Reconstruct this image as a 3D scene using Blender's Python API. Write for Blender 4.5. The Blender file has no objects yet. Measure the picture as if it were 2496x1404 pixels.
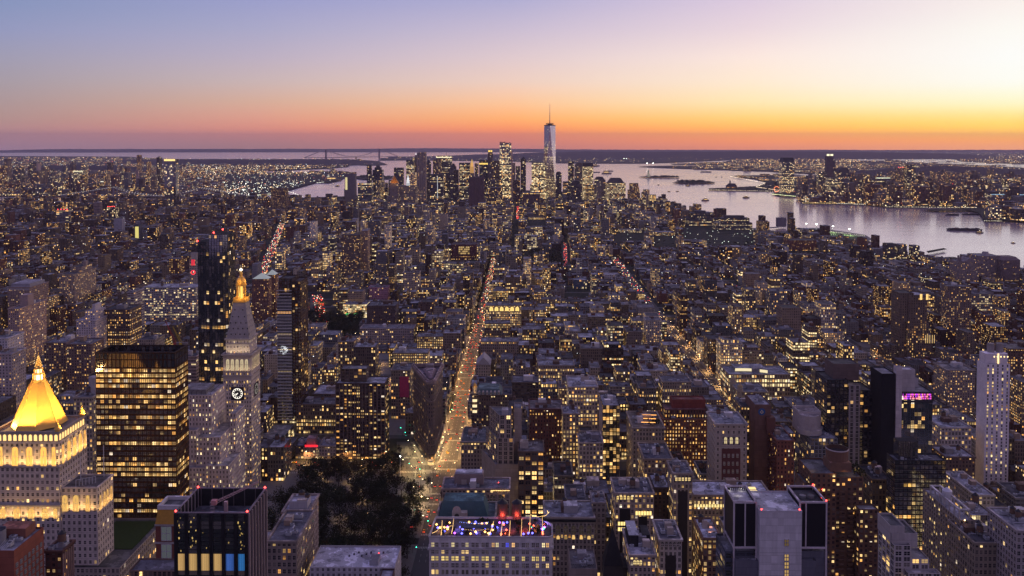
import bpy, math, random
from mathutils import Vector, Matrix
import numpy as np
R = math.radians
random.seed(11)
SC = bpy.context.scene
COL = SC.collection
FPX, PW, PH, CAMZ = 2085.0, 2496, 1404, 320.0
YAW, PITCH = R(0.6), R(1.7)
cd = bpy.data.cameras.new('camera')
cam = bpy.data.objects.new('camera', cd)
COL.objects.link(cam)
cam.location = (0, 0, CAMZ)
cam.rotation_euler = (R(90) - PITCH, 0, YAW)
cd.sensor_width = 36
cd.lens = 36 * FPX / PW
PPY = 344 + FPX * math.tan(PITCH)
cd.shift_y = -(PH / 2 - PPY) / PW
cd.clip_start, cd.clip_end = 5, 200000
SC.camera = cam
EXPO = 0.0
HAZE_D = 0.0000240
SUN_AZ, SUN_EL = R(60), R(1.0)
def lin(c):
 return tuple(((v / 255) / 12.92 if v <= 10 else ((v / 255 + .055) / 1.055) ** 2.4) for v in c)
w = bpy.data.worlds.new('World'); SC.world = w; w.use_nodes = True
nt = w.node_tree; nt.nodes.clear()
def N(t, **k):
 n = nt.nodes.new(t)
 for a, b in k.items(): setattr(n, a, b)
 return n
def Mth(op, a, b=None, c=None, clamp=False):
 n = N('ShaderNodeMath', operation=op, use_clamp=clamp)
 for i, v in enumerate((a, b, c)):
  if v is None: continue
  if isinstance(v, (int, float)): n.inputs[i].default_value = v
  else: nt.links.new(v, n.inputs[i])
 return n.outputs[0]
tc = N('ShaderNodeTexCoord'); sx = N('ShaderNodeSeparateXYZ')
nt.links.new(tc.outputs['Generated'], sx.inputs[0])
elev = Mth('MULTIPLY', Mth('ARCSINE', sx.outputs[2]), 180 / math.pi)
azim = Mth('MULTIPLY', Mth('ARCTAN2', sx.outputs[0], sx.outputs[1]), 180 / math.pi)
efac = Mth('DIVIDE', Mth('ADD', elev, 1.0), 91.0, clamp=True)
ROWS = [0, 70, 140, 200, 250, 290, 320, 345, 363]
SKY = {   # azimuth (deg from the avenue axis): colours at the ROWS, top to horizon, then (gain)
 -31.5: [(135,148,188),(148,153,190),(160,156,178),(167,155,165),(173,150,152),(175,143,142),(170,131,140),(155,124,142),(146,122,146)],
 -17: [(155,158,202),(170,168,200),(188,175,194),(202,180,180),(214,172,154),(219,156,140),(202,135,131),(168,124,133),(156,122,134)],
 -.6: [(176,173,210),(201,188,210),(223,201,206),(238,206,192),(252,197,155),(255,176,116),(236,141,110),(203,129,123),(182,124,130)],
 15: [(220,202,222),(234,214,222),(252,231,222),(255,234,210),(255,231,180),(255,208,122),(253,172,104),(242,149,112),(214,139,126)],
 29.5: [(252,242,238),(255,252,246),(255,255,252),(255,255,246),(255,250,205),(255,226,132),(254,196,110),(252,168,112),(228,160,136)],
}
GAIN = {-31.5: 1, -17: 1, -.6: 1, 15: 1.0, 29.5: .97}
def ramp(az, cols, gain, mid, zen):
 r = N('ShaderNodeValToRGB'); nt.links.new(efac, r.inputs[0])
 el = r.color_ramp.elements
 pts = []; S_ = (.175, .135, .235)
 for y, c in zip(ROWS, cols):
  e = math.degrees(math.atan((344 - y) / FPX * math.cos(R(az + .6))))
  c = lin(c) if isinstance(c[0], int) else c
  path = min(38000 / math.cos(R(az)), 320 / max(.0005, math.sin(R(max(0, e))))); T = math.exp(-HAZE_D * path)     # what the haze takes from the glow behind it
  pts.append(((e + 1) / 91, tuple(max(.03, (v * gain - s * (1 - T)) / T) for v, s in zip(c, S_))))
 pts.append(((24 + 1) / 91, mid)); pts.append((1.0, zen))
 pts.sort()
 while len(el) < len(pts): el.new(0.5)
 for e, (p, c) in zip(el, pts):
  e.position = p; e.color = (*c, 1)
 return r.outputs[0]
ZEN = (.12, .115, .36)
SUNC = [(.92,.85,.84),(.97,.9,.86),(1.0,.93,.86),(1.0,.92,.8),(1.0,.88,.6),(1,.74,.3),(1.05,.55,.16),(1,.42,.14),(.85,.34,.17)]
LOW = [(124,116,158),(132,118,156),(138,120,152),(140,119,148),(138,115,144),(132,108,138),(122,100,132),(110,94,126),(96,86,116)]
keys = [(-180, LOW, 1.0, (.33,.27,.46)), (-80, LOW, .75, (.27,.24,.43)), (-31.5, SKY[-31.5], 1, (.22,.21,.44)), (-17, SKY[-17], 1, (.23,.22,.45)),
  (-.6, SKY[-.6], 1, (.28,.25,.47)), (15, SKY[15], 1, (.42,.35,.48)), (29.5, SKY[29.5], GAIN[29.5], (.58,.47,.53)), (44, SUNC, 1, (.60,.48,.52)),
  (80, SKY[15], 1.0, (.40,.33,.44)), (120, SKY[-.6], .8, (.30,.23,.42)), (180, LOW, 1.0, (.33,.27,.46))]
cur = None
for i, (a, cols, g, mid) in enumerate(keys):
 o = ramp(max(-60, min(60, a)), cols, g, mid, ZEN)
 if cur is None: cur = o; continue
 mr = N('ShaderNodeMapRange', interpolation_type='LINEAR', clamp=True)
 mr.inputs[1].default_value = keys[i - 1][0]; mr.inputs[2].default_value = a
 nt.links.new(azim, mr.inputs[0])
 mx = N('ShaderNodeMix', data_type='RGBA')
 nt.links.new(mr.outputs[0], mx.inputs[0]); nt.links.new(cur, mx.inputs[6]); nt.links.new(o, mx.inputs[7])
 cur = mx.outputs[2]
sky = N('ShaderNodeTexSky', sky_type='NISHITA', sun_disc=False, sun_elevation=SUN_EL, sun_rotation=SUN_AZ, altitude=300)
bg1 = N('ShaderNodeBackground'); bg1.inputs[1].default_value = 1.0; nt.links.new(cur, bg1.inputs[0])
bg2 = N('ShaderNodeBackground'); bg2.inputs[1].default_value = 0.004; nt.links.new(sky.outputs[0], bg2.inputs[0])
ad = N('ShaderNodeAddShader'); ow = N('ShaderNodeOutputWorld')
nt.links.new(bg1.outputs[0], ad.inputs[0]); nt.links.new(bg2.outputs[0], ad.inputs[1]); nt.links.new(ad.outputs[0], ow.inputs[0])
sl = bpy.data.lights.new('sun', 'SUN'); sl.energy = 0.36; sl.angle = R(25); sl.color = (1, .56, .50)
so = bpy.data.objects.new('sun', sl); COL.objects.link(so)
sd = Vector((math.sin(SUN_AZ) * math.cos(R(4)), math.cos(SUN_AZ) * math.cos(R(4)), math.sin(R(4))))
so.rotation_euler = (-sd).to_track_quat('-Z', 'Y').to_euler()
SC.view_settings.view_transform = 'Standard'; SC.view_settings.look = 'None'
SC.view_settings.exposure = EXPO; SC.view_settings.gamma = 1
cy = SC.cycles
cy.max_bounces = 6; cy.diffuse_bounces = 2; cy.glossy_bounces = 3; cy.transmission_bounces = 2; cy.volume_bounces = 0
cy.sample_clamp_indirect = 2.0; cy.sample_clamp_direct = 0; cy.caustics_reflective = False; cy.caustics_refractive = False
cy.use_denoising = True
REARTH = 7.4e6
FW = Vector((-math.sin(YAW) * math.cos(PITCH), math.cos(YAW) * math.cos(PITCH), -math.sin(PITCH)))
RT = Vector((math.cos(YAW), math.sin(YAW), 0)); UP = RT.cross(FW)
def gz(x, y): return -(x * x + y * y) / (2 * REARTH)
def ray(px, py): return FW + RT * ((px - PW / 2) / FPX) + UP * ((PPY - py) / FPX)
def at(px, py, Y):
 d = ray(px, py); t = Y / d.y
 return Vector((d.x * t, Y, CAMZ + d.z * t))
def grd(px, py, z=0.0):
 d = ray(px, py).normalized(); h = math.hypot(d.x, d.y)
 lo, hi = 50.0, 90000.0
 t = None; prev = 50.0
 s = 50.0
 while s < 110000:
  if CAMZ + d.z * s < z + gz(d.x * s, d.y * s): t = s; break
  prev = s; s *= 1.01
 if t is None: t = 66000
 else:
  lo, hi = prev, t
  for _ in range(40):
   m = (lo + hi) / 2
   if CAMZ + d.z * m < z + gz(d.x * m, d.y * m): hi = m
   else: lo = m
  t = hi
 return Vector((d.x * t, d.y * t, z + gz(d.x * t, d.y * t)))
def pix(x, y, z):
 v = Vector((x, y, z - CAMZ)); dz = v.dot(FW)
 return PW / 2 + FPX * v.dot(RT) / dz, PPY - FPX * v.dot(UP) / dz
def newmat(name):
 global nt
 m = bpy.data.materials.new(name); m.use_nodes = True
 nt = m.node_tree; nt.nodes.clear()
 return m
def L(a, b): nt.links.new(a, b)
def attr(name):
 return N('ShaderNodeAttribute', attribute_type='GEOMETRY', attribute_name=name)
def sep(o):
 s = N('ShaderNodeSeparateXYZ'); L(o, s.inputs[0]); return s.outputs
def mixc(f, a, b, mode='MIX'):
 n = N('ShaderNodeMix', data_type='RGBA', blend_type=mode)
 for i, v in ((0, f), (6, a), (7, b)):
  if hasattr(v, 'links'): L(v, n.inputs[i])
  elif i == 0: n.inputs[0].default_value = v
  else: n.inputs[i].default_value = (*v[:3], 1)
 return n.outputs[2]
def noise(vec, scale, detail=3, rough=.6):
 n = N('ShaderNodeTexNoise'); n.inputs['Scale'].default_value = scale
 n.inputs['Detail'].default_value = detail; n.inputs['Roughness'].default_value = rough
 if vec is not None: L(vec, n.inputs['Vector'])
 return n.outputs['Fac']
def comb(a, b, c):
 n = N('ShaderNodeCombineXYZ')
 for i, v in enumerate((a, b, c)):
  if isinstance(v, (int, float)): n.inputs[i].default_value = v
  else: L(v, n.inputs[i])
 return n.outputs[0]
def white(vec):
 n = N('ShaderNodeTexWhiteNoise', noise_dimensions='3D'); L(vec, n.inputs['Vector'])
 return n.outputs['Value'], n.outputs['Color']
def bsdf(col, rough=.8, spec=.3, metal=0, em=None, ems=None):
 b = N('ShaderNodeBsdfPrincipled'); o = N('ShaderNodeOutputMaterial')
 for k, v in (('Base Color', col), ('Roughness', rough), ('Metallic', metal), ('Specular IOR Level', spec), ('Emission Color', em), ('Emission Strength', ems)):
  if v is None: continue
  if hasattr(v, 'links'): L(v, b.inputs[k])
  elif isinstance(v, tuple): b.inputs[k].default_value = (*v[:3], 1)
  else: b.inputs[k].default_value = v
 L(b.outputs[0], o.inputs[0]); return b
MF = newmat('building_facade')
uv = N('ShaderNodeUVMap', uv_map='UVMap').outputs[0]; u, v, _ = sep(uv)
aw, ag, al, ae = attr('wall_color'), attr('grid'), attr('light'), attr('glow')
ww, wh, mull = sep(ag.outputs['Color']); glass = ag.outputs['Alpha']
lit, flit, seed = sep(al.outputs['Color']); blind = al.outputs['Alpha']
cu, cv = Mth('FLOOR', u), Mth('FLOOR', v)
fu, fv = Mth('SUBTRACT', u, cu), Mth('SUBTRACT', v, cv)
shop = Mth('LESS_THAN', v, 1.0)
rbf, rbc = white(comb(Mth('MULTIPLY', seed, 3.1), cv, 4.7))
wn, wc = white(comb(cu, cv, seed)); r1, r2, r3 = sep(wc)
wn2, wc2 = white(comb(cu, Mth('ADD', cv, 91.0), seed)); q1, q2, q3 = sep(wc2)
wwv = Mth('MAXIMUM', ww, Mth('MULTIPLY', shop, Mth('MULTIPLY', Mth('GREATER_THAN', ww, .05), .82)))
inu = Mth('LESS_THAN', Mth('ABSOLUTE', Mth('SUBTRACT', fu, .5)), Mth('MULTIPLY', wwv, .5))
inv = Mth('LESS_THAN', Mth('ABSOLUTE', Mth('SUBTRACT', fv, .53)), Mth('MULTIPLY', wh, .5))
win = Mth('MULTIPLY', inu, inv)
mu = Mth('FRACT', Mth('MULTIPLY', Mth('DIVIDE', Mth('SUBTRACT', fu, Mth('SUBTRACT', .5, Mth('MULTIPLY', wwv, .5))), Mth('MAXIMUM', wwv, .01)), mull))
mbar = Mth('LESS_THAN', Mth('ABSOLUTE', Mth('SUBTRACT', mu, .5)), .43)
wv0 = Mth('DIVIDE', Mth('SUBTRACT', fv, Mth('SUBTRACT', .53, Mth('MULTIPLY', wh, .5))), Mth('MAXIMUM', wh, .01))
sash = Mth('GREATER_THAN', Mth('ABSOLUTE', Mth('SUBTRACT', wv0, .5)), .035)
pane = Mth('MULTIPLY', win, Mth('MULTIPLY', mbar, sash))
floorhit = Mth('LESS_THAN', rbf, flit)
prob = Mth('ADD', lit, Mth('MULTIPLY', floorhit, .8))
prob = Mth('MAXIMUM', prob, Mth('MULTIPLY', shop, Mth('MULTIPLY', Mth('GREATER_THAN', lit, .01), .6)))
rp, _c = white(comb(Mth('FLOOR', Mth('MULTIPLY', u, .5)), cv, Mth('ADD', seed, 17.0)))
sel = Mth('LESS_THAN', q3, .45)
rr = Mth('ADD', Mth('MULTIPLY', r1, Mth('SUBTRACT', 1.0, sel)), Mth('MULTIPLY', rp, sel))
on = Mth('LESS_THAN', rr, prob)
bl = Mth('LESS_THAN', wv0, Mth('ADD', .35, Mth('MULTIPLY', q1, 1.1)))       # a shade drawn down part of the window
inner = Mth('ADD', .35, Mth('MULTIPLY', bl, .65))
rn = noise(comb(Mth('MULTIPLY', u, 5.0), Mth('MULTIPLY', v, 4.0), seed), 1.0, 2)
est = Mth('MULTIPLY', Mth('MULTIPLY', on, pane), Mth('MULTIPLY', inner, Mth('MULTIPLY', Mth('ADD', .22, Mth('MULTIPLY', Mth('MULTIPLY', r2, r2), 1.5)), Mth('ADD', .45, Mth('MULTIPLY', rn, 1.0)))))
est = Mth('MULTIPLY', est, ae.outputs['Alpha'])
ecol = mixc(Mth('MULTIPLY', r3, .55), ae.outputs['Color'], (1, .78, .40))
ecol = mixc(Mth('MULTIPLY', Mth('LESS_THAN', q2, .17), .8), ecol, (1, .42, .08))
ecol = mixc(Mth('MULTIPLY', Mth('GREATER_THAN', q2, .95), .6), ecol, (1, .92, .80))
geo = N('ShaderNodeNewGeometry')
n1 = noise(geo.outputs['Position'], .11, 4); n2 = noise(comb(Mth('MULTIPLY', u, 2.3), Mth('MULTIPLY', v, .35), seed), 1.3, 3)
stain = Mth('ADD', .55, Mth('ADD', Mth('MULTIPLY', n1, .5), Mth('MULTIPLY', n2, .42)))
band = Mth('SUBTRACT', 1.0, Mth('MULTIPLY', Mth('LESS_THAN', fv, .07), .22))
bayt = Mth('ADD', .9, Mth('MULTIPLY', q3, .2))
wall = mixc(1.0, aw.outputs['Color'], comb(*[Mth('MULTIPLY', Mth('MULTIPLY', stain, band), bayt)] * 3), 'MULTIPLY')
gcol = mixc(Mth('MULTIPLY', Mth('MULTIPLY', Mth('GREATER_THAN', q2, .55), q1), blind), (.012, .016, .022), (.16, .14, .125))
base = mixc(pane, wall, gcol)
rough = Mth('SUBTRACT', .85, Mth('MULTIPLY', pane, .77))
spec = Mth('ADD', .2, Mth('MULTIPLY', pane, Mth('MULTIPLY', glass, .9)))
bf = bsdf(base, rough, spec, 0, ecol, est); L(Mth('ADD', 1.45, Mth('MULTIPLY', Mth('MULTIPLY', pane, Mth('GREATER_THAN', glass, .7)), .75)), bf.inputs['IOR'])
bmp = N('ShaderNodeBump'); bmp.inputs['Strength'].default_value = .6; bmp.inputs['Distance'].default_value = .4
L(Mth('ADD', Mth('MULTIPLY', Mth('SUBTRACT', 1.0, win), 1.0), Mth('MULTIPLY', Mth('LESS_THAN', fv, .07), .4)), bmp.inputs['Height'])
MF.cycles.emission_sampling = 'NONE'
MP = newmat('weathered_surface')
aw = attr('wall_color'); geo = N('ShaderNodeNewGeometry')
n1 = noise(geo.outputs['Position'], .35, 5, .7); n2 = noise(geo.outputs['Position'], .06, 3)
gx_, gy_, gz_ = sep(geo.outputs['Normal']); n3 = noise(geo.outputs['Position'], .13, 5, .65); up_ = Mth('GREATER_THAN', gz_, .9)
f = Mth('ADD', .42, Mth('ADD', Mth('MULTIPLY', n1, .75), Mth('MULTIPLY', n2, .4)))
f = Mth('MULTIPLY', f, Mth('ADD', 1.0, Mth('MULTIPLY', up_, Mth('SUBTRACT', Mth('MULTIPLY', Mth('GREATER_THAN', n3, .56), .75), Mth('MULTIPLY', Mth('LESS_THAN', n3, .43), .45)))))
bsdf(mixc(1.0, aw.outputs['Color'], comb(f, f, f), 'MULTIPLY'), .75, .25)
ME = newmat('glowing_surface')
aw = attr('wall_color')
bsdf((.02, .02, .02), .5, .2, 0, aw.outputs['Color'], aw.outputs['Alpha']); ME.cycles.emission_sampling = 'NONE'
def simple(name, col, rough=.7, metal=0, spec=.3, nscale=None, amt=.4):
 m = newmat(name)
 c = col
 if nscale:
  g = N('ShaderNodeNewGeometry'); f = Mth('ADD', 1 - amt * .5, Mth('MULTIPLY', noise(g.outputs['Position'], nscale, 4), amt))
  c = mixc(1.0, (*col, 1), comb(f, f, f), 'MULTIPLY')
 bsdf(c, rough, spec, metal); return m
MGOLD = newmat('gold_leaf_tiles')
g = N('ShaderNodeNewGeometry'); P = g.outputs['Position']; px_, py_, pz_ = sep(P)
rows = Mth('FRACT', Mth('MULTIPLY', pz_, 1.1)); f = Mth('ADD', .72, Mth('ADD', Mth('MULTIPLY', noise(P, .5, 5, .7), .4), Mth('MULTIPLY', Mth('GREATER_THAN', rows, .12), .12)))
bsdf(mixc(1.0, (.78, .46, .085, 1), comb(f, f, f), 'MULTIPLY'), .45, .5, .15)
MDG = simple('dark_glass', (.012, .015, .02), .06, 0, .8)
MBLK = simple('black_metal', (.02, .02, .022), .4, .3, .5, .3, .6)
MSTEEL = simple('galvanised_steel', (.62, .62, .64), .45, .15, .5, .6, .3)
MWOOD = simple('weathered_cedar', (.16, .10, .07), .85, 0, .2, 2.0, .6)
MASPH = newmat('asphalt')
g = N('ShaderNodeNewGeometry'); n1 = noise(g.outputs['Position'], .08, 5); n2 = noise(g.outputs['Position'], .9, 4, .7)
f = Mth('ADD', .45, Mth('ADD', Mth('MULTIPLY', n1, .6), Mth('MULTIPLY', n2, .5)))
bsdf(mixc(1.0, (.055, .053, .052, 1), comb(f, f, f), 'MULTIPLY'), .65, .4)
MLAND = newmat('city_ground')
g = N('ShaderNodeNewGeometry'); n1 = noise(g.outputs['Position'], .004, 6, .7); n2 = noise(g.outputs['Position'], .03, 4, .7)
bsdf(mixc(n1, mixc(n2, (.022, .024, .02, 1), (.06, .055, .05, 1)), (.035, .045, .03, 1)), .9, .1)
MPAV = newmat('pavement_concrete')
g = N('ShaderNodeNewGeometry'); n1 = noise(g.outputs['Position'], .3, 5)
bsdf(mixc(n1, (.13, .125, .12, 1), (.27, .26, .245, 1)), .85, .2)
MPAINT = simple('road_paint', (.40, .40, .37), .7, 0, .2, 1.5, .6)
MLEAF = newmat('dark_foliage')
oi = N('ShaderNodeObjectInfo'); g = N('ShaderNodeNewGeometry'); n1 = noise(g.outputs['Position'], .5, 4, .7)
c1 = mixc(oi.outputs['Random'], (.020, .034, .013, 1), (.045, .036, .013, 1))
bsdf(mixc(n1, c1, (.015, .022, .010, 1)), .8, .15)
MBARK = simple('tree_bark', (.05, .038, .03), .9, 0, .1, 3, .5)
MLAWN = simple('lawn', (.035, .06, .018), .9, 0, .1, .5, .6)
MWATER = newmat('river_water')
g = N('ShaderNodeNewGeometry'); px_, py_, pz_ = sep(g.outputs['Position'])
wv = comb(Mth('MULTIPLY', px_, .004), Mth('MULTIPLY', py_, .02), 0.0)
wv2 = comb(Mth('ADD', Mth('MULTIPLY', px_, .00035), Mth('MULTIPLY', py_, .00012)), Mth('MULTIPLY', py_, .0019), 0.0)
b1 = noise(g.outputs['Position'], .09, 4, .6); b2 = noise(wv, 1, 5, .6); b3 = noise(wv2, 1, 4, .6)
hgt = Mth('ADD', Mth('MULTIPLY', b1, .7), Mth('ADD', Mth('MULTIPLY', b2, 2.5), Mth('MULTIPLY', b3, 9.0)))
b = bsdf((.66, .535, .63), Mth('ADD', .08, Mth('MULTIPLY', b3, .14)), .5, .46)
b.inputs['IOR'].default_value = 1.33
bmp = N('ShaderNodeBump'); bmp.inputs['Strength'].default_value = .2; bmp.inputs['Distance'].default_value = 1.0
L(hgt, bmp.inputs['Height']); L(bmp.outputs[0], b.inputs['Normal'])
AM = bpy.data.materials
ZERO4 = (0.0, 0.0, 0.0, 0.0)
class MB:
 def __init__(s):
  s.v = []; s.f = []; s.uv = []; s.a = []; s.m = []
 def face(s, pts, uvs=None, a=None, m=0):
  i = len(s.v); n = len(pts); s.v.extend(pts); s.f.append(tuple(range(i, i + n)))
  s.uv.extend(uvs if uvs else [(0.0, 0.0)] * n); s.a.append(a); s.m.append(m)
 def box(s, x0, x1, y0, y1, z0, z1, a=None, m=0, bottom=False):
  p = [(x0, y0), (x1, y0), (x1, y1), (x0, y1)]
  s.prism(p, z0, z1, a, m); s.face([(x, y, z1) for x, y in p], None, a, m)
  if bottom: s.face([(x, y, z0) for x, y in reversed(p)], None, a, m)
 def prism(s, p, z0, z1, a=None, m=0, bw=None, fh=None, v0=0.0):
  n = len(p)
  for i in range(n):
   (xa, ya), (xb, yb) = p[i], p[(i + 1) % n]
   uvs = None
   if bw:
    l = math.hypot(xb - xa, yb - ya); nb = max(1, round(l / bw)); nf = max(1, round((z1 - z0) / fh))
    uvs = [(0.0 + 13 * i, v0), (nb + 13 * i, v0), (nb + 13 * i, v0 + nf), (0.0 + 13 * i, v0 + nf)]
   s.face([(xa, ya, z0), (xb, yb, z0), (xb, yb, z1), (xa, ya, z1)], uvs, a, m)
 def ring(s, p, z0, z1, out, inn, a=None, m=0):
  """a rim: outer wall, top and inner wall, pushed out / in from the outline"""
  po, pi = grow(p, out), grow(p, -inn); n = len(p)
  s.prism(po, z0, z1, a, m)
  for i in range(n):
   j = (i + 1) % n
   s.face([(*po[i], z1), (*po[j], z1), (*pi[j], z1), (*pi[i], z1)], None, a, m)
   s.face([(*pi[j], z0), (*pi[i], z0), (*pi[i], z1), (*pi[j], z1)], None, a, m)
   s.face([(*po[j], z0), (*po[i], z0), (*pi[i], z0), (*pi[j], z0)], None, a, m)
 def frustum(s, p, z0, q, z1, a=None, m=0, cap=True, bw=None, fh=None):
  n = len(p)
  for i in range(n):
   j = (i + 1) % n
   uvs = None
   if bw:
    l = math.hypot(p[j][0] - p[i][0], p[j][1] - p[i][1]); nb = max(1, round(l / bw)); nf = max(1, round((z1 - z0) / fh))
    uvs = [(0.0, 1.0), (nb, 1.0), (nb, nf + 1.0), (0.0, nf + 1.0)]
   s.face([(*p[i], z0), (*p[j], z0), (*q[j], z1), (*q[i], z1)], uvs, a, m)
  if cap: s.face([(*c, z1) for c in q], None, a, m)
 def cyl(s, x, y, z0, z1, r0, r1=None, n=12, a=None, m=0, cap=True, bw=None, fh=None):
  r1 = r0 if r1 is None else r1
  s.frustum(circ(x, y, r0, n), z0, circ(x, y, max(r1, .001), n), z1, a, m, cap, bw, fh)
 def bar(s, p, q, r, a=None, m=0, n=5):
  p, q = Vector(p), Vector(q); d = (q - p)
  if d.length < 1e-6: return
  d.normalize(); e = d.cross(Vector((0, 0, 1)) if abs(d.z) < .9 else Vector((1, 0, 0))).normalized(); g = d.cross(e)
  c = [e * math.cos(2 * math.pi * k / n) * r + g * math.sin(2 * math.pi * k / n) * r for k in range(n)]
  for k in range(n):
   k2 = (k + 1) % n
   s.face([tuple(p + c[k2]), tuple(p + c[k]), tuple(q + c[k]), tuple(q + c[k2])], None, a, m)
  s.face([tuple(p + x) for x in c], None, a, m); s.face([tuple(q + x) for x in reversed(c)], None, a, m)
 def octa(s, x, y, z, r, a=None, m=0):
  t, b = (x, y, z + r), (x, y, z - r); c = [(x + r, y, z), (x, y + r, z), (x - r, y, z), (x, y - r, z)]
  for k in range(4):
   s.face([c[k], c[(k + 1) % 4], t], None, a, m); s.face([c[(k + 1) % 4], c[k], b], None, a, m)
 def arch(s, o, ux, w, h, d, a=None, m=0, n=6):
  """arch-headed panel standing on o along direction ux, facing d"""
  pts = [(-w / 2, 0), (w / 2, 0)] + [(w / 2 * math.cos(math.pi * k / n), h - w / 2 + w / 2 * math.sin(math.pi * k / n)) for k in range(n + 1)]
  s.face([(o[0] + ux[0] * p + d[0], o[1] + ux[1] * p + d[1], o[2] + q) for p, q in pts], [(p, q) for p, q in pts], a, m)
 def mesh(s, name, mats, off=(0, 0, 0)):
  me = bpy.data.meshes.new(name)
  v = np.array(s.v, dtype=np.float64).reshape(-1, 3) - np.array(off)
  me.from_pydata(v.tolist(), [], s.f)
  u = me.uv_layers.new(name='UVMap'); u.data.foreach_set('uv', np.array(s.uv, dtype=np.float32).ravel())
  if any(x is not None for x in s.a):
   z = (ZERO4,) * 4
   full = [(tuple(x) + z)[:4] if x is not None else z for x in s.a]
   for k, nm in enumerate(('wall_color', 'grid', 'light', 'glow')):
    if k and all(x is None or len(x) == 1 for x in s.a): break
    at_ = me.attributes.new(nm, 'FLOAT_COLOR', 'FACE')
    at_.data.foreach_set('color', np.array([x[k] for x in full], dtype=np.float32).ravel())
  for mt in mats: me.materials.append(mt)
  if len(mats) > 1: me.polygons.foreach_set('material_index', np.array(s.m, dtype=np.int32))
  return me
def circ(x, y, r, n=12, ph=0.0):
 return [(x + r * math.cos(2 * math.pi * k / n + ph), y + r * math.sin(2 * math.pi * k / n + ph)) for k in range(n)]
def rect(x0, x1, y0, y1): return [(x0, y0), (x1, y0), (x1, y1), (x0, y1)]
def grow(p, d):
 if d == 0: return list(p)
 n = len(p); out = []
 for i in range(n):
  a, b, c = Vector(p[i - 1]), Vector(p[i]), Vector(p[(i + 1) % n])
  e1, e2 = (b - a).normalized(), (c - b).normalized()
  n1, n2 = Vector((e1.y, -e1.x)), Vector((e2.y, -e2.x))
  k = n1 + n2; q = k.length_squared
  k = k * (2 / q) if q > .3 else n1
  out.append((b.x + k.x * d, b.y + k.y * d))
 return out
def cen(p): return sum(q[0] for q in p) / len(p), sum(q[1] for q in p) / len(p)
def tag(o, label=None, cat=None, group=None, kind=None):
 if label: o['label'] = label
 if cat: o['category'] = cat
 if group: o['group'] = group
 if kind: o['kind'] = kind
 return o
def thing(name, label, cat, loc, group=None):
 o = bpy.data.objects.new(name, None); o.empty_display_size = 3; COL.objects.link(o); o.location = loc
 return tag(o, label, cat, group)
def base(o):
 v = Vector((0, 0, 0))
 while o is not None: v += o.location; o = o.parent
 return v
def part(name, mb, par, mat, label=None, kind=None):
 if not mb.f: return None
 me = mb.mesh(name, mat if isinstance(mat, (list, tuple)) else [mat], base(par))
 o = bpy.data.objects.new(name, me); COL.objects.link(o); o.parent = par
 return tag(o, label, kind=kind)
def solo(name, mb, mat, label, cat, loc=None, group=None, kind=None):
 loc = loc or (0, 0, 0)
 me = mb.mesh(name, mat if isinstance(mat, (list, tuple)) else [mat], loc)
 o = bpy.data.objects.new(name, me); COL.objects.link(o); o.location = loc
 return tag(o, label, cat, group, kind)
def inst(name, me, par, loc, rot=0, sc=None):
 o = bpy.data.objects.new(name, me); COL.objects.link(o); o.location = loc
 if par is not None: o.parent = par; o.location = Vector(loc) - base(par)
 if rot: o.rotation_euler = (0, 0, rot)
 if sc: o.scale = sc if isinstance(sc, tuple) else (sc, sc, sc)
 return o
def dup(o, loc=None, rz=None, par=None):
 c = o.copy(); COL.objects.link(c); c.parent = par
 if loc is not None: c.location = loc
 if rz is not None: c.rotation_euler = (0, 0, rz)
 for ch in list(o.children): dup(ch, par=c)
 return c
def plain(c): return ((*c, 1.0),)
def glowa(c, s): return ((*c, float(s)),)
AMB, YEL, PAL, WHT, GRN = (1, .50, .12), (1, .58, .17), (1, .74, .37), (1, .88, .66), (.85, .95, .45)
C = dict(lime=(.42, .36, .31), tan=(.29, .215, .16), red=(.20, .085, .06), brown=(.12, .072, .055), grey=(.25, .24, .25), white=(.58, .55, .53),
   dark=(.03, .03, .035), glass=(.045, .055, .07), cream=(.48, .41, .32), pink=(.42, .28, .25), dgrey=(.11, .11, .12), bronze=(.05, .026, .012), buff=(.36, .27, .18))
ST = {  # wall colour, bay width, storey height, window w, window h, panes, gloss, tint
 'loft': ('tan', 2.6, 3.9, .62, .60, 2, .4, YEL), 'limeloft': ('lime', 2.8, 3.9, .58, .58, 2, .4, YEL), 'brick': ('red', 2.6, 3.4, .45, .52, 1, .4, AMB),
 'brownap': ('brown', 2.8, 3.1, .50, .52, 2, .4, AMB), 'apt': ('buff', 2.9, 3.0, .45, .50, 1, .4, AMB), 'whiteapt': ('white', 3.0, 3.0, .45, .5, 2, .4, AMB),
 'office': ('grey', 3.2, 3.8, .78, .55, 3, .6, PAL), 'ribbon': ('lime', 6.0, 3.8, .94, .50, 4, .6, PAL), 'glass': ('glass', 3.0, 3.6, .92, .86, 2, .9, PAL),
 'darkg': ('dark', 3.0, 3.5, .90, .84, 1, .9, AMB), 'cream': ('cream', 2.7, 3.8, .55, .58, 2, .4, YEL), 'pink': ('pink', 2.8, 3.4, .5, .55, 2, .4, PAL),
 'whiteloft': ('white', 2.9, 3.9, .60, .58, 2, .4, YEL), 'grid': ('brown', 3.4, 3.1, .74, .62, 2, .6, AMB), 'blank': ('tan', 3, 3.5, 0, 0, 1, 0, AMB), 'dgrey': ('dgrey', 3.0, 3.6, .7, .6, 2, .6, PAL),
}
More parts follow.
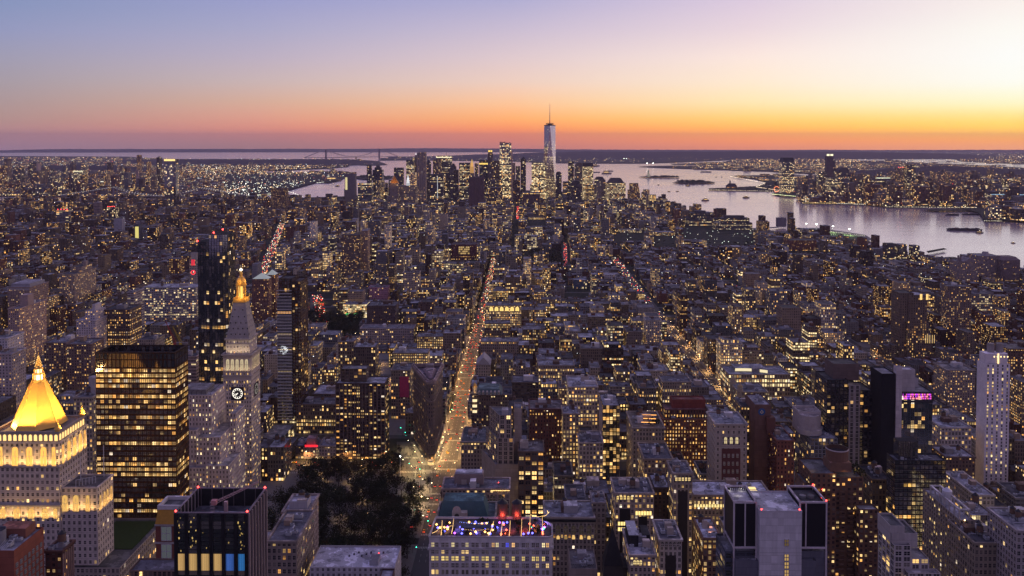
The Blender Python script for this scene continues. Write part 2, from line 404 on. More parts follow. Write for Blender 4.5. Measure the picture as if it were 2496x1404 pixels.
def style(st, lit=.2, fl=.08, col=None, tint=None, st_=1.5, **k):
 c, bw, fh, ww, wh, mu, gl, ti = ST[st]
 bw, fh, ww, wh, mu = k.get('bw', bw), k.get('fh', fh), k.get('ww', ww), k.get('wh', wh), k.get('mu', mu)
 cc = col or C[c]; j = k.get('jit', .0)
 j = 1 + random.uniform(-j, j); cc = tuple(max(.01, x * j) for x in cc)
 return ((*cc, 1.0), (ww, wh, float(mu), gl), (float(lit), float(fl), random.uniform(0, 97), k.get('bl', 1.0)), (*(tint or ti), float(st_))), bw, fh
ROOFS = [(.07, .07, .08), (.11, .11, .125), (.18, .185, .21), (.30, .31, .345), (.045, .045, .05), (.14, .14, .155)]
def mk_tank():
 b = MB(); b.cyl(0, 0, 2.6, 6.4, 1.9, 1.8, 12, None); f = MB(); r = MB(); r.cyl(0, 0, 6.4, 7.9, 2.1, .05, 12, None)
 for sx_ in (-1.2, 1.2):
  for sy_ in (-1.2, 1.2): f.bar((sx_, sy_, 0), (sx_, sy_, 2.6), .12)
 f.box(-1.6, 1.6, -1.6, 1.6, 2.4, 2.6, None, 0, True)
 return b.mesh('water_tank', [MWOOD]), r.mesh('tank_roof', [MBLK]), f.mesh('tank_frame', [MBLK])
TANK = mk_tank()
def mk_unit():
 b = MB(); b.box(-1.6, 1.6, -1.1, 1.1, .3, 2.0, plain((.36, .37, .39))); b.cyl(0, 0, 2.0, 2.35, .8, .8, 10, plain((.12, .12, .13)))
 return b.mesh('roof_unit', [MP])
UNIT = mk_unit()
def add_tank(root, x, y, z, s=1.0):
 o = inst('water_tank', TANK[0], root, (x, y, z), 0, s)
 for nm, me in (('tank_roof', TANK[1]), ('tank_frame', TANK[2])):
  c = bpy.data.objects.new(nm, me); COL.objects.link(c); c.parent = o
 return o
HERO = []     # (px0, px1, visible bottom row, Y front, footprint) of the buildings placed one by one
def block(root, p, z0, z1, st, roofc=None, par=.9, cornice=None, wname='wall', rname='roof', v0=None):
 """one volume of a building: wall with parapet, roof deck, optional cornice"""
 a, bw, fh = st
 wb = MB(); wb.prism(p, z0, z1, a, 0, bw, fh, (0.0 if z0 < 6 else 1.0) if v0 is None else v0)
 q = grow(p, -.35); pa = (tuple(a[0]), ZERO4, ZERO4, ZERO4)
 n = len(p)
 for i in range(n):
  j = (i + 1) % n
  wb.face([(*p[i], z1), (*p[j], z1), (*q[j], z1), (*q[i], z1)], None, pa)
  wb.face([(*q[j], z1 - par), (*q[i], z1 - par), (*q[i], z1), (*q[j], z1)], None, pa)
 o = part(wname, wb, root, MF)
 rb = MB(); rb.face([(*c, z1 - par) for c in q], None, plain(roofc or random.choice(ROOFS)))
 part(rname, rb, root, MP)
 if cornice:
  cb = MB(); cb.ring(p, z1 - cornice[1], z1 + .06, cornice[0], .5, plain(cornice[2] if len(cornice) > 2 else tuple(c * .9 for c in a[0][:3]))); part('cornice', cb, root, MP)
 return o
def roofstuff(root, p, z, rnd, tanks=0, bulk=1, units=1, col=None):
 xs = [c[0] for c in p]; ys = [c[1] for c in p]; cx, cy_ = cen(p); hx, hy = (max(xs) - min(xs)) / 2, (max(ys) - min(ys)) / 2
 for k in range(bulk):
  bx, by = cx + rnd.uniform(-.55, .55) * hx, cy_ + rnd.uniform(-.4, .5) * hy; s = min(hx, hy)
  w_, d_, h_ = s * rnd.uniform(.18, .38), s * rnd.uniform(.18, .35), rnd.uniform(2.8, 5.5)
  b = MB(); c_ = col or rnd.choice([C['tan'], C['grey'], C['brown'], C['white'], C['lime']])
  b.box(bx - w_, bx + w_, by - d_, by + d_, z, z + h_, plain(c_)); part('bulkhead', b, root, MP)
 for k in range(tanks):
  add_tank(root, cx + rnd.uniform(-.6, .6) * hx, cy_ + rnd.uniform(-.5, .6) * hy, z, rnd.uniform(.85, 1.15))
 for k in range(units // 2):
  b = MB(); xa, ya = cx + rnd.uniform(-.7, .5) * hx, cy_ + rnd.uniform(-.7, .5) * hy; l_ = rnd.uniform(3, 8); e = (l_, 0) if rnd.random() < .5 else (0, l_); b.bar((xa, ya, z + .6), (xa + e[0], ya + e[1], z + .6), .42, plain((.34, .35, .38))); b.bar((xa, ya, z), (xa, ya, z + 1.1), .42, plain((.34, .35, .38))); part('roof_duct', b, root, MP)
 for k in range(units):
  inst('roof_unit', UNIT, root, (cx + rnd.uniform(-.7, .7) * hx, cy_ + rnd.uniform(-.7, .7) * hy, z), rnd.choice((0, 1.57)), rnd.uniform(.7, 1.3))
def XZ(px, py, Y):
 q = at(px, py, Y); return q.x, q.z
def house(name, cat, label, x0, x1, yt, yb, Y, dep, st, roofc=None, tanks=0, bulk=1, units=2, cornice=(.5, 1.2), group=None, z0=0.0):
 """a building read from the picture: left/right edge and top of its north front standing at distance Y"""
 a = at(x0, yt, Y); b = at(x1, yt, Y); g0 = gz(a.x, Y) + z0
 p = rect(a.x, b.x, Y, Y + dep)
 root = thing(name, label, cat, ((a.x + b.x) / 2, Y + dep / 2, g0), group)
 block(root, p, g0, a.z, st, roofc, .9, cornice)
 roofstuff(root, p, a.z - .9, random, tanks, bulk, units)
 HERO.append((x0 - 2, x1 + 2, yb, Y, p))
 root['_p'] = 1; del root['_p']
 return root, p, a.z
def panel(par, name, o, ux, w_, h_, n_, a, frame=None, arch=False, d=.12, mat=None):
 """one window: a pane just proud of the wall with a stone frame round it"""
 b = MB(); nx, ny = n_
 c = (o[0] + nx * d, o[1] + ny * d, o[2])
 if arch: b.arch(c, ux, w_, h_, (0, 0), a)
 else: b.face([(c[0] + ux[0] * p, c[1] + ux[1] * p, c[2] + q) for p, q in ((-w_ / 2, 0), (w_ / 2, 0), (w_ / 2, h_), (-w_ / 2, h_))], None, a)
 win_ = part(name, b, par, mat or ME)
 if frame:
  f = MB(); t = frame[1]; d2 = d + .25
  def bx(p0, p1, q0, q1):
   k = [(p0, q0), (p1, q0), (p1, q1), (p0, q1)]
   P3 = lambda p, q, e: (o[0] + nx * e + ux[0] * p, o[1] + ny * e + ux[1] * p, o[2] + q)
   f.face([P3(p, q, d2) for p, q in k], None, plain(frame[0]))
   for i in range(4):
    (pa, qa), (pb, qb) = k[i], k[(i + 1) % 4]
    f.face([P3(pa, qa, 0.0), P3(pb, qb, 0.0), P3(pb, qb, d2), P3(pa, qa, d2)], None, plain(frame[0]))
  bx(-w_ / 2 - t, -w_ / 2, 0, h_); bx(w_ / 2, w_ / 2 + t, 0, h_); bx(-w_ / 2 - t, w_ / 2 + t, -t, 0)
  if not arch: bx(-w_ / 2 - t, w_ / 2 + t, h_, h_ + t)
  bx(-.12, .12, 0, h_ * (.8 if arch else 1)); bx(-w_ / 2, w_ / 2, h_ * .5 - .12, h_ * .5 + .12)
  part('frame', f, win_, MP)
 return win_
def arealamp(name, par, loc, tgt, sx_, sy_, e, col, spread=150):
 l = bpy.data.lights.new(name, 'AREA'); l.shape = 'RECTANGLE'; l.size = sx_; l.size_y = sy_; l.energy = e; l.color = col; l.spread = R(spread)
 o = bpy.data.objects.new(name, l); COL.objects.link(o); o.parent = par; o.location = Vector(loc) - base(par)
 o.rotation_euler = (Vector(tgt) - Vector(loc)).to_track_quat('-Z', 'Y').to_euler(); return o
def pointlamp(name, par, loc, e, col, r=.3, d=(0, 1, 0)):
 l = bpy.data.lights.new(name, 'SPOT'); l.energy = e; l.color = col; l.shadow_soft_size = r; l.spot_size = R(160); l.spot_blend = .6
 o = bpy.data.objects.new(name, l); COL.objects.link(o); o.parent = par; o.location = Vector(loc) - base(par)
 if name in ('bar_glow', 'roof_lamp', 'terrace_lamp', 'crown_lamp', 'wall_lamp', 'wall_lamp_light', 'pitch_lamp'): d = (0, .15, -1)
 o.rotation_euler = Vector(d).to_track_quat('-Z', 'Y').to_euler(); return o
def redlight(par, x, y, z, s=.9):
 b = MB(); b.octa(x, y, z + s, s, glowa((1, .05, .04), 9)); return part('warning_light', b, par, ME)
LIME = C['lime']
def gold_tower():
 T_ = thing('gold_pyramid_tower', 'floodlit limestone tower with a gold pyramid roof and glowing arched windows', 'office tower', (-312, 546, 0))
 HERO.append((-60, 262, 1420, 520, rect(-346, -250, 525, 600)))
 st = style('limeloft', .16, .05, (.54, .47, .42), YEL, 1.5, ww=.5, wh=.5, bw=3.2, fh=4.0)
 block(T_, rect(-346, -252, 527, 598), 0, 52, style('limeloft', .12, .03, (.36, .31, .27)), (.1, .1, .1), wname='podium_wall', rname='podium_roof')
 b = MB(); b.box(-286, -256, 553, 594, 51.2, 51.6); part('roof_lawn', b, T_, MLAWN)
 block(T_, rect(-290, -267, 530, 551), 52, 102, style('limeloft', .10, .03, (.54, .47, .42), YEL, 1.4, ww=.46, wh=.5, bw=3.2, fh=4.0), (.10, .10, .11), wname='wing_wall', rname='wing_roof', cornice=(.4, 1.0))
 block(T_, rect(-334, -290, 529, 563), 52, 131, st, (.2, .18, .15), cornice=(.7, .9))
 for z in (114.5, 90.0):
  b = MB(); b.ring(rect(-334, -290, 529, 563), z, z + .9, .55, .1, plain((.36, .31, .26))); part('string_course', b, T_, MP)
 b = MB(); b.prism(rect(-333, -291, 530, 562), 131, 136.4, (plain((.62, .52, .36))[0], ZERO4, ZERO4, ZERO4)); b.ring(rect(-333, -291, 530, 562), 136.0, 137.3, .5, 1.0, (plain(LIME)[0], ZERO4, ZERO4, ZERO4))
 b.face([(x, y, 136.2) for x, y in rect(-332, -292, 531, 561)], None, (plain((.3, .27, .22))[0], ZERO4, ZERO4, ZERO4)); part('crown', b, T_, MF)
 wl, ga = glowa((1, .50, .10), 1.3), glowa((1, .62, .22), 1.6)  # glow of windows and arches stands in for floodlight on the stone
 fr = ((.62, .50, .33), .45)
 for i, dx in enumerate((-35.5, -26.5, -17.5, -8.5, -2.0)):           # north face (x from the right-hand corner)
  panel(T_, 'arched_window', (-290 + dx - 1.5, 529, 115.8), (1, 0), 3.8 if 0 < i < 4 else 2.2, 12.2, (0, -1), wl, fr, True)
 for dy in (4, 11, 18, 25, 31):
  panel(T_, 'arched_window', (-290, 529 + dy, 115.8), (0, 1), 3.6 if 4 < dy < 31 else 2.0, 12.2, (1, 0), wl, fr, True)
 for k in range(13):
  panel(T_, 'crown_arch', (-331.5 + 3.25 * k, 530, 131.4), (1, 0), 2.0, 4.0, (0, -1), ga, None, True)
 for k in range(10):
  panel(T_, 'crown_arch', (-291, 532 + 3.15 * k, 131.4), (0, 1), 2.0, 4.0, (1, 0), ga, None, True)
 for i, dx in enumerate((-42, -35.5, -26.5, -17.5, -8.5, -2.0)):
  panel(T_, 'window', (-290 + dx - 1.0, 529, 82.3), (1, 0), 3.6 if 0 < i < 5 else 2.0, 6.6, (0, -1), glowa((1, .55, .14), .9), fr, True)
 for dx in (-20.5, -13.5, -6):
  panel(T_, 'window', (-267 + dx, 530, 86.5), (1, 0), 3.4 if dx < -8 else 2.0, 10.5, (0, -1), glowa((1, .58, .16), .8), fr, True)
 for dy in (3.5, 9, 13, 18):
  panel(T_, 'window', (-267, 530 + dy, 86.5), (0, 1), 2.2, 9, (1, 0), glowa((1, .58, .16), .8), fr, True)
 def octp(r, cx=-312, cy_=546):
  return [(cx + r * .98 * math.cos(a) / math.cos(math.pi / 8), cy_ + r * math.sin(a) / math.cos(math.pi / 8)) for a in [math.pi / 8 + k * math.pi / 4 for k in range(8)]]
 b = MB(); b.frustum(octp(15.4), 137.2, octp(4.1), 164.6); part('gold_roof', b, T_, MGOLD)
 b = MB()
 for k in range(8):
  p, q = octp(15.5)[k], octp(4.2)[k]; b.bar((*p, 137.3), (*q, 164.7), .22)
 part('roof_ridge', b, T_, MGOLD)
 b = MB(); b.cyl(-312, 546, 164.6, 166, 4.6, 4.2, 8); b.cyl(-312, 546, 169.6, 170.4, 3.7, 3.5, 8); b.cyl(-312, 546, 173, 173.6, 2.9, 2.6, 8); b.cyl(-312, 546, 173.6, 181.5, 2.3, .15, 8); b.bar((-312, 546, 181), (-312, 546, 184), .12)
 for k in range(8):
  c, s = math.cos(k * math.pi / 4), math.sin(k * math.pi / 4)
  b.bar((-312 + 3.6 * c, 546 + 3.6 * s, 166), (-312 + 3.3 * c, 546 + 3.3 * s, 169.6), .35); b.bar((-312 + 2.7 * c, 546 + 2.7 * s, 170.4), (-312 + 2.5 * c, 546 + 2.5 * s, 173), .3)
 lan = part('lantern', b, T_, MGOLD)
 b = MB(); b.cyl(-312, 546, 166, 169.6, 2.4, 2.3, 8, glowa((1, .72, .42), 3)); b.cyl(-312, 546, 170.4, 173, 1.9, 1.8, 8, glowa((1, .66, .3), 3))
 for k in range(40):
  z = 173.8 + k * .19; r = 2.35 * (181.8 - z) / 8.0 + .1; b.octa(-312 + r * math.cos(k * 2.4), 546 + r * math.sin(k * 2.4), z, .16, glowa((1, .55, .15), 6))
 part('lantern_light', b, lan, ME)
 for x in (-332, -292):
  for y in (531, 561):
   b = MB(); b.cyl(x, y, 136, 138.6, 1.5, 1.5, 8); b.cyl(x, y, 138.6, 141.6, 2.3, .9, 8); b.cyl(x, y, 141.6, 145, .8, .05, 8); part('corner_turret', b, T_, MGOLD)
 b = MB()
 for x, y, h in ((-283, 541, 16), (-272, 549, 21)): b.bar((x, y, 101), (x, y, 101 + h), .22)
 part('flagpole', b, T_, MSTEEL)
 b = MB()
 for k in range(7): b.bar((-282 + 1.6 * k, 533 + k, 101), (-282 + 1.6 * k, 533 + k, 105.5), .15); b.bar((-282 + 1.6 * k, 533 + k, 105.3), (-282 + 1.6 * min(6, k + 1), 533 + min(6, k + 1), 105.3), .14)
 part('roof_rail', b, T_, MSTEEL)
 warm = (1, .60, .20)
 arealamp('floodlight', T_, (-312, 527.6, 138.6), (-312, 538, 158), 25, 1.2, 22000, warm, 84)
 arealamp('floodlight', T_, (-288.6, 546, 138.6), (-305, 546, 158), 30, 1.2, 16000, warm, 90)
 arealamp('floodlight', T_, (-335.6, 546, 138.6), (-320, 546, 154), 30, 1.2, 24000, warm)
 arealamp('floodlight', T_, (-311, 526.4, 115.2), (-311, 529, 123), 44, .8, 4000, warm, 96)
 arealamp('floodlight', T_, (-287.4, 546, 115.2), (-290, 546, 123), 34, .8, 3600, warm, 96)
 arealamp('floodlight', T_, (-311, 526.4, 82), (-311, 529, 88), 40, .8, 2600, warm, 96)
 arealamp('floodlight', T_, (-278, 527.4, 86), (-278, 530, 93), 20, .8, 1500, warm, 96); arealamp('floodlight', T_, (-264.4, 540, 86), (-267, 540, 93), 18, .8, 1300, warm)
gold_tower()
def bronze_tower():
 p = rect(-304, -247, 604, 627); T_ = thing('bronze_glass_tower', 'brown bronze glass office tower with many rows of lit amber floors', 'office tower', (-275, 615, 0))
 HERO.append((215, 450, 1320, 604, p))
 st = style('darkg', .10, .42, (.12, .052, .02), (1, .52, .13), 1.15, bw=2.9, fh=3.72, ww=.95, wh=.60, mu=2)
 block(T_, p, 0, 158, st, (.02, .02, .02), wname='wall', rname='roof')
 b = MB(); a = style('darkg', 0, 0, (.045, .02, .01), bw=2.9, fh=12, ww=.94, wh=.96)
 b.prism(p, 158, 169, a[0], 0, 2.9, 11); b.ring(p, 168.2, 169.2, .15, 1.2, (plain((.05, .03, .02))[0], ZERO4, ZERO4, ZERO4)); part('crown_band', b, T_, MF)
 b = MB()
 for k in range(20): b.bar((-304 + 3.0 * k, 603.8, 0), (-304 + 3.0 * k, 603.8, 169), .16)
 for k in range(9): b.bar((-246.8, 604 + 2.85 * k, 0), (-246.8, 604 + 2.85 * k, 169), .16)
 part('mullion', b, T_, simple('bronze_anodised', (.06, .03, .015), .35, .6, .5))
 b = MB(); b.box(-296, -255, 609, 624, 158, 165, plain((.035, .03, .03)));
 for k in range(9): b.box(-292 + 4 * k, -290.4 + 4 * k, 611, 613, 165, 166.4, plain((.25, .25, .26)))
 part('plant_room', b, T_, MP)
bronze_tower()
def clock_tower():
 x0, x1, y0, y1 = -268.5, -243.2, 763, 789
 p = rect(x0, x1, y0, y1); cx, cy_ = (x0 + x1) / 2, (y0 + y1) / 2
 T_ = thing('clock_tower', 'tall pale stone clock tower with a pyramid roof and a glowing gold lantern', 'office tower', (cx, cy_, 0))
 HERO.append((534, 630, 1200, 763, p))
 stone = (.55, .48, .43)
 st = style('limeloft', .30, .06, stone, YEL, 1.4, bw=2.6, fh=3.9, ww=.5, wh=.46, mu=1)
 wl = MB(); wl.prism(p, 0, 105, st[0], 0, 2.3, 3.8)
 wl.prism(p, 105, 127, style('blank', 0, 0, stone)[0])
 part('wall', wl, T_, MF)
 b = MB()
 for z, o in ((98.0, .3), (108.0, .9), (112.5, .4), (124.6, .5), (126.8, 1.5)): b.ring(p, z, z + (1.3 if o > 1 else .8), o, .4, plain((.40, .35, .30)))
 b.face([(x, y, 127.2) for x, y in p], None, plain((.3, .27, .24))); part('cornice', b, T_, MP)
 dark = MB(); arcs = glowa((1, .80, .48), .55)
 for k in range(5):
  panel(T_, 'loggia_arch', (x0 + 4.2 + 4.25 * k, y0, 113.6), (1, 0), 2.9, 10, (0, -1), arcs, ((.46, .40, .33), .35), True)
  panel(T_, 'loggia_arch', (x1, y0 + 4.4 + 4.25 * k, 113.6), (0, 1), 2.9, 10, (1, 0), glowa((1, .76, .44), .4), ((.46, .40, .33), .35), True)
 for z in (109.3, 101.6, 96.0):
  for k in range(7):
   panel(T_, 'window', (x0 + 3 + 3.2 * k, y0, z), (1, 0), .9, 1.7, (0, -1), glowa((1, .6, .2), .8 if (k * 7 + int(z)) % 3 else .05))
 def clock(o, ux, n_, bright):
  b = MB(); e = .5; P3 = lambda q, r, d: (o[0] + n_[0] * d + ux[0] * q, o[1] + n_[1] * d + ux[1] * q, o[2] + r)
  sq = [(-5.9, -5.9), (5.9, -5.9), (5.9, 5.9), (-5.9, 5.9)]
  b.face([P3(q, r, e) for q, r in sq], None, plain((.035, .026, .03)))
  for i in range(4):
   (qa, ra), (qb, rb) = sq[i], sq[(i + 1) % 4]; b.face([P3(qa, ra, 0), P3(qb, rb, 0), P3(qb, rb, e), P3(qa, ra, e)], None, plain((.3, .26, .22)))
  ck = part('clock', b, T_, MP)
  g_ = MB(); n = 40; A = glowa((1, .93, .8), bright)
  for k in range(n):
   a0, a1 = 2 * math.pi * k / n, 2 * math.pi * (k + 1) / n
   g_.face([P3(r * math.cos(t), r * math.sin(t), e + .08) for r, t in ((4.75, a0), (4.75, a1), (4.3, a1), (4.3, a0))], None, A)
   if k % 2 == 0: g_.face([P3(r * math.cos(t), r * math.sin(t), e + .08) for r, t in ((3.0, a0), (3.0, a0 + .11), (2.75, a0 + .11), (2.75, a0))], None, A)
  for k in range(12):
   t = 2 * math.pi * k / 12; c, s = math.cos(t), math.sin(t)
   g_.face([P3(c * r - s * d, s * r + c * d, e + .1) for r, d in ((3.2, -.28), (4.2, -.36), (4.2, .36), (3.2, .28))], None, A)
  part('clock_dial', g_, ck, ME)
  for t, l, w2 in ((math.pi / 2 - 2 * math.pi * 7.4 / 12, 2.6, .3), (math.pi / 2 - 2 * math.pi * 42 / 60, 4.0, .22)):
   h = MB(); c, s = math.cos(t), math.sin(t)
   h.face([P3(c * r - s * d, s * r + c * d, e + .16) for r, d in ((-.6, -w2), (l, -w2 * .6), (l, w2 * .6), (-.6, w2))], None, A); part('clock_hand', h, ck, ME)
 clock((cx + .2, y0, 92.4), (1, 0), (0, -1), 1.6); clock((x1, cy_, 93.0), (0, 1), (1, 0), .35)
 q = rect(x0 + 2.0, x1 - 2.0, y0 + 2.0, y1 - 2.0)
 wl = MB(); a = style('limeloft', .5, .0, stone, PAL, .8, ww=.34, wh=.4, bw=3, fh=5)
 wl.prism(q, 127, 141, a[0], 0, 3, 4.8, 1.0); part('upper_wall', wl, T_, MF)
 b = MB(); b.ring(q, 136.5, 137.2, .35, .2, plain((.42, .37, .32))); b.ring(q, 140.4, 141.8, 1.0, .5, plain((.42, .37, .32))); b.face([(x, y, 141.5) for x, y in q], None, plain((.3, .28, .26))); part('upper_cornice', b, T_, MP)
 t = rect(cx - 5.4, cx + 5.4, cy_ - 5.4, cy_ + 5.4)
 b = MB(); b.frustum(grow(q, -.2), 141.6, t, 173.5, plain((.36, .33, .31))); pr = part('pyramid_roof', b, T_, MP)
 b = MB()
 for r, (z, n, o) in enumerate(((144.5, 6, 10.0), (149.5, 5, 8.6), (154.5, 4, 7.0), (160, 3, 5.3), (166, 2, 3.6))):
  f = (z - 141.6) / 31.9; yy = y0 + 2.2 + f * (cy_ - 5.4 - y0 - 2.2); xx = x1 - 2.2 - f * (x1 - 2.2 - cx - 5.4)
  for k in range(n):
   q_ = -o + 2 * o * k / max(1, n - 1)
   b.box(cx + q_ - .7, cx + q_ + .7, yy - .1, yy + 1.6, z, z + 2.1, plain((.40, .37, .34)), 0); b.face([(cx + q_ - .45, yy - .14, z + .4), (cx + q_ + .45, yy - .14, z + .4), (cx + q_ + .45, yy - .14, z + 1.7), (cx + q_ - .45, yy - .14, z + 1.7)], None, plain((.03, .03, .035)))
   b.box(xx - 1.6, xx + .1, cy_ + q_ - .7, cy_ + q_ + .7, z, z + 2.1, plain((.40, .37, .34)), 0)
 part('dormer', b, pr, MP)
 b = MB(); b.box(cx - 6, cx + 6, cy_ - 6, cy_ + 6, 173.5, 174.6); b.ring(rect(cx - 5.8, cx + 5.8, cy_ - 5.8, cy_ + 5.8), 174.6, 177.2, 0, .6)
 for k in range(8):
  c, s = math.cos(k * math.pi / 4), math.sin(k * math.pi / 4); b.bar((cx + 3.9 * c, cy_ + 3.9 * s, 174.6), (cx + 3.9 * c, cy_ + 3.9 * s, 188), .5)
 b.cyl(cx, cy_, 188, 189.6, 5.0, 5.0, 16)
 prof = [(4.5, 189.6), (4.5, 191.5), (3.9, 193.5), (2.7, 195.3), (1.5, 196.4), (1.2, 199), (1.7, 199.4), (1.0, 200.2), (.9, 201.4)]
 for (r0, z0), (r1, z1) in zip(prof, prof[1:]): b.cyl(cx, cy_, z0, z1, r0, r1, 16, None, 0, False)
 ln = part('gilded_lantern', b, T_, MGOLD)
 b = MB(); b.cyl(cx, cy_, 175, 188, 2.4, 2.4, 10, glowa((1, .55, .12), 1.6)); b.octa(cx, cy_, 202.6, 1.5, glowa((1, .9, .65), 6)); part('lantern_light', b, ln, ME)
 warm = (1, .58, .16)
 for dx, dy in ((0, -8.5), (8.5, 0), (-8.5, 0), (7, -7)): pointlamp('floodlight', T_, (cx + dx, cy_ + dy, 179), 1100, warm, .3, (-dx, -dy, 0))
 for dx, dy in ((0, -8), (8, 0)): pointlamp('floodlight', T_, (cx + dx, cy_ + dy, 193), 900, warm, .3, (-dx, -dy, 0))
 arealamp('floodlight', T_, (cx, y0 - 1.6, 128.6), (cx, y0 + 3, 141), 24, .8, 900, (1, .78, .48))
 arealamp('floodlight', T_, (cx, y0 - 2.2, 112), (cx, y0, 120), 24, .8, 700, (1, .74, .42), 110); arealamp('floodlight', T_, (x1 + 2.2, cy_, 112), (x1, cy_, 120), 24, .8, 500, (1, .74, .42), 110)
clock_tower()
def stepped_building():
 T_ = thing('stepped_stone_building', 'pale stone office building stepping down in many setbacks before the clock tower', 'office building', (-255, 705, 0))
 HERO.append((446, 582, 1205, 676, rect(-292, -236, 676, 738)))
 stone = (.55, .47, .44)
 def vol(x0, x1, y0, y1, z0, z1, lit):
  block(T_, rect(x0, x1, y0, y1), z0, z1, style('limeloft', lit, .05, stone, PAL, 1.3, bw=2.7, fh=3.9, ww=.42, wh=.5, mu=1), (.30, .29, .30), cornice=None)
 for v_ in ((-292, -257, 702, 735, 0, 109, .2), (-292, -257, 701.2, 702, 0, 106.5, .2), (-266, -246, 690, 728, 0, 78, .32), (-292, -266, 692, 702, 0, 83, .25), (-256, -237, 684, 714, 0, 57, .3), (-285, -256, 684, 692, 0, 55, .3), (-288, -240, 678, 684, 0, 38, .35), (-246, -241, 714, 738, 0, 90, .25)): vol(*v_)
 b = MB(); b.box(-284, -264, 708, 728, 108, 112, plain((.22, .21, .21)));
 for k in range(9): b.bar((-290 + 4 * k, 703, 109), (-290 + 4 * k, 703, 111.5), .15); b.bar((-290 + 4 * k, 703, 111.5), (-290 + 4 * k, 730, 111.5), .15)
 part('roof_pergola', b, T_, MP)
stepped_building()
def black_tower():
 x0, x1, y0, y1, z = -148.8, -117, 361, 387.5, 160.5
 p = rect(x0, x1, y0, y1); T_ = thing('black_column_tower', 'black high-rise with pale vertical ribs and a crane on its open roof', 'apartment tower', ((x0 + x1) / 2, 374, 0))
 HERO.append((408, 645, 1420, 361, p))
 a = style('darkg', .0, 0, (.012, .012, .014), AMB, .8, ww=.96, wh=.96, bw=5.3, fh=3.6)
 b = MB(); b.prism(p, 0, z, a[0], 0, 5.3, 3.6); part('wall', b, T_, MF)
 zr = z - 8
 b = MB(); q = grow(p, -.6)
 b.face([(*c, zr) for c in q], None, plain((.10, .10, .11))); part('roof', b, T_, MP)
 b = MB(); b.ring(p, z - .1, z + .25, .1, .7, plain((.22, .18, .20))); part('parapet_rim', b, T_, MP)
 b = MB(); n = 4
 for i in range(n):
  j = (i + 1) % n; b.face([(*q[j], zr), (*q[i], zr), (*q[i], z), (*q[j], z)], None, plain((.02, .02, .022)))
 for k in range(7): b.bar((x0 + .9, y0 + 1 + 4 * k, zr), (x0 + .9, y0 + 1 + 4 * k, z), .25, plain((.4, .33, .33))); b.bar((x0 + 2 + 5 * k, y1 - .9, zr), (x0 + 2 + 5 * k, y1 - .9, z), .25, plain((.14, .12, .12)))
 part('screen_wall', b, T_, MP)
 rib = simple('pale_rib_metal', (.36, .29, .28), .5, .2, .4)
 for k in range(7):
  b = MB(); b.box(x0 + 5.3 * k - .75 + (.75 if k == 0 else -.75 if k == 6 else 0), x0 + 5.3 * k + .75 + (.75 if k == 0 else -.75 if k == 6 else 0), y0 - .55, y0 - .02, 0, z - .2); part('column', b, T_, MBLK)
 for k in range(7):
  b = MB(); b.box(x1 + .02, x1 + .75, y0 + .1 + 4.1 * k, y0 + .75 + 4.1 * k, 0, z - .2); part('rib', b, T_, rib)
 cols = [(1, .60, .22)] * 4 + [(.10, .28, 1), (.06, .36, 1)]
 for k in range(6):
  b = MB(); xa, xb = x0 + 5.3 * k + .9, x0 + 5.3 * k + 4.4;
  for s in range(10):
   c = cols[k]; t = (.55, .75, 1, .9, .8, .95, .7, .85, .6, .5)[s]
   b.face([(xa + (xb - xa) * s / 10, y0 - .06, 135.5), (xa + (xb - xa) * (s + .86) / 10, y0 - .06, 135.5), (xa + (xb - xa) * (s + .86) / 10, y0 - .06, 142.8), (xa + (xb - xa) * s / 10, y0 - .06, 142.8)], None, glowa(c, .62 * t if k < 4 else .42 * t))
  part('lit_window', b, T_, ME)
  b = MB(); b.box(xa, xb, y0 - .12, y0 - .05, 133.6, 135.4, plain((.20, .16, .11))); part('spandrel', b, T_, MP)
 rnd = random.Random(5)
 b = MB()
 for k in range(46):   # broken reflections of lit towers, painted as glowing flecks on the dark panes
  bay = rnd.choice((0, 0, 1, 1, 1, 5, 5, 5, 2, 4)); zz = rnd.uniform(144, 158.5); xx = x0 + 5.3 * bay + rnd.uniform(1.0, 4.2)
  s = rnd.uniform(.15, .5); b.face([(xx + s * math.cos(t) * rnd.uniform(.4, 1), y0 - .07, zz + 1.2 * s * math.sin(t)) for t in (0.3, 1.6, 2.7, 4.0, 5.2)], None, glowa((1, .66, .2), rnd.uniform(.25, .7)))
 part('painted_reflection', b, T_, ME)
 for c in ((x0 + .5, y0 + .5), (x1 - .5, y0 + .5), (x0 + .5, y1 - .5), (x1 - .5, y1 - .5)): redlight(T_, *c, z + .1, .55)
 pk = (.50, .34, .33)
 K = thing('building_maintenance_crane', 'pink red lattice maintenance crane reaching over the black tower roof', 'crane', (-131, 374, zr))
 b = MB(); b.cyl(-131, 374, zr, zr + 2.2, 2.2, 2.0, 12, plain((.5, .5, .52))); b.cyl(-136.5, 372, zr, zr + 3.2, 1.7, 1.5, 12, plain((.45, .38, .38))); b.box(-139, -124, 370, 379, zr + .05, zr + .9, plain((.26, .27, .30))); part('turntable', b, K, MP)
 b = MB(); b.box(-131.7, -130.3, 373.3, 374.7, zr + 2, zr + 7.6, plain(pk)); part('mast', b, K, MP)
 b = MB(); A, B = Vector((-135.5, 372, zr + 7.8)), Vector((-119.5, 383.5, zr + 12.6)); d = B - A
 for o in ((0, 0, .55), (.6, -.4, -.4), (-.6, .4, -.4)): b.bar(A + Vector(o), B + Vector(o) * .5, .13, plain(pk))
 for k in range(14):
  a_, c_ = A + d * (k / 14), A + d * ((k + 1) / 14)
  b.bar(a_ + Vector((0, 0, .5)), c_ + Vector((.4, -.3, -.35)), .08, plain(pk)); b.bar(a_ + Vector((-.4, .3, -.35)), c_ + Vector((0, 0, .5)), .08, plain(pk))
 part('jib', b, K, MP)
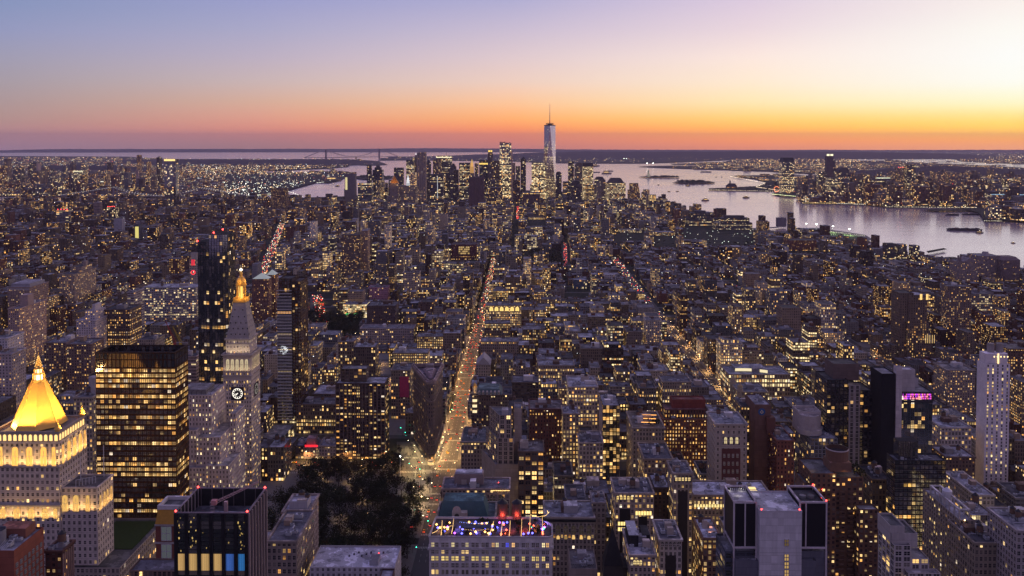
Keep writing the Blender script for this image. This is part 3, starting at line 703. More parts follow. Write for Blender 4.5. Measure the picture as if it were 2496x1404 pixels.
 b = MB(); b.box(-136.6, -134.4, 371, 373.2, zr + 7, zr + 9, plain((.55, .25, .24))); part('counterweight', b, K, MP)
 b = MB()
 for x in (-138.8, -137.4):
  for y in (376, 377.4): b.bar((x, y, zr), (x, y, zr + 7), .1, plain((.3, .25, .27)))
 for k in range(5): b.box(-139, -137.2, 375.9, 377.5, zr + 1.3 * k + .6, zr + 1.3 * k + .75, plain((.3, .25, .27)))
 solo('roof_ladder_tower', b, MP, 'small lattice ladder tower standing on the black tower roof', 'ladder tower')
black_tower()
def flatiron():
 L0, R0, L1, R1 = (-93, 842), (-85.8, 842), (-114.5, 901), (-83.5, 905)
 p = [L0, (-91.8, 839.6), (-89.4, 838.4), (-87.0, 839.6), R0, R1, L1]
 T_ = thing('wedge_building', 'narrow dark stone wedge-shaped building with a triangular roof at the forked streets', 'office building', (-94, 880, 0))
 HERO.append((1000, 1082, 1150, 838, p))
 st = style('brownap', .09, .0, (.16, .122, .104), AMB, 1.1, bw=2.3, fh=3.9, ww=.46, wh=.5, mu=1)
 block(T_, p, 0, 80, st, (.22, .18, .2), 1.0)
 b = MB(); b.ring(p, 80, 82.2, 1.6, .8, plain((.28, .21, .19))); b.ring(grow(p, .9), 78.4, 80.0, .2, .4, plain((.2, .16, .14))); b.ring(p, 82.2, 83.8, .2, .8, plain((.30, .23, .22))); part('cornice', b, T_, MP)
 for z in (9.5, 18, 62):
  b = MB(); b.ring(p, z, z + .9, .5, .2, plain((.2, .155, .13))); part('string_course', b, T_, MP)
 b = MB(); b.frustum([(-93, 856), (-89, 856), (-88, 890), (-103, 890)], 80.5, [(-92, 860), (-90, 860), (-90, 886), (-100, 886)], 83.4, plain((.30, .22, .23))); part('roof_lantern', b, T_, MP)
 b = MB(); b.box(-100, -92, 892, 899, 79.2, 84.5, plain((.22, .18, .18))); part('bulkhead', b, T_, MP)
 b = MB()
 for k in range(7): b.box(-97 + k * .9, -96.4 + k * .9, 872 + k, 874 + k, 83.3, 84.6, plain((.3, .3, .32)))
 part('roof_vent', b, T_, MP)
 for (xa, ya), (xb, yb) in ((L0, L1), (R0, R1)):
  d = Vector((xb - xa, yb - ya)).normalized(); nx_, ny_ = (-abs(d.y), 0) if xa == L0[0] else (abs(d.y), 0)
  n_ = Vector((-d.y, d.x)) if xa == L0[0] else Vector((d.y, -d.x)); l = math.hypot(xb - xa, yb - ya)
  for k in range(7):
   q = Vector((xa, ya)) + d * (l * (k + .6) / 7.4)
   b = MB(); e = n_ * .45; hw = d * 1.5
   b.prism([tuple(q - hw + n_ * 0), tuple(q + hw), tuple(q + hw * .8 + e), tuple(q - hw * .8 + e)] if xa != L0[0] else [tuple(q + hw), tuple(q - hw), tuple(q - hw * .8 + e), tuple(q + hw * .8 + e)], 22, 60, plain((.14, .105, .09)))
   part('bay', b, T_, MP)
 b = MB(); b.cyl(-89, 836.2, 0, 4.6, 3.0, 3.0, 12, plain((.25, .22, .2))); pr = part('prow_pavilion', b, T_, MP)
 b = MB(); b.cyl(-89, 836.2, .6, 3.4, 3.08, 3.08, 12, glowa((1, .62, .25), 1.2), 0, False); part('shop_window', b, pr, ME)
 scaff = MB()
 for (xa, ya), (xb, yb), o in ((L0, L1, -3.2), (R0, R1, 3.0)):
  for k in range(16):
   t = k / 15; x, y = xa + (xb - xa) * t + o, ya + (yb - ya) * t; scaff.bar((x, y, 0), (x, y, 4.4), .1, plain((.2, .2, .2)))
  scaff.face([(xa + o, ya, 4.5), (xa, ya, 4.5), (xb, yb, 4.5), (xb + o, yb, 4.5)], None, plain((.06, .06, .065)))
  scaff.face([(xa + o, ya, 4.4), (xb + o, yb, 4.4), (xb + o, yb, 5.3), (xa + o, ya, 5.3)], None, plain((.06, .07, .08)))
 solo('sidewalk_shed', scaff, MP, 'dark sidewalk shed of scaffold posts wrapped round the wedge-shaped building', 'scaffold')
flatiron()
def core_tower():
 f = lambda px, py, Y: (at(px, py, Y).x, at(px, py, Y).z)
 T_ = thing('concrete_core_tower', 'pale concrete tower with two black screened roof frames beside its core', 'hotel tower', (122, 412, 0))
 HERO.append((1755, 2020, 1420, 398, rect(98, 146, 398, 424)))
 z = 146.5
 xa, xb = f(1852, 1249, 398)[0], f(1955, 1249, 398)[0]
 con = (.56, .54, .56)
 b = MB(); b.prism(rect(xa, xb, 398, 421), 0, z, (plain(con)[0], ZERO4, ZERO4, ZERO4), 0, 3, 3.6)
 part('core_wall', b, T_, MF)
 b = MB(); b.face([(*c, z - .6) for c in grow(rect(xa, xb, 398, 421), -.3)], None, plain((.42, .42, .45))); b.ring(rect(xa, xb, 398, 421), z - .8, z, .05, .35, plain((.5, .48, .5))); part('core_roof', b, T_, MP)
 b = MB()
 for k in range(24): b.face([(xa, 397.9, 5.5 * k), (xb, 397.9, 5.5 * k), (xb, 397.9, 5.5 * k + .12), (xa, 397.9, 5.5 * k + .12)], None, plain((.2, .2, .21)))
 part('panel_joint', b, T_, MP)
 for py in (1322, 1358, 1377, 1396, 1412):
  x_, z_ = f(1917, py, 398); panel(T_, 'window', (x_, 398, z_ - 1.6), (1, 0), 1.9, 3.0, (0, -1), glowa((1, .62, .2), .5 if py != 1322 else .12), ((.3, .3, .32), .12))
 scr = simple('black_louvre', (.016, .015, .02), .5, .2, .3)
 fr = (.52, .46, .48)
 for X0, X1, sect in (((f(1788, 1235, 402)[0]), xa - .1, 2), (xb + .1, f(2017, 1235, 402)[0], 2)):
  x0, x1 = X0, X1; y0, y1 = 402, 421.5; zt, zm, zb = 149.2, 126.5, 103
  b = MB()
  for x in (x0 + .35, x1 - .35):
   for y in (y0 + .35, y1 - .35): b.box(x - .35, x + .35, y - .35, y + .35, zb, zt, plain(fr))
  for zz in (zt - .8, zm):
   b.box(x0 + .7, x1 - .7, y0, y0 + .68, zz, zz + .8, plain(fr), 0, True); b.box(x0 + .7, x1 - .7, y1 - .7, y1, zz, zz + .8, plain(fr), 0, True)
   b.box(x0, x0 + .68, y0 + .7, y1 - .7, zz, zz + .8, plain(fr), 0, True); b.box(x1 - .7, x1, y0 + .7, y1 - .7, zz, zz + .8, plain(fr), 0, True)
  xm = x0 + (x1 - x0) * (.5 if X0 < 110 else .24); b.box(xm - .3, xm + .3, y0 + .05, y0 + .6, zm + .8, zt - .8, plain(fr)); part('roof_frame', b, T_, MP)
  b = MB(); b.prism(rect(x0 + .5, x1 - .5, y0 + .45, y1 - .45), zm + .7, zt - 1.2); part('screen', b, T_, scr)
  b = MB(); b.face([(x, y, zt - 2.2) for x, y in rect(x0 + .6, x1 - .6, y0 + .6, y1 - .6)], None, plain((.50, .49, .50) if X0 < 110 else (.06, .06, .065))); part('plant_roof', b, T_, MP)
  if X0 < 110:
   for k in range(5):
    pointlamp('roof_lamp', T_, (x0 + 2 + 3 * k, y1 - 2 - (k % 2) * 6, zt - .6), 60, (1, .92, .8), .2)
  else:
   for k in range(2): b = MB(); b.cyl(x1 - 4.5 - 4 * k, y0 + 10, zt - 2.2, zt - 1.0, 1.6, 1.6, 12, plain((.2, .2, .21))); part('cooling_fan', b, T_, MP)
   redlight(T_, x1 - .4, y0 + .4, zt, .45); redlight(T_, x1 - .4, y1 - .4, zt, .45)
 for c in ((xa + 1, 398.6), (xb - 1, 398.6)): redlight(T_, *c, z, .45)
 st = style('darkg', .10, .05, (.075, .08, .10), YEL, 1.0, bw=5, fh=4.2, ww=.93, wh=.55)
 dk = style('blank', 0, 0, (.13, .13, .16))
 block(T_, rect(97.5, xa - .05, 404, 423), 0, 124, st, (.16, .16, .18), wname='glass_wall'); block(T_, rect(101.5, xa - .1, 399.5, 404), 0, 122, dk, (.20, .20, .22))
 block(T_, rect(xb + .05, 146, 403, 423), 0, 125, dk, (.18, .18, .2)); block(T_, rect(xb + .1, 139.5, 399.5, 403), 0, 122, dk, (.20, .20, .22))
 b = MB(); b.box(104, xa - .2, 406, 418, 123, 131, plain((.26, .26, .29))); b.box(103.6, xa - .2, 405.6, 418.4, 131, 132.5, plain((.05, .05, .055))); b.box(xb + .2, 140, 406, 418, 124, 131, plain((.22, .22, .25))); part('terrace_block', b, T_, MP)
 b = MB()
 for k in range(9): b.cyl(104 + .9 * k, 420, zt - 2.2, zt - 1.2, .3, .3, 8, plain((.5, .5, .5)))
 part('roof_vent', b, T_, MP)
core_tower()
def rooftop_hotel():
 x0, x1, y0, y1, z = -56.8, 19.6, 522, 549, 74.6
 p = [(x0, y0), (x1 - 2, y0), (x1, y0 + 2), (x1 + .2, y1 - 10), (x1 - 9, y1), (x0 + 1.5, y1)]
 T_ = thing('rooftop_bar_hotel', 'white stone building with a crowded colourfully lit rooftop bar', 'hotel', (-18, 536, 0))
 HERO.append((1030, 1360, 1420, 522, p))
 wh = (.64, .60, .60)
 b = MB(); b.prism(p, 0, z, style('blank', 0, 0, wh)[0], 0, 3, 3.8); b.ring(p, z - .05, z + 1.0, 0, .4, style('blank', 0, 0, wh)[0]); part('wall', b, T_, MF)
 b = MB(); b.face([(*c, z - .05) for c in grow(p, -.4)], None, plain((.06, .05, .05))); part('roof', b, T_, MP)
 b = MB(); b.ring(p, z - 7.4, z - 6.2, .9, .1, plain((.46, .43, .43))); b.ring(p, z + .4, z + 1.15, .45, .1, plain((.48, .45, .45))); part('cornice', b, T_, MP)
 rnd = random.Random(3); sp = 6.22
 dk = glowa((.10, .085, .09), .12)
 kinds = {0: [(1, .55, .2), (0.08, .10, 1), (1, .8, .4)], 2: [(1, .72, .22)]}
 nw = 0; rest = MB()
 for r in range(9):
  zz = z - 5.6 - (0 if r == 0 else 3.0 + 4.05 * (r - 1) + 1.2)
  if r: zz = z - 5.6 - 4.3 * r
  for k in range(12):
   for s in (-1.25, 1.25):
    lit_ = (r == 2 and rnd.random() < .68) or (r == 0 and rnd.random() < .55) or rnd.random() < .07
    c = (rnd.choice(kinds.get(r, [(1, .66, .25)]))) if lit_ else None
    a = glowa(c, rnd.uniform(.5, 1.25)) if c else glowa((.09, .07, .08), rnd.uniform(.05, .5))
    o = (x0 + 3.6 + sp * k + s, y0, zz)
    if nw < 96: panel(T_, 'window', o, (1, 0), 1.75, 2.75, (0, -1), a, ((.55, .51, .50), .16)); nw += 1
    else:
     rest.face([(o[0] + q, y0 - .12, zz + e) for q, e in ((-.87, 0), (.87, 0), (.87, 2.75), (-.87, 2.75))], None, a)
 for r in range(8):
  for k in range(3):
   o = (x1 + .14, y0 + 4 + 4.2 * k, z - 5.6 - 4.3 * r); rest.face([(o[0], o[1] + q, o[2] + e) for q, e in ((-.8, 0), (.8, 0), (.8, 2.6), (-.8, 2.6))], None, glowa((1, .7, .3), .8 if rnd.random() < .3 else .03))
 part('lower_window', rest, T_, ME, kind='stuff')
 bar_ = [((.95, .12, .06), 'red'), ((.12, .12, 1), 'blue'), ((1, .5, .12), 'amber'), ((.5, .1, 1), 'violet'), ((.05, .9, .35), 'green')]
 lm = {}
 for k in range(62):
  x = x0 + 3 + rnd.uniform(0, 1) * 71; y = y0 + 1.8 + rnd.uniform(0, 1) * 17
  f = (x - x0) / 76
  c, nm = (bar_[1] if rnd.random() < .5 else bar_[2]) if f < .55 else (bar_[0] if rnd.random() < .55 else bar_[1])
  if rnd.random() < .14: c, nm = rnd.choice(bar_[3:])
  if nm not in lm:
   b = MB(); b.cyl(0, 0, 0, 1.1, .12, .12, 6, plain((.05, .05, .05))); b2 = MB(); b2.octa(0, 0, 1.6, .8, glowa(c, 5)); lm[nm] = (b.mesh('lamp_post', [MP]), b2.mesh('lamp_bulb', [ME]))
  o = inst('bar_lamp', lm[nm][0], None, (x, y, z - .05)); tag(o, {'red': 'small glowing red lamp', 'blue': 'small glowing blue lamp', 'amber': 'small glowing amber lamp', 'violet': 'small glowing violet lamp', 'green': 'small glowing green lamp'}[nm] + ' among the rooftop bar tables', 'lamp', nm + ' lamps on the rooftop bar')
  q = bpy.data.objects.new('lamp_bulb', lm[nm][1]); COL.objects.link(q); q.parent = o
 for k, (x, y, c) in enumerate(((-40, 533, (.25, .2, 1)), (-27, 530, (.3, .2, 1)), (-8, 530, (1, .12, .08)), (2, 531, (1, .1, .06)), (10, 534, (1, .3, .08)), (-49, 531, (1, .5, .15)), (14, 540, (.3, .2, 1)), (-14, 534, (.2, .2, 1)))):
  pointlamp('bar_glow', T_, (x, y, z + 3), 2200, c, .6)
 sb = glowa((1, .60, .22), 4)
 posts = [((-49, 526, 9), (-49.5, 523.5, 0)), ((-42, 528, 9), (-43, 523.5, 1)), ((-17, 527, 8), (-20, 522.9, 0)), ((-11.6, 527, 8), (-12.4, 522.9, 0)), ((-6.6, 528, 8), (-7.2, 522.9, 0)), ((.6, 529, 9), (.2, 522.9, 0)), ((6, 533, 10), (5.2, 523, 2)), ((13.5, 533, 9), (13.6, 523.2, 1))]
 for (xa, ya, h), (xb, yb, h2) in posts:
  b = MB(); b.bar((xa, ya, z), (xa, ya, z + h), .12, plain((.3, .2, .1))); g_ = MB()
  for k in range(24):
   t = k / 23; g_.octa(xa + (xb - xa) * t, ya + (yb - ya) * t, z + h + (h2 + 1 - h) * t - .8 * math.sin(math.pi * t), .15, sb)
  o = solo('string_light', b, MP, 'string of warm amber bulbs sloping from its post over the rooftop bar', 'light string', (xa, ya, z), 'light strings over the rooftop bar'); part('bulb_string', g_, o, ME)
 def swag(pts, lab, c=sb, nm='string_light'):
  g_ = MB(); cord = MB()
  for A, B in zip(pts, pts[1:]):
   for k in range(18):
    t = k / 18; g_.octa(A[0] + (B[0] - A[0]) * t, A[1] + (B[1] - A[1]) * t, A[2] + (B[2] - A[2]) * t - .9 * math.sin(math.pi * t), .14, c)
   cord.bar(A, B, .03, plain((.05, .05, .05)))
  o = solo(nm, cord, MP, lab, 'light string', pts[0], 'light strings over the rooftop bar'); part('bulb_string', g_, o, ME)
 swag([(6, 533, z + 10), (13.5, 533, z + 9), (18, 541, z + 8), (17, 546, z + 7)], 'swag of amber bulbs around the right end of the rooftop bar')
 swag([(-38, 527, z + 3.4), (-19, 527, z + 3.4)], 'straight row of amber bulbs along the middle of the rooftop bar')
 swag([(-55, 524, z + 2), (-50, 527, z + 5), (-43, 528, z + 5)], 'swag of amber bulbs at the left end of the rooftop bar')
 swag([(-38.5, 533, z + 5), (-19.5, 533, z + 5)], 'straight row of blue bulbs across the middle of the rooftop bar', glowa((.2, .3, 1), 7))
 b = MB(); b.box(-38, -19, 528, 533.5, z + 3.2, z + 3.5, plain((.05, .06, .09)), 0, True)
 for x in (-37.8, -19.2): b.bar((x, 528.2, z), (x, 528.2, z + 3.2), .1, plain((.1, .1, .1))); b.bar((x, 533.2, z), (x, 533.2, z + 3.2), .1, plain((.1, .1, .1)))
 solo('bar_canopy', b, MP, 'flat dark canopy over the middle of the rooftop bar', 'canopy')
 pl = []
 for k in range(5):
  b = MB(); rr = random.Random(k)
  for j in range(60): b.octa(rr.gauss(0, .8), rr.gauss(0, .8), 1.4 + abs(rr.gauss(0, .7)), .3)
  pl.append(b.mesh('foliage', [MLEAF]))
 pot = MB(); pot.box(-.7, .7, -.7, .7, 0, 1.0, plain((.10, .08, .07))); potm = pot.mesh('planter', [MP])
 for k in range(26):
  o = inst('planter', potm, None, (x0 + 3 + rnd.random() * 70, y0 + 2 + rnd.random() * 20, z - .05)); tag(o, 'leafy shrub in a square planter among the rooftop bar tables', 'planter', 'planters on the rooftop bar')
  q = bpy.data.objects.new('foliage', pl[k % 5]); COL.objects.link(q); q.parent = o
 for k in range(60):
  o = inst('person', PERSON, None, (x0 + 3 + rnd.random() * 70, y0 + 1.5 + rnd.random() * 14, z - .05), rnd.random() * 6.3)
  tag(o, 'guest in dark clothes standing on the rooftop bar', 'person', 'guests on the rooftop bar')
 for x in (-12, -2.5):
  t = thing('rooftop_water_tank', 'round wooden water tank uplit red behind the rooftop bar' + (', left of two' if x < -5 else ', right of two'), 'water tank', (x, 551, z))
  b = MB(); b.cyl(x, 551, z + 2, z + 10, 3.4, 3.2, 16); part('barrel', b, t, MWOOD); b = MB(); b.cyl(x, 551, z + 10, z + 12.4, 3.6, .1, 16); part('tank_roof', b, t, MBLK)
  b = MB(); b.box(x - 2.8, x + 2.8, 548.4, 553.6, z - 20, z + 2, plain((.12, .1, .1))); part('tank_base', b, t, MP)
  pointlamp('uplight', t, (x, 546.2, z + 3.0), 1400, (1, .12, .08))
def mk_person():
 me = bpy.data.meshes.new('person')
 J = [((0, 0, .95), .15), ((0, 0, 1.2), .16), ((0, 0, 1.45), .17), ((0, .01, 1.55), .06), ((0, .02, 1.66), .10), ((0, .01, 1.76), .09), ((-.10, 0, .9), .10), ((-.11, .03, .5), .07), ((-.11, 0, .08), .05), ((-.11, .14, .04), .045), ((.10, 0, .9), .10), ((.12, -.05, .5), .07), ((.12, -.08, .08), .05), ((.12, .06, .04), .045), ((-.22, 0, 1.4), .065), ((-.27, .02, 1.12), .05), ((-.25, .12, .88), .04), ((.22, 0, 1.4), .065), ((.27, .02, 1.12), .05), ((.25, .12, .88), .04)]
 E = [(0, 1), (1, 2), (2, 3), (3, 4), (4, 5), (0, 6), (6, 7), (7, 8), (8, 9), (0, 10), (10, 11), (11, 12), (12, 13), (2, 14), (14, 15), (15, 16), (2, 17), (17, 18), (18, 19)]
 me.from_pydata([j[0] for j in J], E, [])
 o = bpy.data.objects.new('person', me); COL.objects.link(o)
 s = o.modifiers.new('s', 'SKIN'); o.modifiers.new('u', 'SUBSURF').levels = 1
 for i, (p, r) in enumerate(J): me.skin_vertices[0].data[i].radius = (r, r)
 me.skin_vertices[0].data[0].use_root = True
 m2 = bpy.data.meshes.new_from_object(o.evaluated_get(bpy.context.evaluated_depsgraph_get())); m2.name = 'person'
 bpy.data.objects.remove(o); m2.materials.clear(); m2.materials.append(simple('dark_clothing', (.035, .032, .04), .85, 0, .1, 6, .9)); return m2
PERSON = mk_person()
rooftop_hotel()
def slab_towers():
 Y = 925; x0, x1 = at(478, 600, Y).x, at(551, 600, Y).x; zt = at(500, 566, Y).z; zl = at(480, 590, Y).z
 T_ = thing('dark_glass_tower', 'tall slender black glass tower with three red lights on its sloping top', 'apartment tower', ((x0 + x1) / 2, Y + 14, 0)); p = rect(x0, x1, Y, Y + 30)
 HERO.append((474, 556, 950, Y, p))
 st = style('darkg', .09, .02, (.014, .018, .022), (1, .55, .16), 1.1, bw=3.2, fh=3.8, ww=.94, wh=.9)
 b = MB(); xm = x0 + (x1 - x0) * .42
 b.prism([(x0, Y + 4), (xm, Y), (xm, Y + 30), (x0, Y + 28)], 0, zl, st[0], 0, 3.2, 3.8); b.prism([(xm, Y), (x1 - 4, Y), (x1, Y + 5), (x1, Y + 30), (xm, Y + 30)], 0, zt - 3, st[0], 0, 3.2, 3.8)
 b.face([(x0, Y + 4, zl), (xm, Y, zl), (xm, Y + 30, zl), (x0, Y + 28, zl)], None, plain((.03, .03, .03)) + (ZERO4,) * 3); b.face([(xm, Y, zt - 3), (x1 - 4, Y, zt - 3), (x1, Y + 5, zt - 3), (x1, Y + 30, zt - 3), (xm, Y + 30, zt - 3)], None, plain((.03, .03, .03)) + (ZERO4,) * 3); part('wall', b, T_, MF)
 b = MB()
 for t in range(10): b.bar((xm + (x1 - xm) * t / 9, Y + 1, zt - 3), (xm + (x1 - xm) * t / 9, Y + 1, zt + t * .35), .25, plain((.08, .08, .09)))
 b.bar((xm, Y + 1, zt), (x1, Y + 1, zt + 3), .3, plain((.1, .1, .1))); b.bar((x0, Y + 4, zl), (xm, Y + 1, zl + 6), .3, plain((.1, .1, .1))); part('crown_frame', b, T_, MP)
 for px, py in ((481, 588), (521, 568), (543, 560)):
  q = at(px, py, Y + 1); redlight(T_, q.x, Y + 1, q.z - .8, 1.15)
 fin = MB()
 for k in range(57): fin.box(x0 - .1, x1 - 4, Y - .25, Y - .05, 3.8 * k + 3.4, 3.8 * k + 3.62, plain((.05, .06, .07)))
 Y = 922; x0, x1, x2 = at(675, 700, Y).x, at(710, 700, Y).x, at(731, 700, Y).x; zt = at(690, 728, Y).z; zh = at(690, 680, Y).z
 T_ = thing('striped_glass_tower', 'slim glass tower with pale horizontal floor bands and a bronze side', 'apartment tower', (x1, Y + 14, 0)); HERO.append((670, 738, 1085, Y, rect(x0, x2, Y, Y + 34)))
 a = style('glass', .10, .0, (.16, .16, .165), (1, .7, .3), 1.0, bw=16, fh=3.45, ww=.98, wh=.55, mu=5)
 block(T_, rect(x0, x1, Y, Y + 30), 16, zt, a, (.1, .1, .1), v0=1.0)
 br = style('darkg', .10, .0, (.07, .032, .018), AMB, 1.0, bw=3, fh=3.45, ww=.8, wh=.7)
 block(T_, rect(x1 + .05, x2, Y + 3, Y + 34), 16, zh - 3, br, (.06, .05, .05), v0=1.0, wname='bronze_wall'); block(T_, rect(x0 + 1, x1, Y + 4, Y + 30), zt, zh, style('darkg', .02, 0, (.07, .032, .018), bw=3, fh=3.45), (.05, .05, .05), wname='crown_wall')
 for k in range(0, 42):
  pass
 b = MB()
 for k in range(42): b.box(x0 - .2, x1 + .3, Y - .6, Y - .02, 16 + 3.45 * k, 16.75 + 3.45 * k, plain((.50, .49, .47)))
 part('balcony_band', b, T_, MP)
 g_ = MB(); c = at(692, 853, Y)
 for k in range(60):
  t = random.random() * 6.28; r = 4.6 * (.3 + .7 * random.random()); g_.octa(c.x + r * math.cos(t), Y - .8, c.z + r * math.sin(t), .22, glowa((.9, .95, 1), 3))
 part('lit_wreath', g_, T_, ME)
 block(T_, rect(x0 - 5, x0 + 22, 850, 905), 0, 17, style('glass', .55, .3, (.2, .19, .17), (1, .72, .3), 1.5, bw=3, fh=4.2, ww=.92, wh=.8), (.2, .2, .2), wname='podium_wall')
 Y = 850; T_, p, z = house('gridded_apartment_slab', 'apartment tower', 'wide brown apartment slab with a grid of piers, left of the forked avenues', 818, 938, 934, 1138, Y, 26, style('grid', .33, .05, (.085, .055, .045), (1, .55, .15), 1.25, bw=4.0, fh=2.95, ww=.72, wh=.55, mu=2), tanks=0, bulk=0, units=3)
 b = MB(); n = 13
 for k in range(n + 1):
  x = p[0][0] + (p[1][0] - p[0][0]) * k / n; b.box(x - .35, x + .35, Y - .5, Y - .03, 5, z + .5, plain((.19, .14, .12)))
 part('pier', b, T_, MP)
 block(T_, rect(p[0][0] + 4, p[0][0] + 30, Y + 6, Y + 22), z, z + 13, style('grid', .1, 0, (.12, .085, .07), bw=4, fh=3), (.2, .2, .2), wname='penthouse_wall', v0=1.0)
slab_towers()
def tower_set():
 T_, p, z = house('white_apartment_slab', 'apartment tower', 'tall white apartment slab with a blank side and columns of lit windows', 2403, 2462, 888, 1210, 764, 14, style('whiteapt', .40, 0, (.80, .74, .75), (1, .68, .25), 1.2, bw=4.6, fh=3.0, ww=.36, wh=.62, mu=1), cornice=None, bulk=0)
 x0, x1 = p[0][0], p[1][0]
 b = MB(); b.box(x0 - .3, x0 - .02, 763.7, 778.3, 0, z + .3, plain((.80, .74, .75))); part('blank_side_wall', b, T_, MP)
 b = MB(); b.box(x0 + 1, x1 - .5, 767, 777, z - .9, z + 9, plain((.72, .66, .67))); part('penthouse', b, T_, MP)
 for k in range(5): panel(T_, 'penthouse_window', (x0 + 9 + 3 * k, 767, z + 5.5), (1, 0), 1.0, 1.2, (0, -1), glowa((1, .7, .3), 2.5))
 b = MB(); b.box(x0 + 12, x0 + 13, 766.4, 766.9, z, z + 9, glowa((1, .7, .3), 2)); part('lit_stair', b, T_, ME)
 for x in (x0 + 9, x0 + 17):
  b = MB(); b.cyl(x, 773, z + 9, z + 17, 3, 3, 12, plain((.3, .27, .26))); part('rooftop_drum', b, T_, MP)
 Y = 683; a = lambda px, py: at(px, py, Y)
 x0, x1, x2, x3 = a(2147, 901).x, a(2181, 901).x, a(2195, 901).x, a(2274, 901).x
 T_ = thing('spine_wall_hotel', 'glass hotel with a black slab, white spine wall and purple lit bar', 'hotel', ((x0 + x3) / 2, Y + 15, 0)); HERO.append((2140, 2280, 1100, Y, rect(x0, x3, Y, Y + 30)))
 block(T_, rect(x0, x1, Y - 2, Y + 20), 0, a(0, 903).z, style('blank', 0, 0, (.016, .016, .02)), (.25, .25, .27), wname='black_wall')
 block(T_, rect(x1 + .05, x2, Y - 3, Y + 2.4), 0, a(0, 886).z, style('blank', 0, 0, (.52, .47, .47)), (.4, .4, .42), wname='spine_wall')
 zt = a(0, 948).z; block(T_, rect(x2 + .05, x3, Y, Y + 26), 0, zt, style('glass', .16, .02, (.07, .085, .10), YEL, 1.0, bw=3, fh=3.3, ww=.9, wh=.9), (.2, .2, .22), wname='glass_wall')
 block(T_, rect(x2 + .1, x2 + 13, Y + 2.5, Y + 12), zt - .9, a(0, 897).z, style('blank', 0, 0, (.45, .41, .41)), (.4, .4, .42), wname='lift_house_wall'); block(T_, rect(x2 + 14, x3 - 4, Y + 16, Y + 25), zt - .9, a(0, 930).z, style('blank', 0, 0, (.40, .37, .38)), (.3, .3, .3), wname='lift_house_wall')
 b = MB()
 for k in range(34):
  c = random.choice([(.55, .04, 1), (.7, .05, .9), (.45, .05, 1), (1, .12, .5), (1, .3, .25)]); xx = x2 + 2 + (x3 - x2 - 3) * k / 34
  for zr in range(3):
   if random.random() < .8: b.face([(xx, Y - .15, a(0, 966).z + zr * 1.6), (xx + .6, Y - .15, a(0, 966).z + zr * 1.6), (xx + .6, Y - .15, a(0, 966).z + zr * 1.6 + 1.2), (xx, Y - .15, a(0, 966).z + zr * 1.6 + 1.2)], None, glowa((1, .25, .3) if zr == 0 and 8 < k < 22 else c, random.uniform(.5, 2)))
 part('bar_window', b, T_, ME)
 b = MB(); b.box(x2 + 1, x3 + .3, Y - .5, Y - .02, a(0, 974).z, a(0, 969).z, plain((.04, .04, .05))); part('bar_ledge', b, T_, MP)
 Y = 700; a = lambda px, py: at(px, py, Y)
 T_ = thing('bay_front_tower', 'dark apartment tower with a pale window bay and a plain brown top', 'apartment tower', (a(2086, 900).x, Y + 15, 0)); HERO.append((2022, 2150, 1120, Y, rect(a(2026, 900).x, a(2146, 900).x, Y, Y + 30)))
 block(T_, rect(a(2026, 0).x, a(2078, 0).x, Y, Y + 28), 0, a(0, 920).z, style('darkg', .16, 0, (.035, .03, .032), AMB, 1.0, bw=3.2, fh=3.1, ww=.8, wh=.7), (.06, .06, .06)); block(T_, rect(a(2107, 0).x, a(2140, 0).x, Y, Y + 26), 0, a(0, 945).z, style('darkg', .16, 0, (.035, .03, .032), AMB, 1.0, bw=3.2, fh=3.1, ww=.8, wh=.7), (.06, .06, .06))
 block(T_, rect(a(2079, 0).x, a(2106, 0).x, Y - 2, Y + 20), 0, a(0, 932).z, style('apt', .06, 0, (.34, .30, .29), AMB, 1, bw=4.4, fh=3.1, ww=.58, wh=.75), (.2, .2, .2), wname='bay_wall'); block(T_, rect(a(2048, 0).x, a(2112, 0).x, Y + 6, Y + 26), a(0, 925).z, a(0, 886).z, style('blank', 0, 0, (.15, .11, .10)), (.07, .07, .07), wname='plant_wall')
 for px in (2087, 2100): pointlamp('wall_lamp', T_, (a(px, 0).x, Y + 4.5, a(0, 925).z), 25, (1, .6, .25), .2)
 Y = 603; T_, p, z = house('black_glass_office', 'office building', 'black glass office block with a curved glass penthouse on its roof', 2182, 2306, 1122, 1265, Y, 14, style('darkg', .07, .03, (.02, .02, .024), (1, .55, .12), 1.2, bw=3.1, fh=3.2, ww=.93, wh=.78), (.12, .12, .14), cornice=(.1, .5), bulk=0, units=6)
 b = MB(); xa, xb = at(2196, 1100, Y).x, at(2246, 1100, Y).x; f = style('darkg', 0, 0, (.03, .03, .036), bw=1.6, fh=1.4, ww=.9, wh=.85); b.prism([(xa, Y + 4), (xb - 3, Y + 3), (xb, Y + 5), (xb, Y + 12), (xa, Y + 12)], z - .9, at(0, 1072, Y).z, f[0], 0, 1.6, 1.4); b.face([(xa, Y + 4, at(0, 1072, Y).z), (xb - 3, Y + 3, at(0, 1072, Y).z), (xb, Y + 5, at(0, 1072, Y).z), (xb, Y + 12, at(0, 1072, Y).z), (xa, Y + 12, at(0, 1072, Y).z)], None, f[0]); part('penthouse', b, T_, MF)
 b = MB()
 for k in range(int(z / 3.2)): b.box(p[0][0] - .15, p[1][0] + .15, Y - .22, Y - .02, 3.2 * k, 3.2 * k + .35, plain((.10, .09, .09)))
 part('floor_band', b, T_, MP)
 Y = 522; T_ = thing('drum_topped_brick_tower', 'brown brick apartment tower with a round drum on top and lit bay windows', 'apartment tower', (185, 540, 0)); a = lambda px, py: at(px, py, Y); HERO.append((1970, 2150, 1420, Y - 6, rect(176, 222, 516, 552)))
 bs = lambda l: style('brownap', l, .0, (.155, .085, .055), (1, .60, .2), 1.3, bw=3.2, fh=3.0, ww=.5, wh=.5)
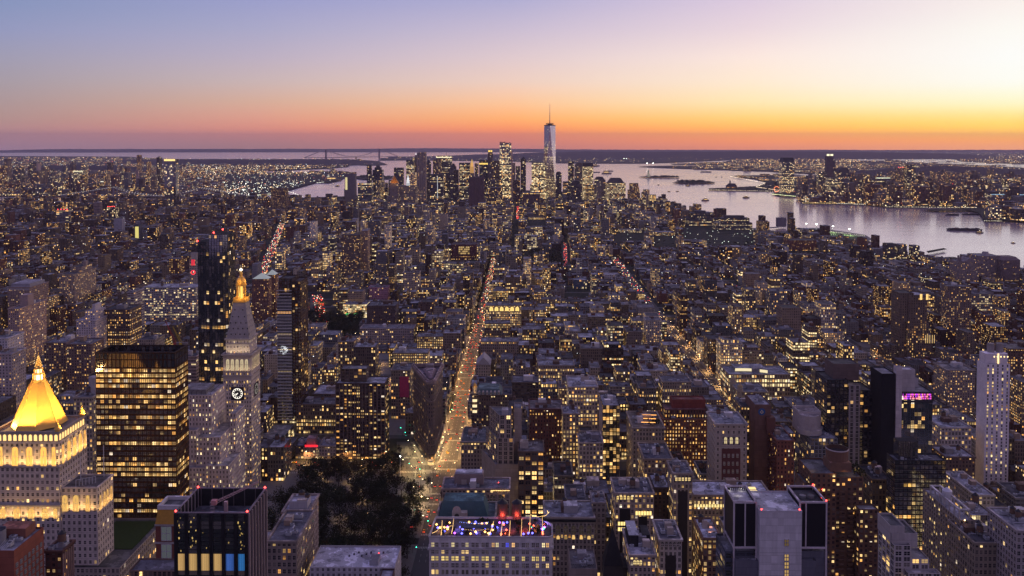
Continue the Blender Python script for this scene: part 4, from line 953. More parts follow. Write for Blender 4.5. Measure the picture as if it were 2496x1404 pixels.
 block(T_, rect(a(1990, 0).x, a(2052, 0).x, Y, Y + 26), 0, a(0, 1146).z, bs(.26), (.09, .09, .1)); block(T_, rect(a(2052, 0).x + .05, a(2122, 0).x, Y + 2, Y + 28), 0, a(0, 1158).z, bs(.30), (.09, .09, .1)); block(T_, rect(a(2100, 0).x, a(2147, 0).x, Y - 6, Y + 2), 0, a(0, 1222).z, bs(.30), (.2, .2, .22)); block(T_, rect(a(1978, 0).x, a(1990, 0).x - .05, Y + 4, Y + 22), 0, a(0, 1175).z, bs(.2), (.1, .1, .1))
 dc = a(2058, 1110); b = MB(); bc = plain((.19, .105, .07)); b.box(dc.x - 6.5, dc.x + 6.5, Y + 5, Y + 18, a(0, 1150).z, a(0, 1136).z + 2, bc); b.cyl(dc.x, Y + 12, a(0, 1136).z, a(0, 1102).z, 6.3, 6.9, 20, bc, 0, False); b.cyl(dc.x, Y + 12, a(0, 1102).z - .1, a(0, 1102).z + .5, 7.0, 6.6, 20, plain((.42, .36, .33)), 0, False); b.face([(x, y, a(0, 1110).z) for x, y in circ(dc.x, Y + 12, 6.5, 20)], None, plain((.05, .04, .04)))
 for k in range(20):
  q0, q1 = circ(dc.x, Y + 12, 6.4, 20)[k], circ(dc.x, Y + 12, 6.4, 20)[(k + 1) % 20]; b.face([(*q1, a(0, 1110).z), (*q0, a(0, 1110).z), (*q0, a(0, 1102).z + .3), (*q1, a(0, 1102).z + .3)], None, plain((.12, .07, .05)))
 part('drum', b, T_, MP)
 for q, e in (((dc.x - 7, Y - 1.5, a(0, 1142).z), 160), ((dc.x + 2, Y + 3, a(0, 1144).z), 140), ((a(2110, 0).x, Y + 8, a(0, 1150).z + 1.5), 260), ((a(2000, 0).x, Y + 6, a(0, 1140).z), 120)): pointlamp('terrace_lamp', T_, q, e, (1, .55, .2), .3)
 for px, py in ((2003, 1193), (2001, 1213)): q = a(px, py); redlight(T_, q.x, Y - 1, q.z, .4)
 b = MB()
 for k in range(60):
  q = a(random.uniform(2095, 2122), 1166); b.octa(q.x, Y + random.uniform(3, 24), q.z + random.uniform(0, 2), random.uniform(.5, 1.0))
 part('roof_garden', b, T_, MLEAF)
 for col_ in (2030, 2066, 2088, 2126):
  x = a(col_, 0).x; bb = MB()
  for k in range(34):
   zz = 8 + 3.0 * k
   if zz < a(0, 1165 if col_ < 2100 else 1225).z - 6: bb.box(x - 1.6, x + 1.6, Y - (7.1 if col_ > 2100 else 1.2), Y - (6.02 if col_ > 2100 else .02), zz, zz + 1.0, plain((.13, .075, .05)), 0, True)
  part('balcony_column', bb, T_, MP)
 Y = 683; T_, p, z = house('round_crowned_tower', 'apartment tower', 'grey apartment tower with a rounded pale crown and set-back terraces', 1976, 2042, 1068, 1250, Y, 38, style('glass', .17, 0, (.20, .20, .21), YEL, 1.1, bw=3, fh=3.1, ww=.7, wh=.7), cornice=None, bulk=0)
 b = MB(); c = at(1988, 1040, Y); pc = plain((.40, .35, .33)); b.cyl(c.x, Y + 14, z, z + 4, 9.6, 9.6, 24, pc); b.box(c.x - 9, c.x + 9, Y + 14, Y + 30, z, at(0, 1006, Y).z - 3, pc); b.cyl(c.x - 1, Y + 14, z, at(0, 1006, Y).z - 3, 8.2, 8.2, 20, pc); part('crown', b, T_, MP)
 for k in range(2): pointlamp('crown_lamp', T_, (c.x - 5 + 10 * k, Y + 3.5, z + 5), 18, (1, .9, .7), .2)
 b = MB(); b.ring(rect(c.x - 9, c.x + 9, Y + 14, Y + 30), at(0, 1006, Y).z - 3.05, at(0, 1006, Y).z - 1.2, .1, .6, plain((.45, .4, .38))); part('crown_rim', b, T_, MP)
 Y = 522; T_, p, z = house('silver_tank_apartments', 'apartment building', 'tan apartment block with a roof pergola and a silver water tank', 2339, 2376, 1268, 1420, Y, 48, style('apt', .22, 0, (.30, .25, .21), (1, .66, .24), 1.2, bw=3.0, fh=2.9, ww=.5, wh=.55), (.30, .30, .33), cornice=None, bulk=0, units=0)
 b = MB(); cc = plain((.48, .45, .45)); x0, x1 = p[0][0], p[1][0]
 for k in range(7): b.box(x0 + 1.2, x0 + 2, Y + 3 + 6.2 * k, Y + 3.8 + 6.2 * k, z - .9, z + 4.5, cc); b.box(x1 - 2, x1 - 1.2, Y + 3 + 6.2 * k, Y + 3.8 + 6.2 * k, z - .9, z + 4.5, cc)
 b.box(x0 + 1, x0 + 2.2, Y + 3, Y + 41, z + 4.5, z + 5.4, cc, 0, True); b.box(x1 - 2.2, x1 - 1, Y + 3, Y + 41, z + 4.5, z + 5.4, cc, 0, True); b.box(x0 + 2.2, x1 - 2.2, Y + 3, Y + 4.2, z + 4.5, z + 5.4, cc, 0, True); b.box(x0 + 2.2, x1 - 2.2, Y + 39.8, Y + 41, z + 4.5, z + 5.4, cc, 0, True); part('roof_pergola', b, T_, MP)
 b = MB(); b.cyl(x0 + 5.6, Y + 27, z - .9, z + 7.5, 3.1, 3.1, 20); b.cyl(x0 + 5.6, Y + 27, z + 7.5, z + 9.6, 3.1, .2, 20); part('silver_tank', b, T_, MSTEEL)
 pointlamp('roof_lamp', T_, (x0 + 2.5, Y - 1.2, z + .6), 90, (1, .6, .25), .2); b = MB(); b.octa(x0 + 2.5, Y - 1.2, z + .6, .5, glowa((1, .6, .25), 8)); part('lamp_globe', b, T_, ME)
 Y = 441; T_ = thing('pale_balcony_apartments', 'pale concrete apartment block with glazed corner bays stepping down to the right', 'apartment building', (206, 455, 0)); a = lambda px, py: at(px, py, Y); HERO.append((2165, 2308, 1420, Y, rect(195, 220, 436, 466)))
 wa = lambda l: style('whiteapt', l, 0, (.44, .40, .39), YEL, 1.2, bw=4.6, fh=3.0, ww=.74, wh=.66, mu=2)
 block(T_, rect(a(2198, 0).x, a(2240, 0).x, Y, Y + 20), 0, a(0, 1318).z, wa(.14), (.12, .12, .13)); block(T_, rect(a(2223, 0).x, a(2302, 0).x, Y - 5, Y - .05), 0, a(0, 1374).z, wa(.14), (.30, .29, .31)); block(T_, rect(a(2240, 0).x + .05, a(2285, 0).x, Y, Y + 12), 0, a(0, 1350).z, wa(.1), (.28, .28, .3))
 block(T_, rect(a(2198, 0).x + .1, a(2262, 0).x, Y + 3, Y + 20), a(0, 1330).z, a(0, 1296).z, style('blank', 0, 0, (.44, .40, .39)), (.07, .07, .075), wname='crown_wall', rname='crown_roof'); block(T_, rect(a(2198, 0).x - .5, a(2198, 0).x + 7, Y + 4, Y + 20), a(0, 1320).z, a(0, 1280).z, style('blank', 0, 0, (.44, .40, .39)), (.10, .10, .11), wname='crown_wall', rname='crown_roof')
 bb = MB()
 for k in range(30):
  bb.box(a(2198, 0).x - 1.4, a(2198, 0).x + 2.4, Y - 1.4, Y + 4, 3 * k + 2.6, 3 * k + 3.6, plain((.40, .37, .36)), 0, True); bb.box(a(2225, 0).x, a(2262, 0).x, Y - 6.2, Y - 5.05, 3 * k + 2.6, 3 * k + 3.6, plain((.40, .37, .36)), 0, True)
 bb.v = [(x, y, min(z, a(0, 1376).z)) for x, y, z in bb.v]; part('balcony_column', bb, T_, MP)
tower_set()
def midtown_odd():
 Y = 924; T_, p, z = house('gold_cupola_building', 'loft building', 'brown corner building with a glowing gold cupola beside the bright avenue', 1150, 1225, 962, 1060, Y, 30, style('brownap', .10, 0, (.15, .11, .09), (1, .7, .3), 1.2, bw=2.6, fh=3.8, ww=.5, wh=.55), (.12, .12, .13), bulk=1)
 b = MB(); q = rect(p[0][0] + 4, p[1][0] - .5, Y + .3, Y + 28); b.frustum(q, z, grow(q, -3.4), z + 5.5, plain((.10, .15, .15))); part('mansard_roof', b, T_, MP)
 for k in range(6):
  x = p[0][0] + 8 + 4.3 * k; b = MB(); b.box(x - 1.2, x + 1.2, Y + .2, Y + 3.6, z, z + 3.2, plain((.48, .44, .40))); b.cyl(x, Y + 1.9, z + 3.2, z + 4.1, 1.3, .6, 8, plain((.48, .44, .4))); d_ = part('dormer', b, T_, MP); panel(d_, 'dormer_window', (x, Y + .2, z + .6), (1, 0), 1.2, 2.0, (0, -1), glowa((.4, .3, .25), .12), None, True)
 cx, cy_ = p[0][0] + 3.2, Y + 3.2
 b = MB(); b.cyl(cx, cy_, z - 22, z + 1, 3.3, 3.3, 10, plain((.50, .42, .30))); b.cyl(cx, cy_, z + 1, z + 1.8, 3.9, 3.9, 12, plain((.5, .42, .3))); b.cyl(cx, cy_, z + 1.8, z + 7, 2.5, 2.5, 10, plain((.55, .46, .33))); b.cyl(cx, cy_, z + 7, z + 7.7, 3.1, 3.1, 12, plain((.5, .42, .3))); tw = part('corner_tower', b, T_, MP)
 b = MB(); b.cyl(cx, cy_, z + 7.7, z + 10.2, 2.4, 1.7, 12); b.cyl(cx, cy_, z + 10.2, z + 12, 1.7, .4, 12); b.bar((cx, cy_, z + 12), (cx, cy_, z + 18), .15); part('gold_dome', b, tw, MGOLD)
 for dz in (-9, -1, 4): pointlamp('uplight', T_, (cx - .5, cy_ - 5, z + dz), 130, (1, .72, .32), .3)
 for dz in (3, 8): pointlamp('uplight', T_, (cx, cy_ - 4, z + dz), 90, (1, .6, .2), .3)
 for k in range(5):
  for zz in (-20, -14, -8): panel(tw, 'lit_window', (cx - 2 + k, cy_ - 3.15, z + zz), (1, 0), .7, 3, (0, -1), glowa((1, .8, .45), 1.6))
 for x0, x1, yt, ya, Y, lab in ((614, 654, 680, 664, 1490, 'nearer'), (648, 671, 670, 656, 1540, 'farther')):
  T_, p, z = house('lit_pyramid_tower', 'apartment tower', f'red brick tower topped by a white lit glass pyramid, the {lab} of two', x0, x1, yt, 780, Y, 20, style('brick', .26, 0, (.20, .10, .08), AMB, 1.2, bw=3, fh=3.1), cornice=None, bulk=0, units=0)
  b = MB(); c = cen(p); b.frustum(grow(p, -.4), z, rect(c[0] - .3, c[0] + .3, c[1] - .3, c[1] + .3), at(0, ya, Y + 10).z, glowa((.85, .9, 1), .32)); part('glass_pyramid', b, T_, ME)
 Y = 1580; q = at(471, 664, Y); T_, p, z = house('red_clock_tower', 'office tower', 'stone tower with red lit clock and red lit columns, behind the black glass tower', 462, 482, 632, 760, Y, 16, style('limeloft', .15, 0), cornice=None, bulk=0, units=0)
 block(T_, grow(p, -2), z, at(0, 616, Y).z, style('blank', 0, 0, (.4, .36, .33)), wname='upper_wall')
 b = MB();
 for k in range(24):
  t0, t1 = k * math.pi / 12, (k + 1) * math.pi / 12; b.face([(q.x + r * math.cos(t), Y - .3, q.z + r * math.sin(t)) for r, t in ((4.2, t0), (4.2, t1), (3.2, t1), (3.2, t0))], None, glowa((1, .03, .05), 2.2))
 b.face([(q.x - .3, Y - .3, q.z), (q.x + .4, Y - .3, q.z), (q.x + 1.6, Y - .3, q.z + 2.6), (q.x + 1, Y - .3, q.z + 2.8)], None, glowa((1, .8, .7), 2)); part('clock', b, T_, ME)
 for dx in (-1.9, 1.9): b = MB(); b.box(q.x + dx - 1.1, q.x + dx + 1.1, Y - .6, Y - .1, q.z + 13, q.z + 24, glowa((1, .03, .06), 1.0)); part('red_lit_column', b, T_, ME)
 Y = 1247; T_ = thing('art_deco_tower', 'tall brown stepped brick tower with tall lit windows at its crown', 'apartment tower', (at(2245, 0, Y).x, Y + 15, 0)); a = lambda px, py: at(px, py, Y); HERO.append((2205, 2290, 880, Y, rect(a(2208, 0).x, a(2285, 0).x, Y, Y + 36)))
 s = lambda l: style('loft', l, 0, (.17, .125, .095), AMB, 1.2, bw=3.2, fh=3.7, ww=.42, wh=.55)
 block(T_, rect(a(2208, 0).x, a(2242, 0).x, Y + 6, Y + 36), 0, a(0, 712).z, s(.04)); block(T_, rect(a(2228, 0).x, a(2274, 0).x, Y + 4, Y + 34), 0, a(0, 716).z, s(.12)); block(T_, rect(a(2224, 0).x, a(2276, 0).x, Y + 1, Y + 4), 0, a(0, 778).z, s(.45)); block(T_, rect(a(2240, 0).x, a(2283, 0).x, Y - 3, Y + 1), 0, a(0, 830).z, s(.2)); block(T_, rect(a(2240, 0).x, a(2290, 0).x, Y - 6, Y - 3), 0, a(0, 850).z, s(.2))
 for px in (2248, 2263): q = a(px, 732); panel(T_, 'crown_window', (q.x, Y + 4, q.z), (1, 0), 3.4, 8.5, (0, -1), glowa((1, .62, .2), 1.5), ((.2, .15, .12), .2))
 for px in (2254, 2259, 2264, 2270, 2275): q = a(px, 822); panel(T_, 'lit_pier', (q.x, Y - 3, q.z - 8), (1, 0), .9, 12, (0, -1), glowa((1, .66, .26), .8))
 Y = 985; T_, p, z = house('domed_store_building', 'store building', 'pale low store building with two corner domes on the lit avenue', 1800, 1872, 955, 1010, Y, 38, style('cream', .3, .1, (.36, .29, .20), (1, .68, .28), 1.2, bw=3.4, fh=4.2), (.16, .17, .19), bulk=1)
 for yy in (Y + 3, Y + 36):
  b = MB(); b.cyl(p[0][0] + 2.5, yy, z - 12, z + 2, 3.6, 3.6, 14, plain((.45, .38, .27))); b.cyl(p[0][0] + 2.5, yy, z + 2, z + 5, 3.2, 3.0, 14, plain((.40, .34, .26)))
  for k in range(4): b.cyl(p[0][0] + 2.5, yy, z + 5 + k, z + 6 + k, 3.2 * math.cos(k * .4), 3.2 * math.cos(min(1.5, (k + 1) * .4)), 14, plain((.42, .33, .18)))
  part('corner_dome', b, T_, MP)
 pointlamp('uplight', T_, (p[0][0] - 3, Y + 3, z - 4), 300, (1, .7, .3))
 Y = 1050; T_, p, z = house('curved_roof_store', 'store building', 'long pale store with bright top floors and a curved lit rooftop', 1776, 1926, 912, 985, Y, 42, style('cream', .25, .42, (.34, .27, .19), (1, .74, .36), 1.5, bw=3.2, fh=5.2, ww=.68, wh=.6), (.20, .21, .24), bulk=1)
 b = MB(); pts = [(p[0][0] + 12 + 38 * t, Y + 16 - 9 * t + 4 * math.sin(3.1 * t)) for t in [k / 10 for k in range(11)]]
 for A, B in zip(pts, pts[1:]): b.face([(*A, z - .5), (*B, z - .5), (*B, z + 3), (*A, z + 3)], None, glowa((1, .84, .5), 1.0))
 part('lit_rooftop_band', b, T_, ME)
 b = MB(); b.face([(*q, z + 3.1) for q in pts] + [(pts[-1][0], Y + 38, z + 3.1), (pts[0][0], Y + 38, z + 3.1)], None, plain((.28, .29, .32))); part('upper_roof', b, T_, MP)
 Y = 683; T_, p, z = house('ornate_stone_tower', 'office building', 'pale ornate tower with a dark red brick panel and arched upper windows', 1744, 1821, 1033, 1180, Y, 31, style('limeloft', .05, 0, (.40, .345, .30), YEL, 1.2, bw=4.4, fh=4.6, ww=.3, wh=.42, mu=1), (.24, .25, .28), cornice=(.9, 1.4), tanks=1)
 x0, x1 = p[0][0], p[1][0]
 b = MB(); b.box(x0 + 5.2, x1 - 5.2, Y - .25, Y - .02, 15, z - 20, plain((.13, .05, .045))); part('brick_panel', b, T_, MP)
 for k in range(3): panel(T_, 'arched_window', (x0 + 8.2 + 4.5 * k, Y, z - 16), (1, 0), 2.2, 5.2, (0, -1), glowa((1, .8, .4), .7), ((.45, .39, .34), .3), True)
 for k in range(4):
  for r in range(4): panel(T_, 'window', (x0 + 7.2 + 3.5 * k, Y - .25, z - 27 - 6.4 * r), (1, 0), 1.2, 2.4, (0, -1), glowa((.3, .25, .2), .1), ((.45, .39, .34), .25))
 Y = 705; T_, p, z = house('emblem_brick_tower', 'office building', 'brown brick tower with a round blue and gold emblem high on its corner', 1840, 1879, 986, 1100, Y, 30, style('blank', 0, 0, (.17, .095, .075)), (.26, .26, .29), cornice=None)
 e = at(1856.6, 1003.6, Y); b = MB(); b.face([(x, Y - .2, zz) for x, zz in circ(e.x, e.z, 3.0, 24)], None, plain((.03, .10, .26))); em = part('emblem', b, T_, MP)
 b = MB()
 for pa, pb in (((-1.3, -.9), (0, 1.5)), ((0, 1.5), (1.3, -.9)), ((-1.3, .3), (0, -1.5)), ((0, -1.5), (1.3, .3))): b.bar((e.x + pa[0], Y - .3, e.z + pa[1]), (e.x + pb[0], Y - .3, e.z + pb[1]), .2, plain((.75, .62, .35)))
 part('emblem_mark', b, em, MP)
 house('lit_rear_office', 'office building', 'dim office building with lit floors, between the ornate tower and the emblem tower', 1806, 1842, 990, 1170, 722, 26, style('brownap', .5, .1, (.16, .12, .09), YEL, 1.3, bw=2.6, fh=3.8))
 Y = 690; a = lambda px, py: at(px, py, Y); T_ = thing('terraced_beige_tower', 'beige stone tower with set-back terraces and a blank lower front wall', 'apartment tower', (-12, 705, 0)); HERO.append((1165, 1264, 1185, Y, rect(-40, -2, Y, Y + 40)))
 sb = lambda l: style('limeloft', l, 0, (.33, .275, .23), YEL, 1.2, bw=4.2, fh=3.7, ww=.62, wh=.72, mu=2)
 zl = a(0, 1127).z; block(T_, [(a(1207, 0).x, Y), (a(1263, 0).x, Y), (a(1263, 0).x, Y + 30), (a(1207, 0).x - 13, Y + 34)], 0, zl, style('blank', 0, 0, (.33, .275, .23)), (.14, .14, .15))
 zm, zt = a(0, 1066).z, a(0, 1012).z; q = [(a(1212, 0).x, Y + 2.5), (a(1252, 0).x, Y + 2.5), (a(1252, 0).x, Y + 28), (a(1212, 0).x - 10.5, Y + 31)]
 block(T_, q, zl - .9, zm, sb(.12), (.14, .14, .15), v0=1.0); block(T_, grow(q, -1.8), zm - .9, zt, sb(.08), (.14, .14, .15), wname='upper_wall', v0=1.0); block(T_, rect(a(1253, 0).x, a(1272, 0).x, Y + 12, Y + 28), 0, a(0, 1002).z, style('blank', 0, 0, (.34, .285, .24)), (.14, .14, .15), wname='core_wall')
 b = MB(); b.box(a(1222, 0).x, a(1238, 0).x, Y + 8, Y + 16, zt - .9, zt + 3, plain((.42, .40, .39))); part('bulkhead', b, T_, MP)
 house('grid_window_office', 'office building', 'brown office block with a square grid of large lit windows', 1263, 1326, 1100, 1190, 680, 26, style('grid', .28, .05, (.14, .095, .07), (1, .58, .18), 1.4, bw=4.8, fh=3.9, ww=.74, wh=.66, mu=2), (.13, .12, .12))
midtown_odd()
def S(*a, **k): return style(*a, **k)
TAB = [
 ('red_brick_building', 'apartment building', 'red brick building with a round roof vent in the lower left corner', -60, 34, 1342, 1420, 410, 26, ('blank', 0, 0, (.25, .085, .055)), (.22, .22, .25)),
 ('brown_brick_building', 'apartment building', 'dark brown brick building with pale window strips beside the red brick one', 110, 151, 1342, 1420, 440, 12, ('brownap', .12, 0, (.11, .05, .038)), (.2, .2, .22)),
 ('beige_rear_tower', 'office building', 'beige tower with a white roof tank, between the gold pyramid and the bronze glass tower', 179, 224, 968, 1150, 700, 30, ('limeloft', .3, 0, (.36, .31, .26)), None),
 ('gabled_loft', 'loft building', 'pale loft building with a deep roof court on the near side of the park', 650, 723, 1318, 1420, 470, 40, ('limeloft', .18, .18, (.27, .22, .19)), (.13, .13, .15)),
 ('tall_park_loft', 'loft building', 'pale narrow loft block on the left edge of the park trees', 688, 752, 1246, 1420, 522, 26, ('limeloft', .16, .05, (.36, .29, .26)), (.33, .33, .37)),
 ('neon_sign_building', 'store building', 'narrow pink stone building with a red neon roof sign facing the park', 741, 776, 1090, 1150, 850, 24, ('pink', .2, .1, (.34, .22, .20)), (.16, .16, .17)),
 ('dark_shopfront_house', 'store building', 'narrow dark building between the lit glass podium and the neon sign', 720, 740, 1086, 1150, 850, 24, ('brownap', .1, 0, (.07, .06, .07)), None),
 ('white_shopfront_building', 'store building', 'small pale five-storey building right of the neon sign building', 777, 818, 1086, 1150, 850, 24, ('whiteloft', .2, .1, (.40, .34, .30)), None),
 ('lit_loft_row', 'loft building', 'long brown loft block with amber lit floors, behind the neon sign building', 722, 818, 985, 1085, 924, 28, ('loft', .25, .2, (.15, .11, .09)), (.12, .12, .13)),
 ('blue_roof_loft', 'loft building', 'low loft building with a pale blue roof left of the gridded slab', 762, 818, 960, 985, 1000, 40, ('loft', .15, .1, (.13, .10, .085)), (.36, .37, .42)),
 ('corner_loft_tower', 'loft building', 'tall pale loft tower rising behind the gridded apartment slab', 824, 862, 832, 940, 1005, 24, ('loft', .4, 0, (.26, .20, .16)), None),
 ('terrace_loft_tower', 'loft building', 'brown tower with lit top terraces, right behind the gridded apartment slab', 862, 915, 845, 940, 985, 24, ('loft', .12, 0, (.13, .10, .085)), None),
 ('billboard_building', 'loft building', 'beige loft building carrying a tall pink billboard, left of the wedge-shaped building', 953, 999, 902, 1100, 975, 34, ('loft', .22, 0, (.24, .19, .15)), (.10, .10, .11)),
 ('billboard_annex', 'loft building', 'small low building squeezed between billboard building and wedge-shaped building', 988, 1008, 1006, 1060, 922, 22, ('loft', .1, 0, (.2, .16, .13)), (.33, .33, .36)),
 ('yellow_lit_loft', 'loft building', 'beige loft with two rows of bright windows behind the pink billboard', 958, 1042, 860, 905, 1077, 26, ('cream', .25, .65, (.26, .2, .14)), None),
 ('golden_window_loft', 'loft building', 'tan loft full of golden windows left of the bright avenue', 1016, 1080, 820, 860, 1247, 26, ('cream', .75, .2, (.26, .19, .12)), None),
 ('blank_side_loft', 'loft building', 'tan block with blank wall left of the bright avenue, beside the golden-windowed loft', 1080, 1122, 812, 860, 1247, 26, ('loft', .08, 0, (.25, .19, .145)), None),
 ('long_white_loft', 'loft building', 'long white-fronted building with arched base behind the dark trees', 878, 1008, 800, 845, 1330, 30, ('whiteloft', .12, .02, (.34, .29, .29)), (.16, .16, .18)),
 ('dark_cinema_block', 'store building', 'bulky dark brown block with few lit windows beyond the square', 894, 964, 745, 800, 1400, 40, ('brownap', .05, .05, (.10, .07, .07)), (.1, .1, .11)),
 ('bright_glass_store', 'store building', 'brightly lit glass-fronted store with green lights facing the square', 836, 894, 742, 785, 1540, 30, ('glass', .85, .4, (.30, .26, .2)), (.2, .2, .22)),
 ('pink_lit_building', 'loft building', 'pale building washed in pink light', 899, 945, 700, 735, 1700, 26, ('whiteloft', .12, 0, (.52, .26, .34)), None),  # pink light is put into the wall colour
 ('arched_window_store', 'store building', 'cream building with a row of glowing arched windows right of the bright avenue', 1185, 1271, 744, 802, 1408, 28, ('cream', .6, .55, (.34, .27, .19)), (.12, .12, .13)),
 ('avenue_loft', 'loft building', 'brown loft in front of the glowing arched windows', 1181, 1243, 788, 832, 1300, 26, ('loft', .18, .18, (.18, .13, .1)), (.14, .14, .15)),
 ('long_cornice_building', 'loft building', 'long low stone building with a heavy cornice right of the bright avenue', 1172, 1264, 832, 870, 1166, 26, ('limeloft', .06, .03, (.26, .21, .18)), (.2, .21, .23)),
 ('modest_stone_church', 'church', 'small pale gabled church building right of the bright avenue', 1161, 1195, 888, 930, 1086, 30, ('limeloft', .03, 0, (.33, .29, .27)), (.2, .2, .22)),
 ('arcade_loft', 'loft building', 'stone loft with a row of large arches, behind the rooftop bar', 1078, 1242, 1190, 1270, 603, 20, ('limeloft', .15, .12, (.34, .27, .23)), (.12, .12, .14)),
 ('teal_mansard_building', 'office building', 'building with a teal copper mansard roof and pale stone dormer', 1065, 1207, 1262, 1290, 560, 26, ('limeloft', .1, 0, (.34, .30, .26)), (.07, .10, .11)),
 ('skylight_corner_building', 'office building', 'dark-roofed stone building with long skylights beside the forked avenues', 1124, 1185, 1076, 1165, 764, 40, ('limeloft', .1, .2, (.28, .23, .19)), (.08, .09, .10)),
 ('cornice_arch_building', 'loft building', 'stone building with a black cornice and arched windows right of the rooftop bar', 1328, 1449, 1260, 1420, 603, 28, ('limeloft', .12, .1, (.36, .31, .27)), (.26, .27, .30)),
 ('fire_escape_loft', 'loft building', 'narrow loft right of the black-corniced arch building', 1444, 1476, 1224, 1330, 612, 20, ('limeloft', .12, 0, (.28, .24, .22)), (.36, .36, .4)),
 ('twin_bay_loft', 'loft building', 'tall pale loft with arched lit top windows and two dark centre bays', 1499, 1594, 1201, 1310, 603, 28, ('limeloft', .3, .18, (.36, .30, .25)), (.11, .11, .13)),
 ('dark_gap_loft', 'loft building', 'dark brick loft set back between two pale lofts, a water tank on its roof', 1594, 1634, 1188, 1280, 622, 26, ('brownap', .12, .1, (.075, .05, .045)), (.40, .41, .46)),
 ('slim_tall_loft', 'loft building', 'slim tall pale loft tower with a dark centre bay, right of the dark-brick gap', 1641, 1688, 1153, 1335, 603, 24, ('limeloft', .3, .08, (.33, .27, .22)), (.15, .15, .17)),
 ('long_flat_roof_loft', 'loft building', 'wide loft with a broad pale roof and one bright floor', 1690, 1880, 1206, 1300, 606, 26, ('cream', .22, .3, (.28, .22, .17)), (.38, .39, .44)),
 ('white_arch_loft', 'loft building', 'narrow white loft with small arched top windows near the bottom edge', 1608, 1662, 1314, 1420, 540, 28, ('whiteloft', .18, .05, (.46, .41, .37)), (.13, .13, .15)),
 ('black_penthouse_loft', 'loft building', 'cream loft with black roof blocks near the bottom edge', 1535, 1598, 1352, 1420, 522, 36, ('cream', .3, .1, (.40, .33, .28)), (.30, .30, .33)),
 ('skylit_red_loft', 'loft building', 'reddish loft with two glowing pink skylights on a pale roof', 1714, 1758, 1311, 1420, 545, 30, ('loft', .45, .1, (.19, .11, .075)), (.42, .44, .5)),
 ('roof_letter_building', 'office building', 'low beige building with a dark letter sign on its roof at the bottom edge', 1391, 1456, 1386, 1420, 480, 24, ('blank', 0, 0, (.26, .21, .18)), (.14, .13, .13)),
 ('yellow_column_tower', 'apartment tower', 'thin black tower with columns of yellow lit windows', 1469, 1511, 988, 1125, 764, 36, ('darkg', .42, 0, (.035, .028, .026)), (.30, .30, .33)),
 ('red_grid_factory', 'loft building', 'wide red brick building with a dense grid of lit windows', 1617, 1729, 1021, 1118, 764, 24, ('brick', .62, .1, (.26, .11, .06)), (.10, .09, .09)),
 ('beige_lit_loft', 'loft building', 'beige loft tower full of yellow windows, right of the dark red brick block', 1372, 1411, 1008, 1105, 764, 24, ('cream', .62, .1, (.30, .23, .17)), (.33, .33, .36)),
 ('dark_red_loft', 'loft building', 'dark red brick block with lit windows right of the terraced beige tower', 1290, 1371, 996, 1080, 790, 30, ('brick', .28, 0, (.13, .055, .045)), (.14, .12, .12)),
 ('white_grid_loft', 'loft building', 'large white loft with many rows of yellow windows', 1386, 1457, 942, 1040, 850, 40, ('whiteloft', .34, .25, (.40, .34, .29)), (.36, .37, .41)),
 ('low_white_loft', 'loft building', 'low white stepped loft left of the thin black tower', 1412, 1470, 1078, 1120, 740, 30, ('whiteloft', .3, .1, (.42, .36, .31)), (.14, .14, .15)),
 ('roof_terrace_loft', 'loft building', 'beige loft with orange lit terrace on its roof', 1543, 1620, 1042, 1090, 720, 44, ('cream', .08, .1, (.30, .25, .2)), (.14, .12, .1)),
 ('small_lit_top_loft', 'loft building', 'tan loft with one bright row of tall windows under dark roofs', 1570, 1640, 1118, 1170, 660, 36, ('cream', .2, .35, (.28, .21, .15)), (.10, .10, .12)),
 ('two_row_loft', 'loft building', 'beige loft with arched lit windows left of the lit avenue', 1615, 1685, 930, 985, 924, 26, ('cream', .15, .3, (.30, .25, .2)), (.12, .12, .14)),
 ('lit_office_loft', 'loft building', 'loft with two long lit floors, left of centre right', 1312, 1400, 890, 922, 1005, 26, ('limeloft', .18, .5, (.26, .21, .18)), (.2, .21, .24)),
 ('red_apartment_tower', 'apartment tower', 'red brick apartment tower with balconies and a brick stair block on top', 1894, 1936, 1073, 1215, 683, 36, ('brick', .12, 0, (.22, .085, .06)), (.12, .12, .14)),
 ('white_corner_block', 'loft building', 'white cube-shaped loft with large window groups right of the purple bar', 2295, 2368, 1041, 1105, 764, 34, ('whiteloft', .35, .1, (.46, .41, .38)), (.30, .31, .34)),
 ('brown_lit_block', 'apartment building', 'brown block with pale lit window bands below the white cube-shaped loft', 2305, 2377, 1113, 1175, 690, 26, ('brownap', .42, 0, (.15, .10, .08)), (.28, .28, .31)),
 ('beige_apartment_block', 'apartment building', 'broad beige apartment block left of the white slab', 2310, 2377, 902, 965, 1005, 34, ('apt', .3, 0, (.30, .25, .22)), (.17, .16, .16)),
 ('twin_brown_slab', 'apartment tower', 'brown apartment slab with twin blank piers behind the art deco tower', 2310, 2368, 698, 790, 1330, 20, ('brownap', .3, 0, (.21, .16, .14)), None),
 ('bright_floor_office', 'office building', 'pale office block with one brilliantly lit floor at the far right', 2355, 2419, 716, 755, 1500, 36, ('office', .25, .35, (.24, .21, .2)), None),
 ('right_edge_brick_block', 'apartment building', 'brown brick block with lit windows at the right edge', 2458, 2540, 850, 930, 1005, 30, ('brownap', .34, .1, (.15, .09, .07)), (.14, .13, .13)),
 ('arched_base_loft', 'loft building', 'pale loft with broad arched windows at the lower right', 2376, 2452, 1322, 1420, 500, 30, ('limeloft', .1, .05, (.30, .25, .2)), (.10, .10, .11)),
 ('pale_edge_building', 'apartment building', 'plain pale building cut by the right edge', 2478, 2580, 1292, 1420, 480, 30, ('limeloft', .06, 0, (.36, .32, .32)), (.25, .25, .27)),
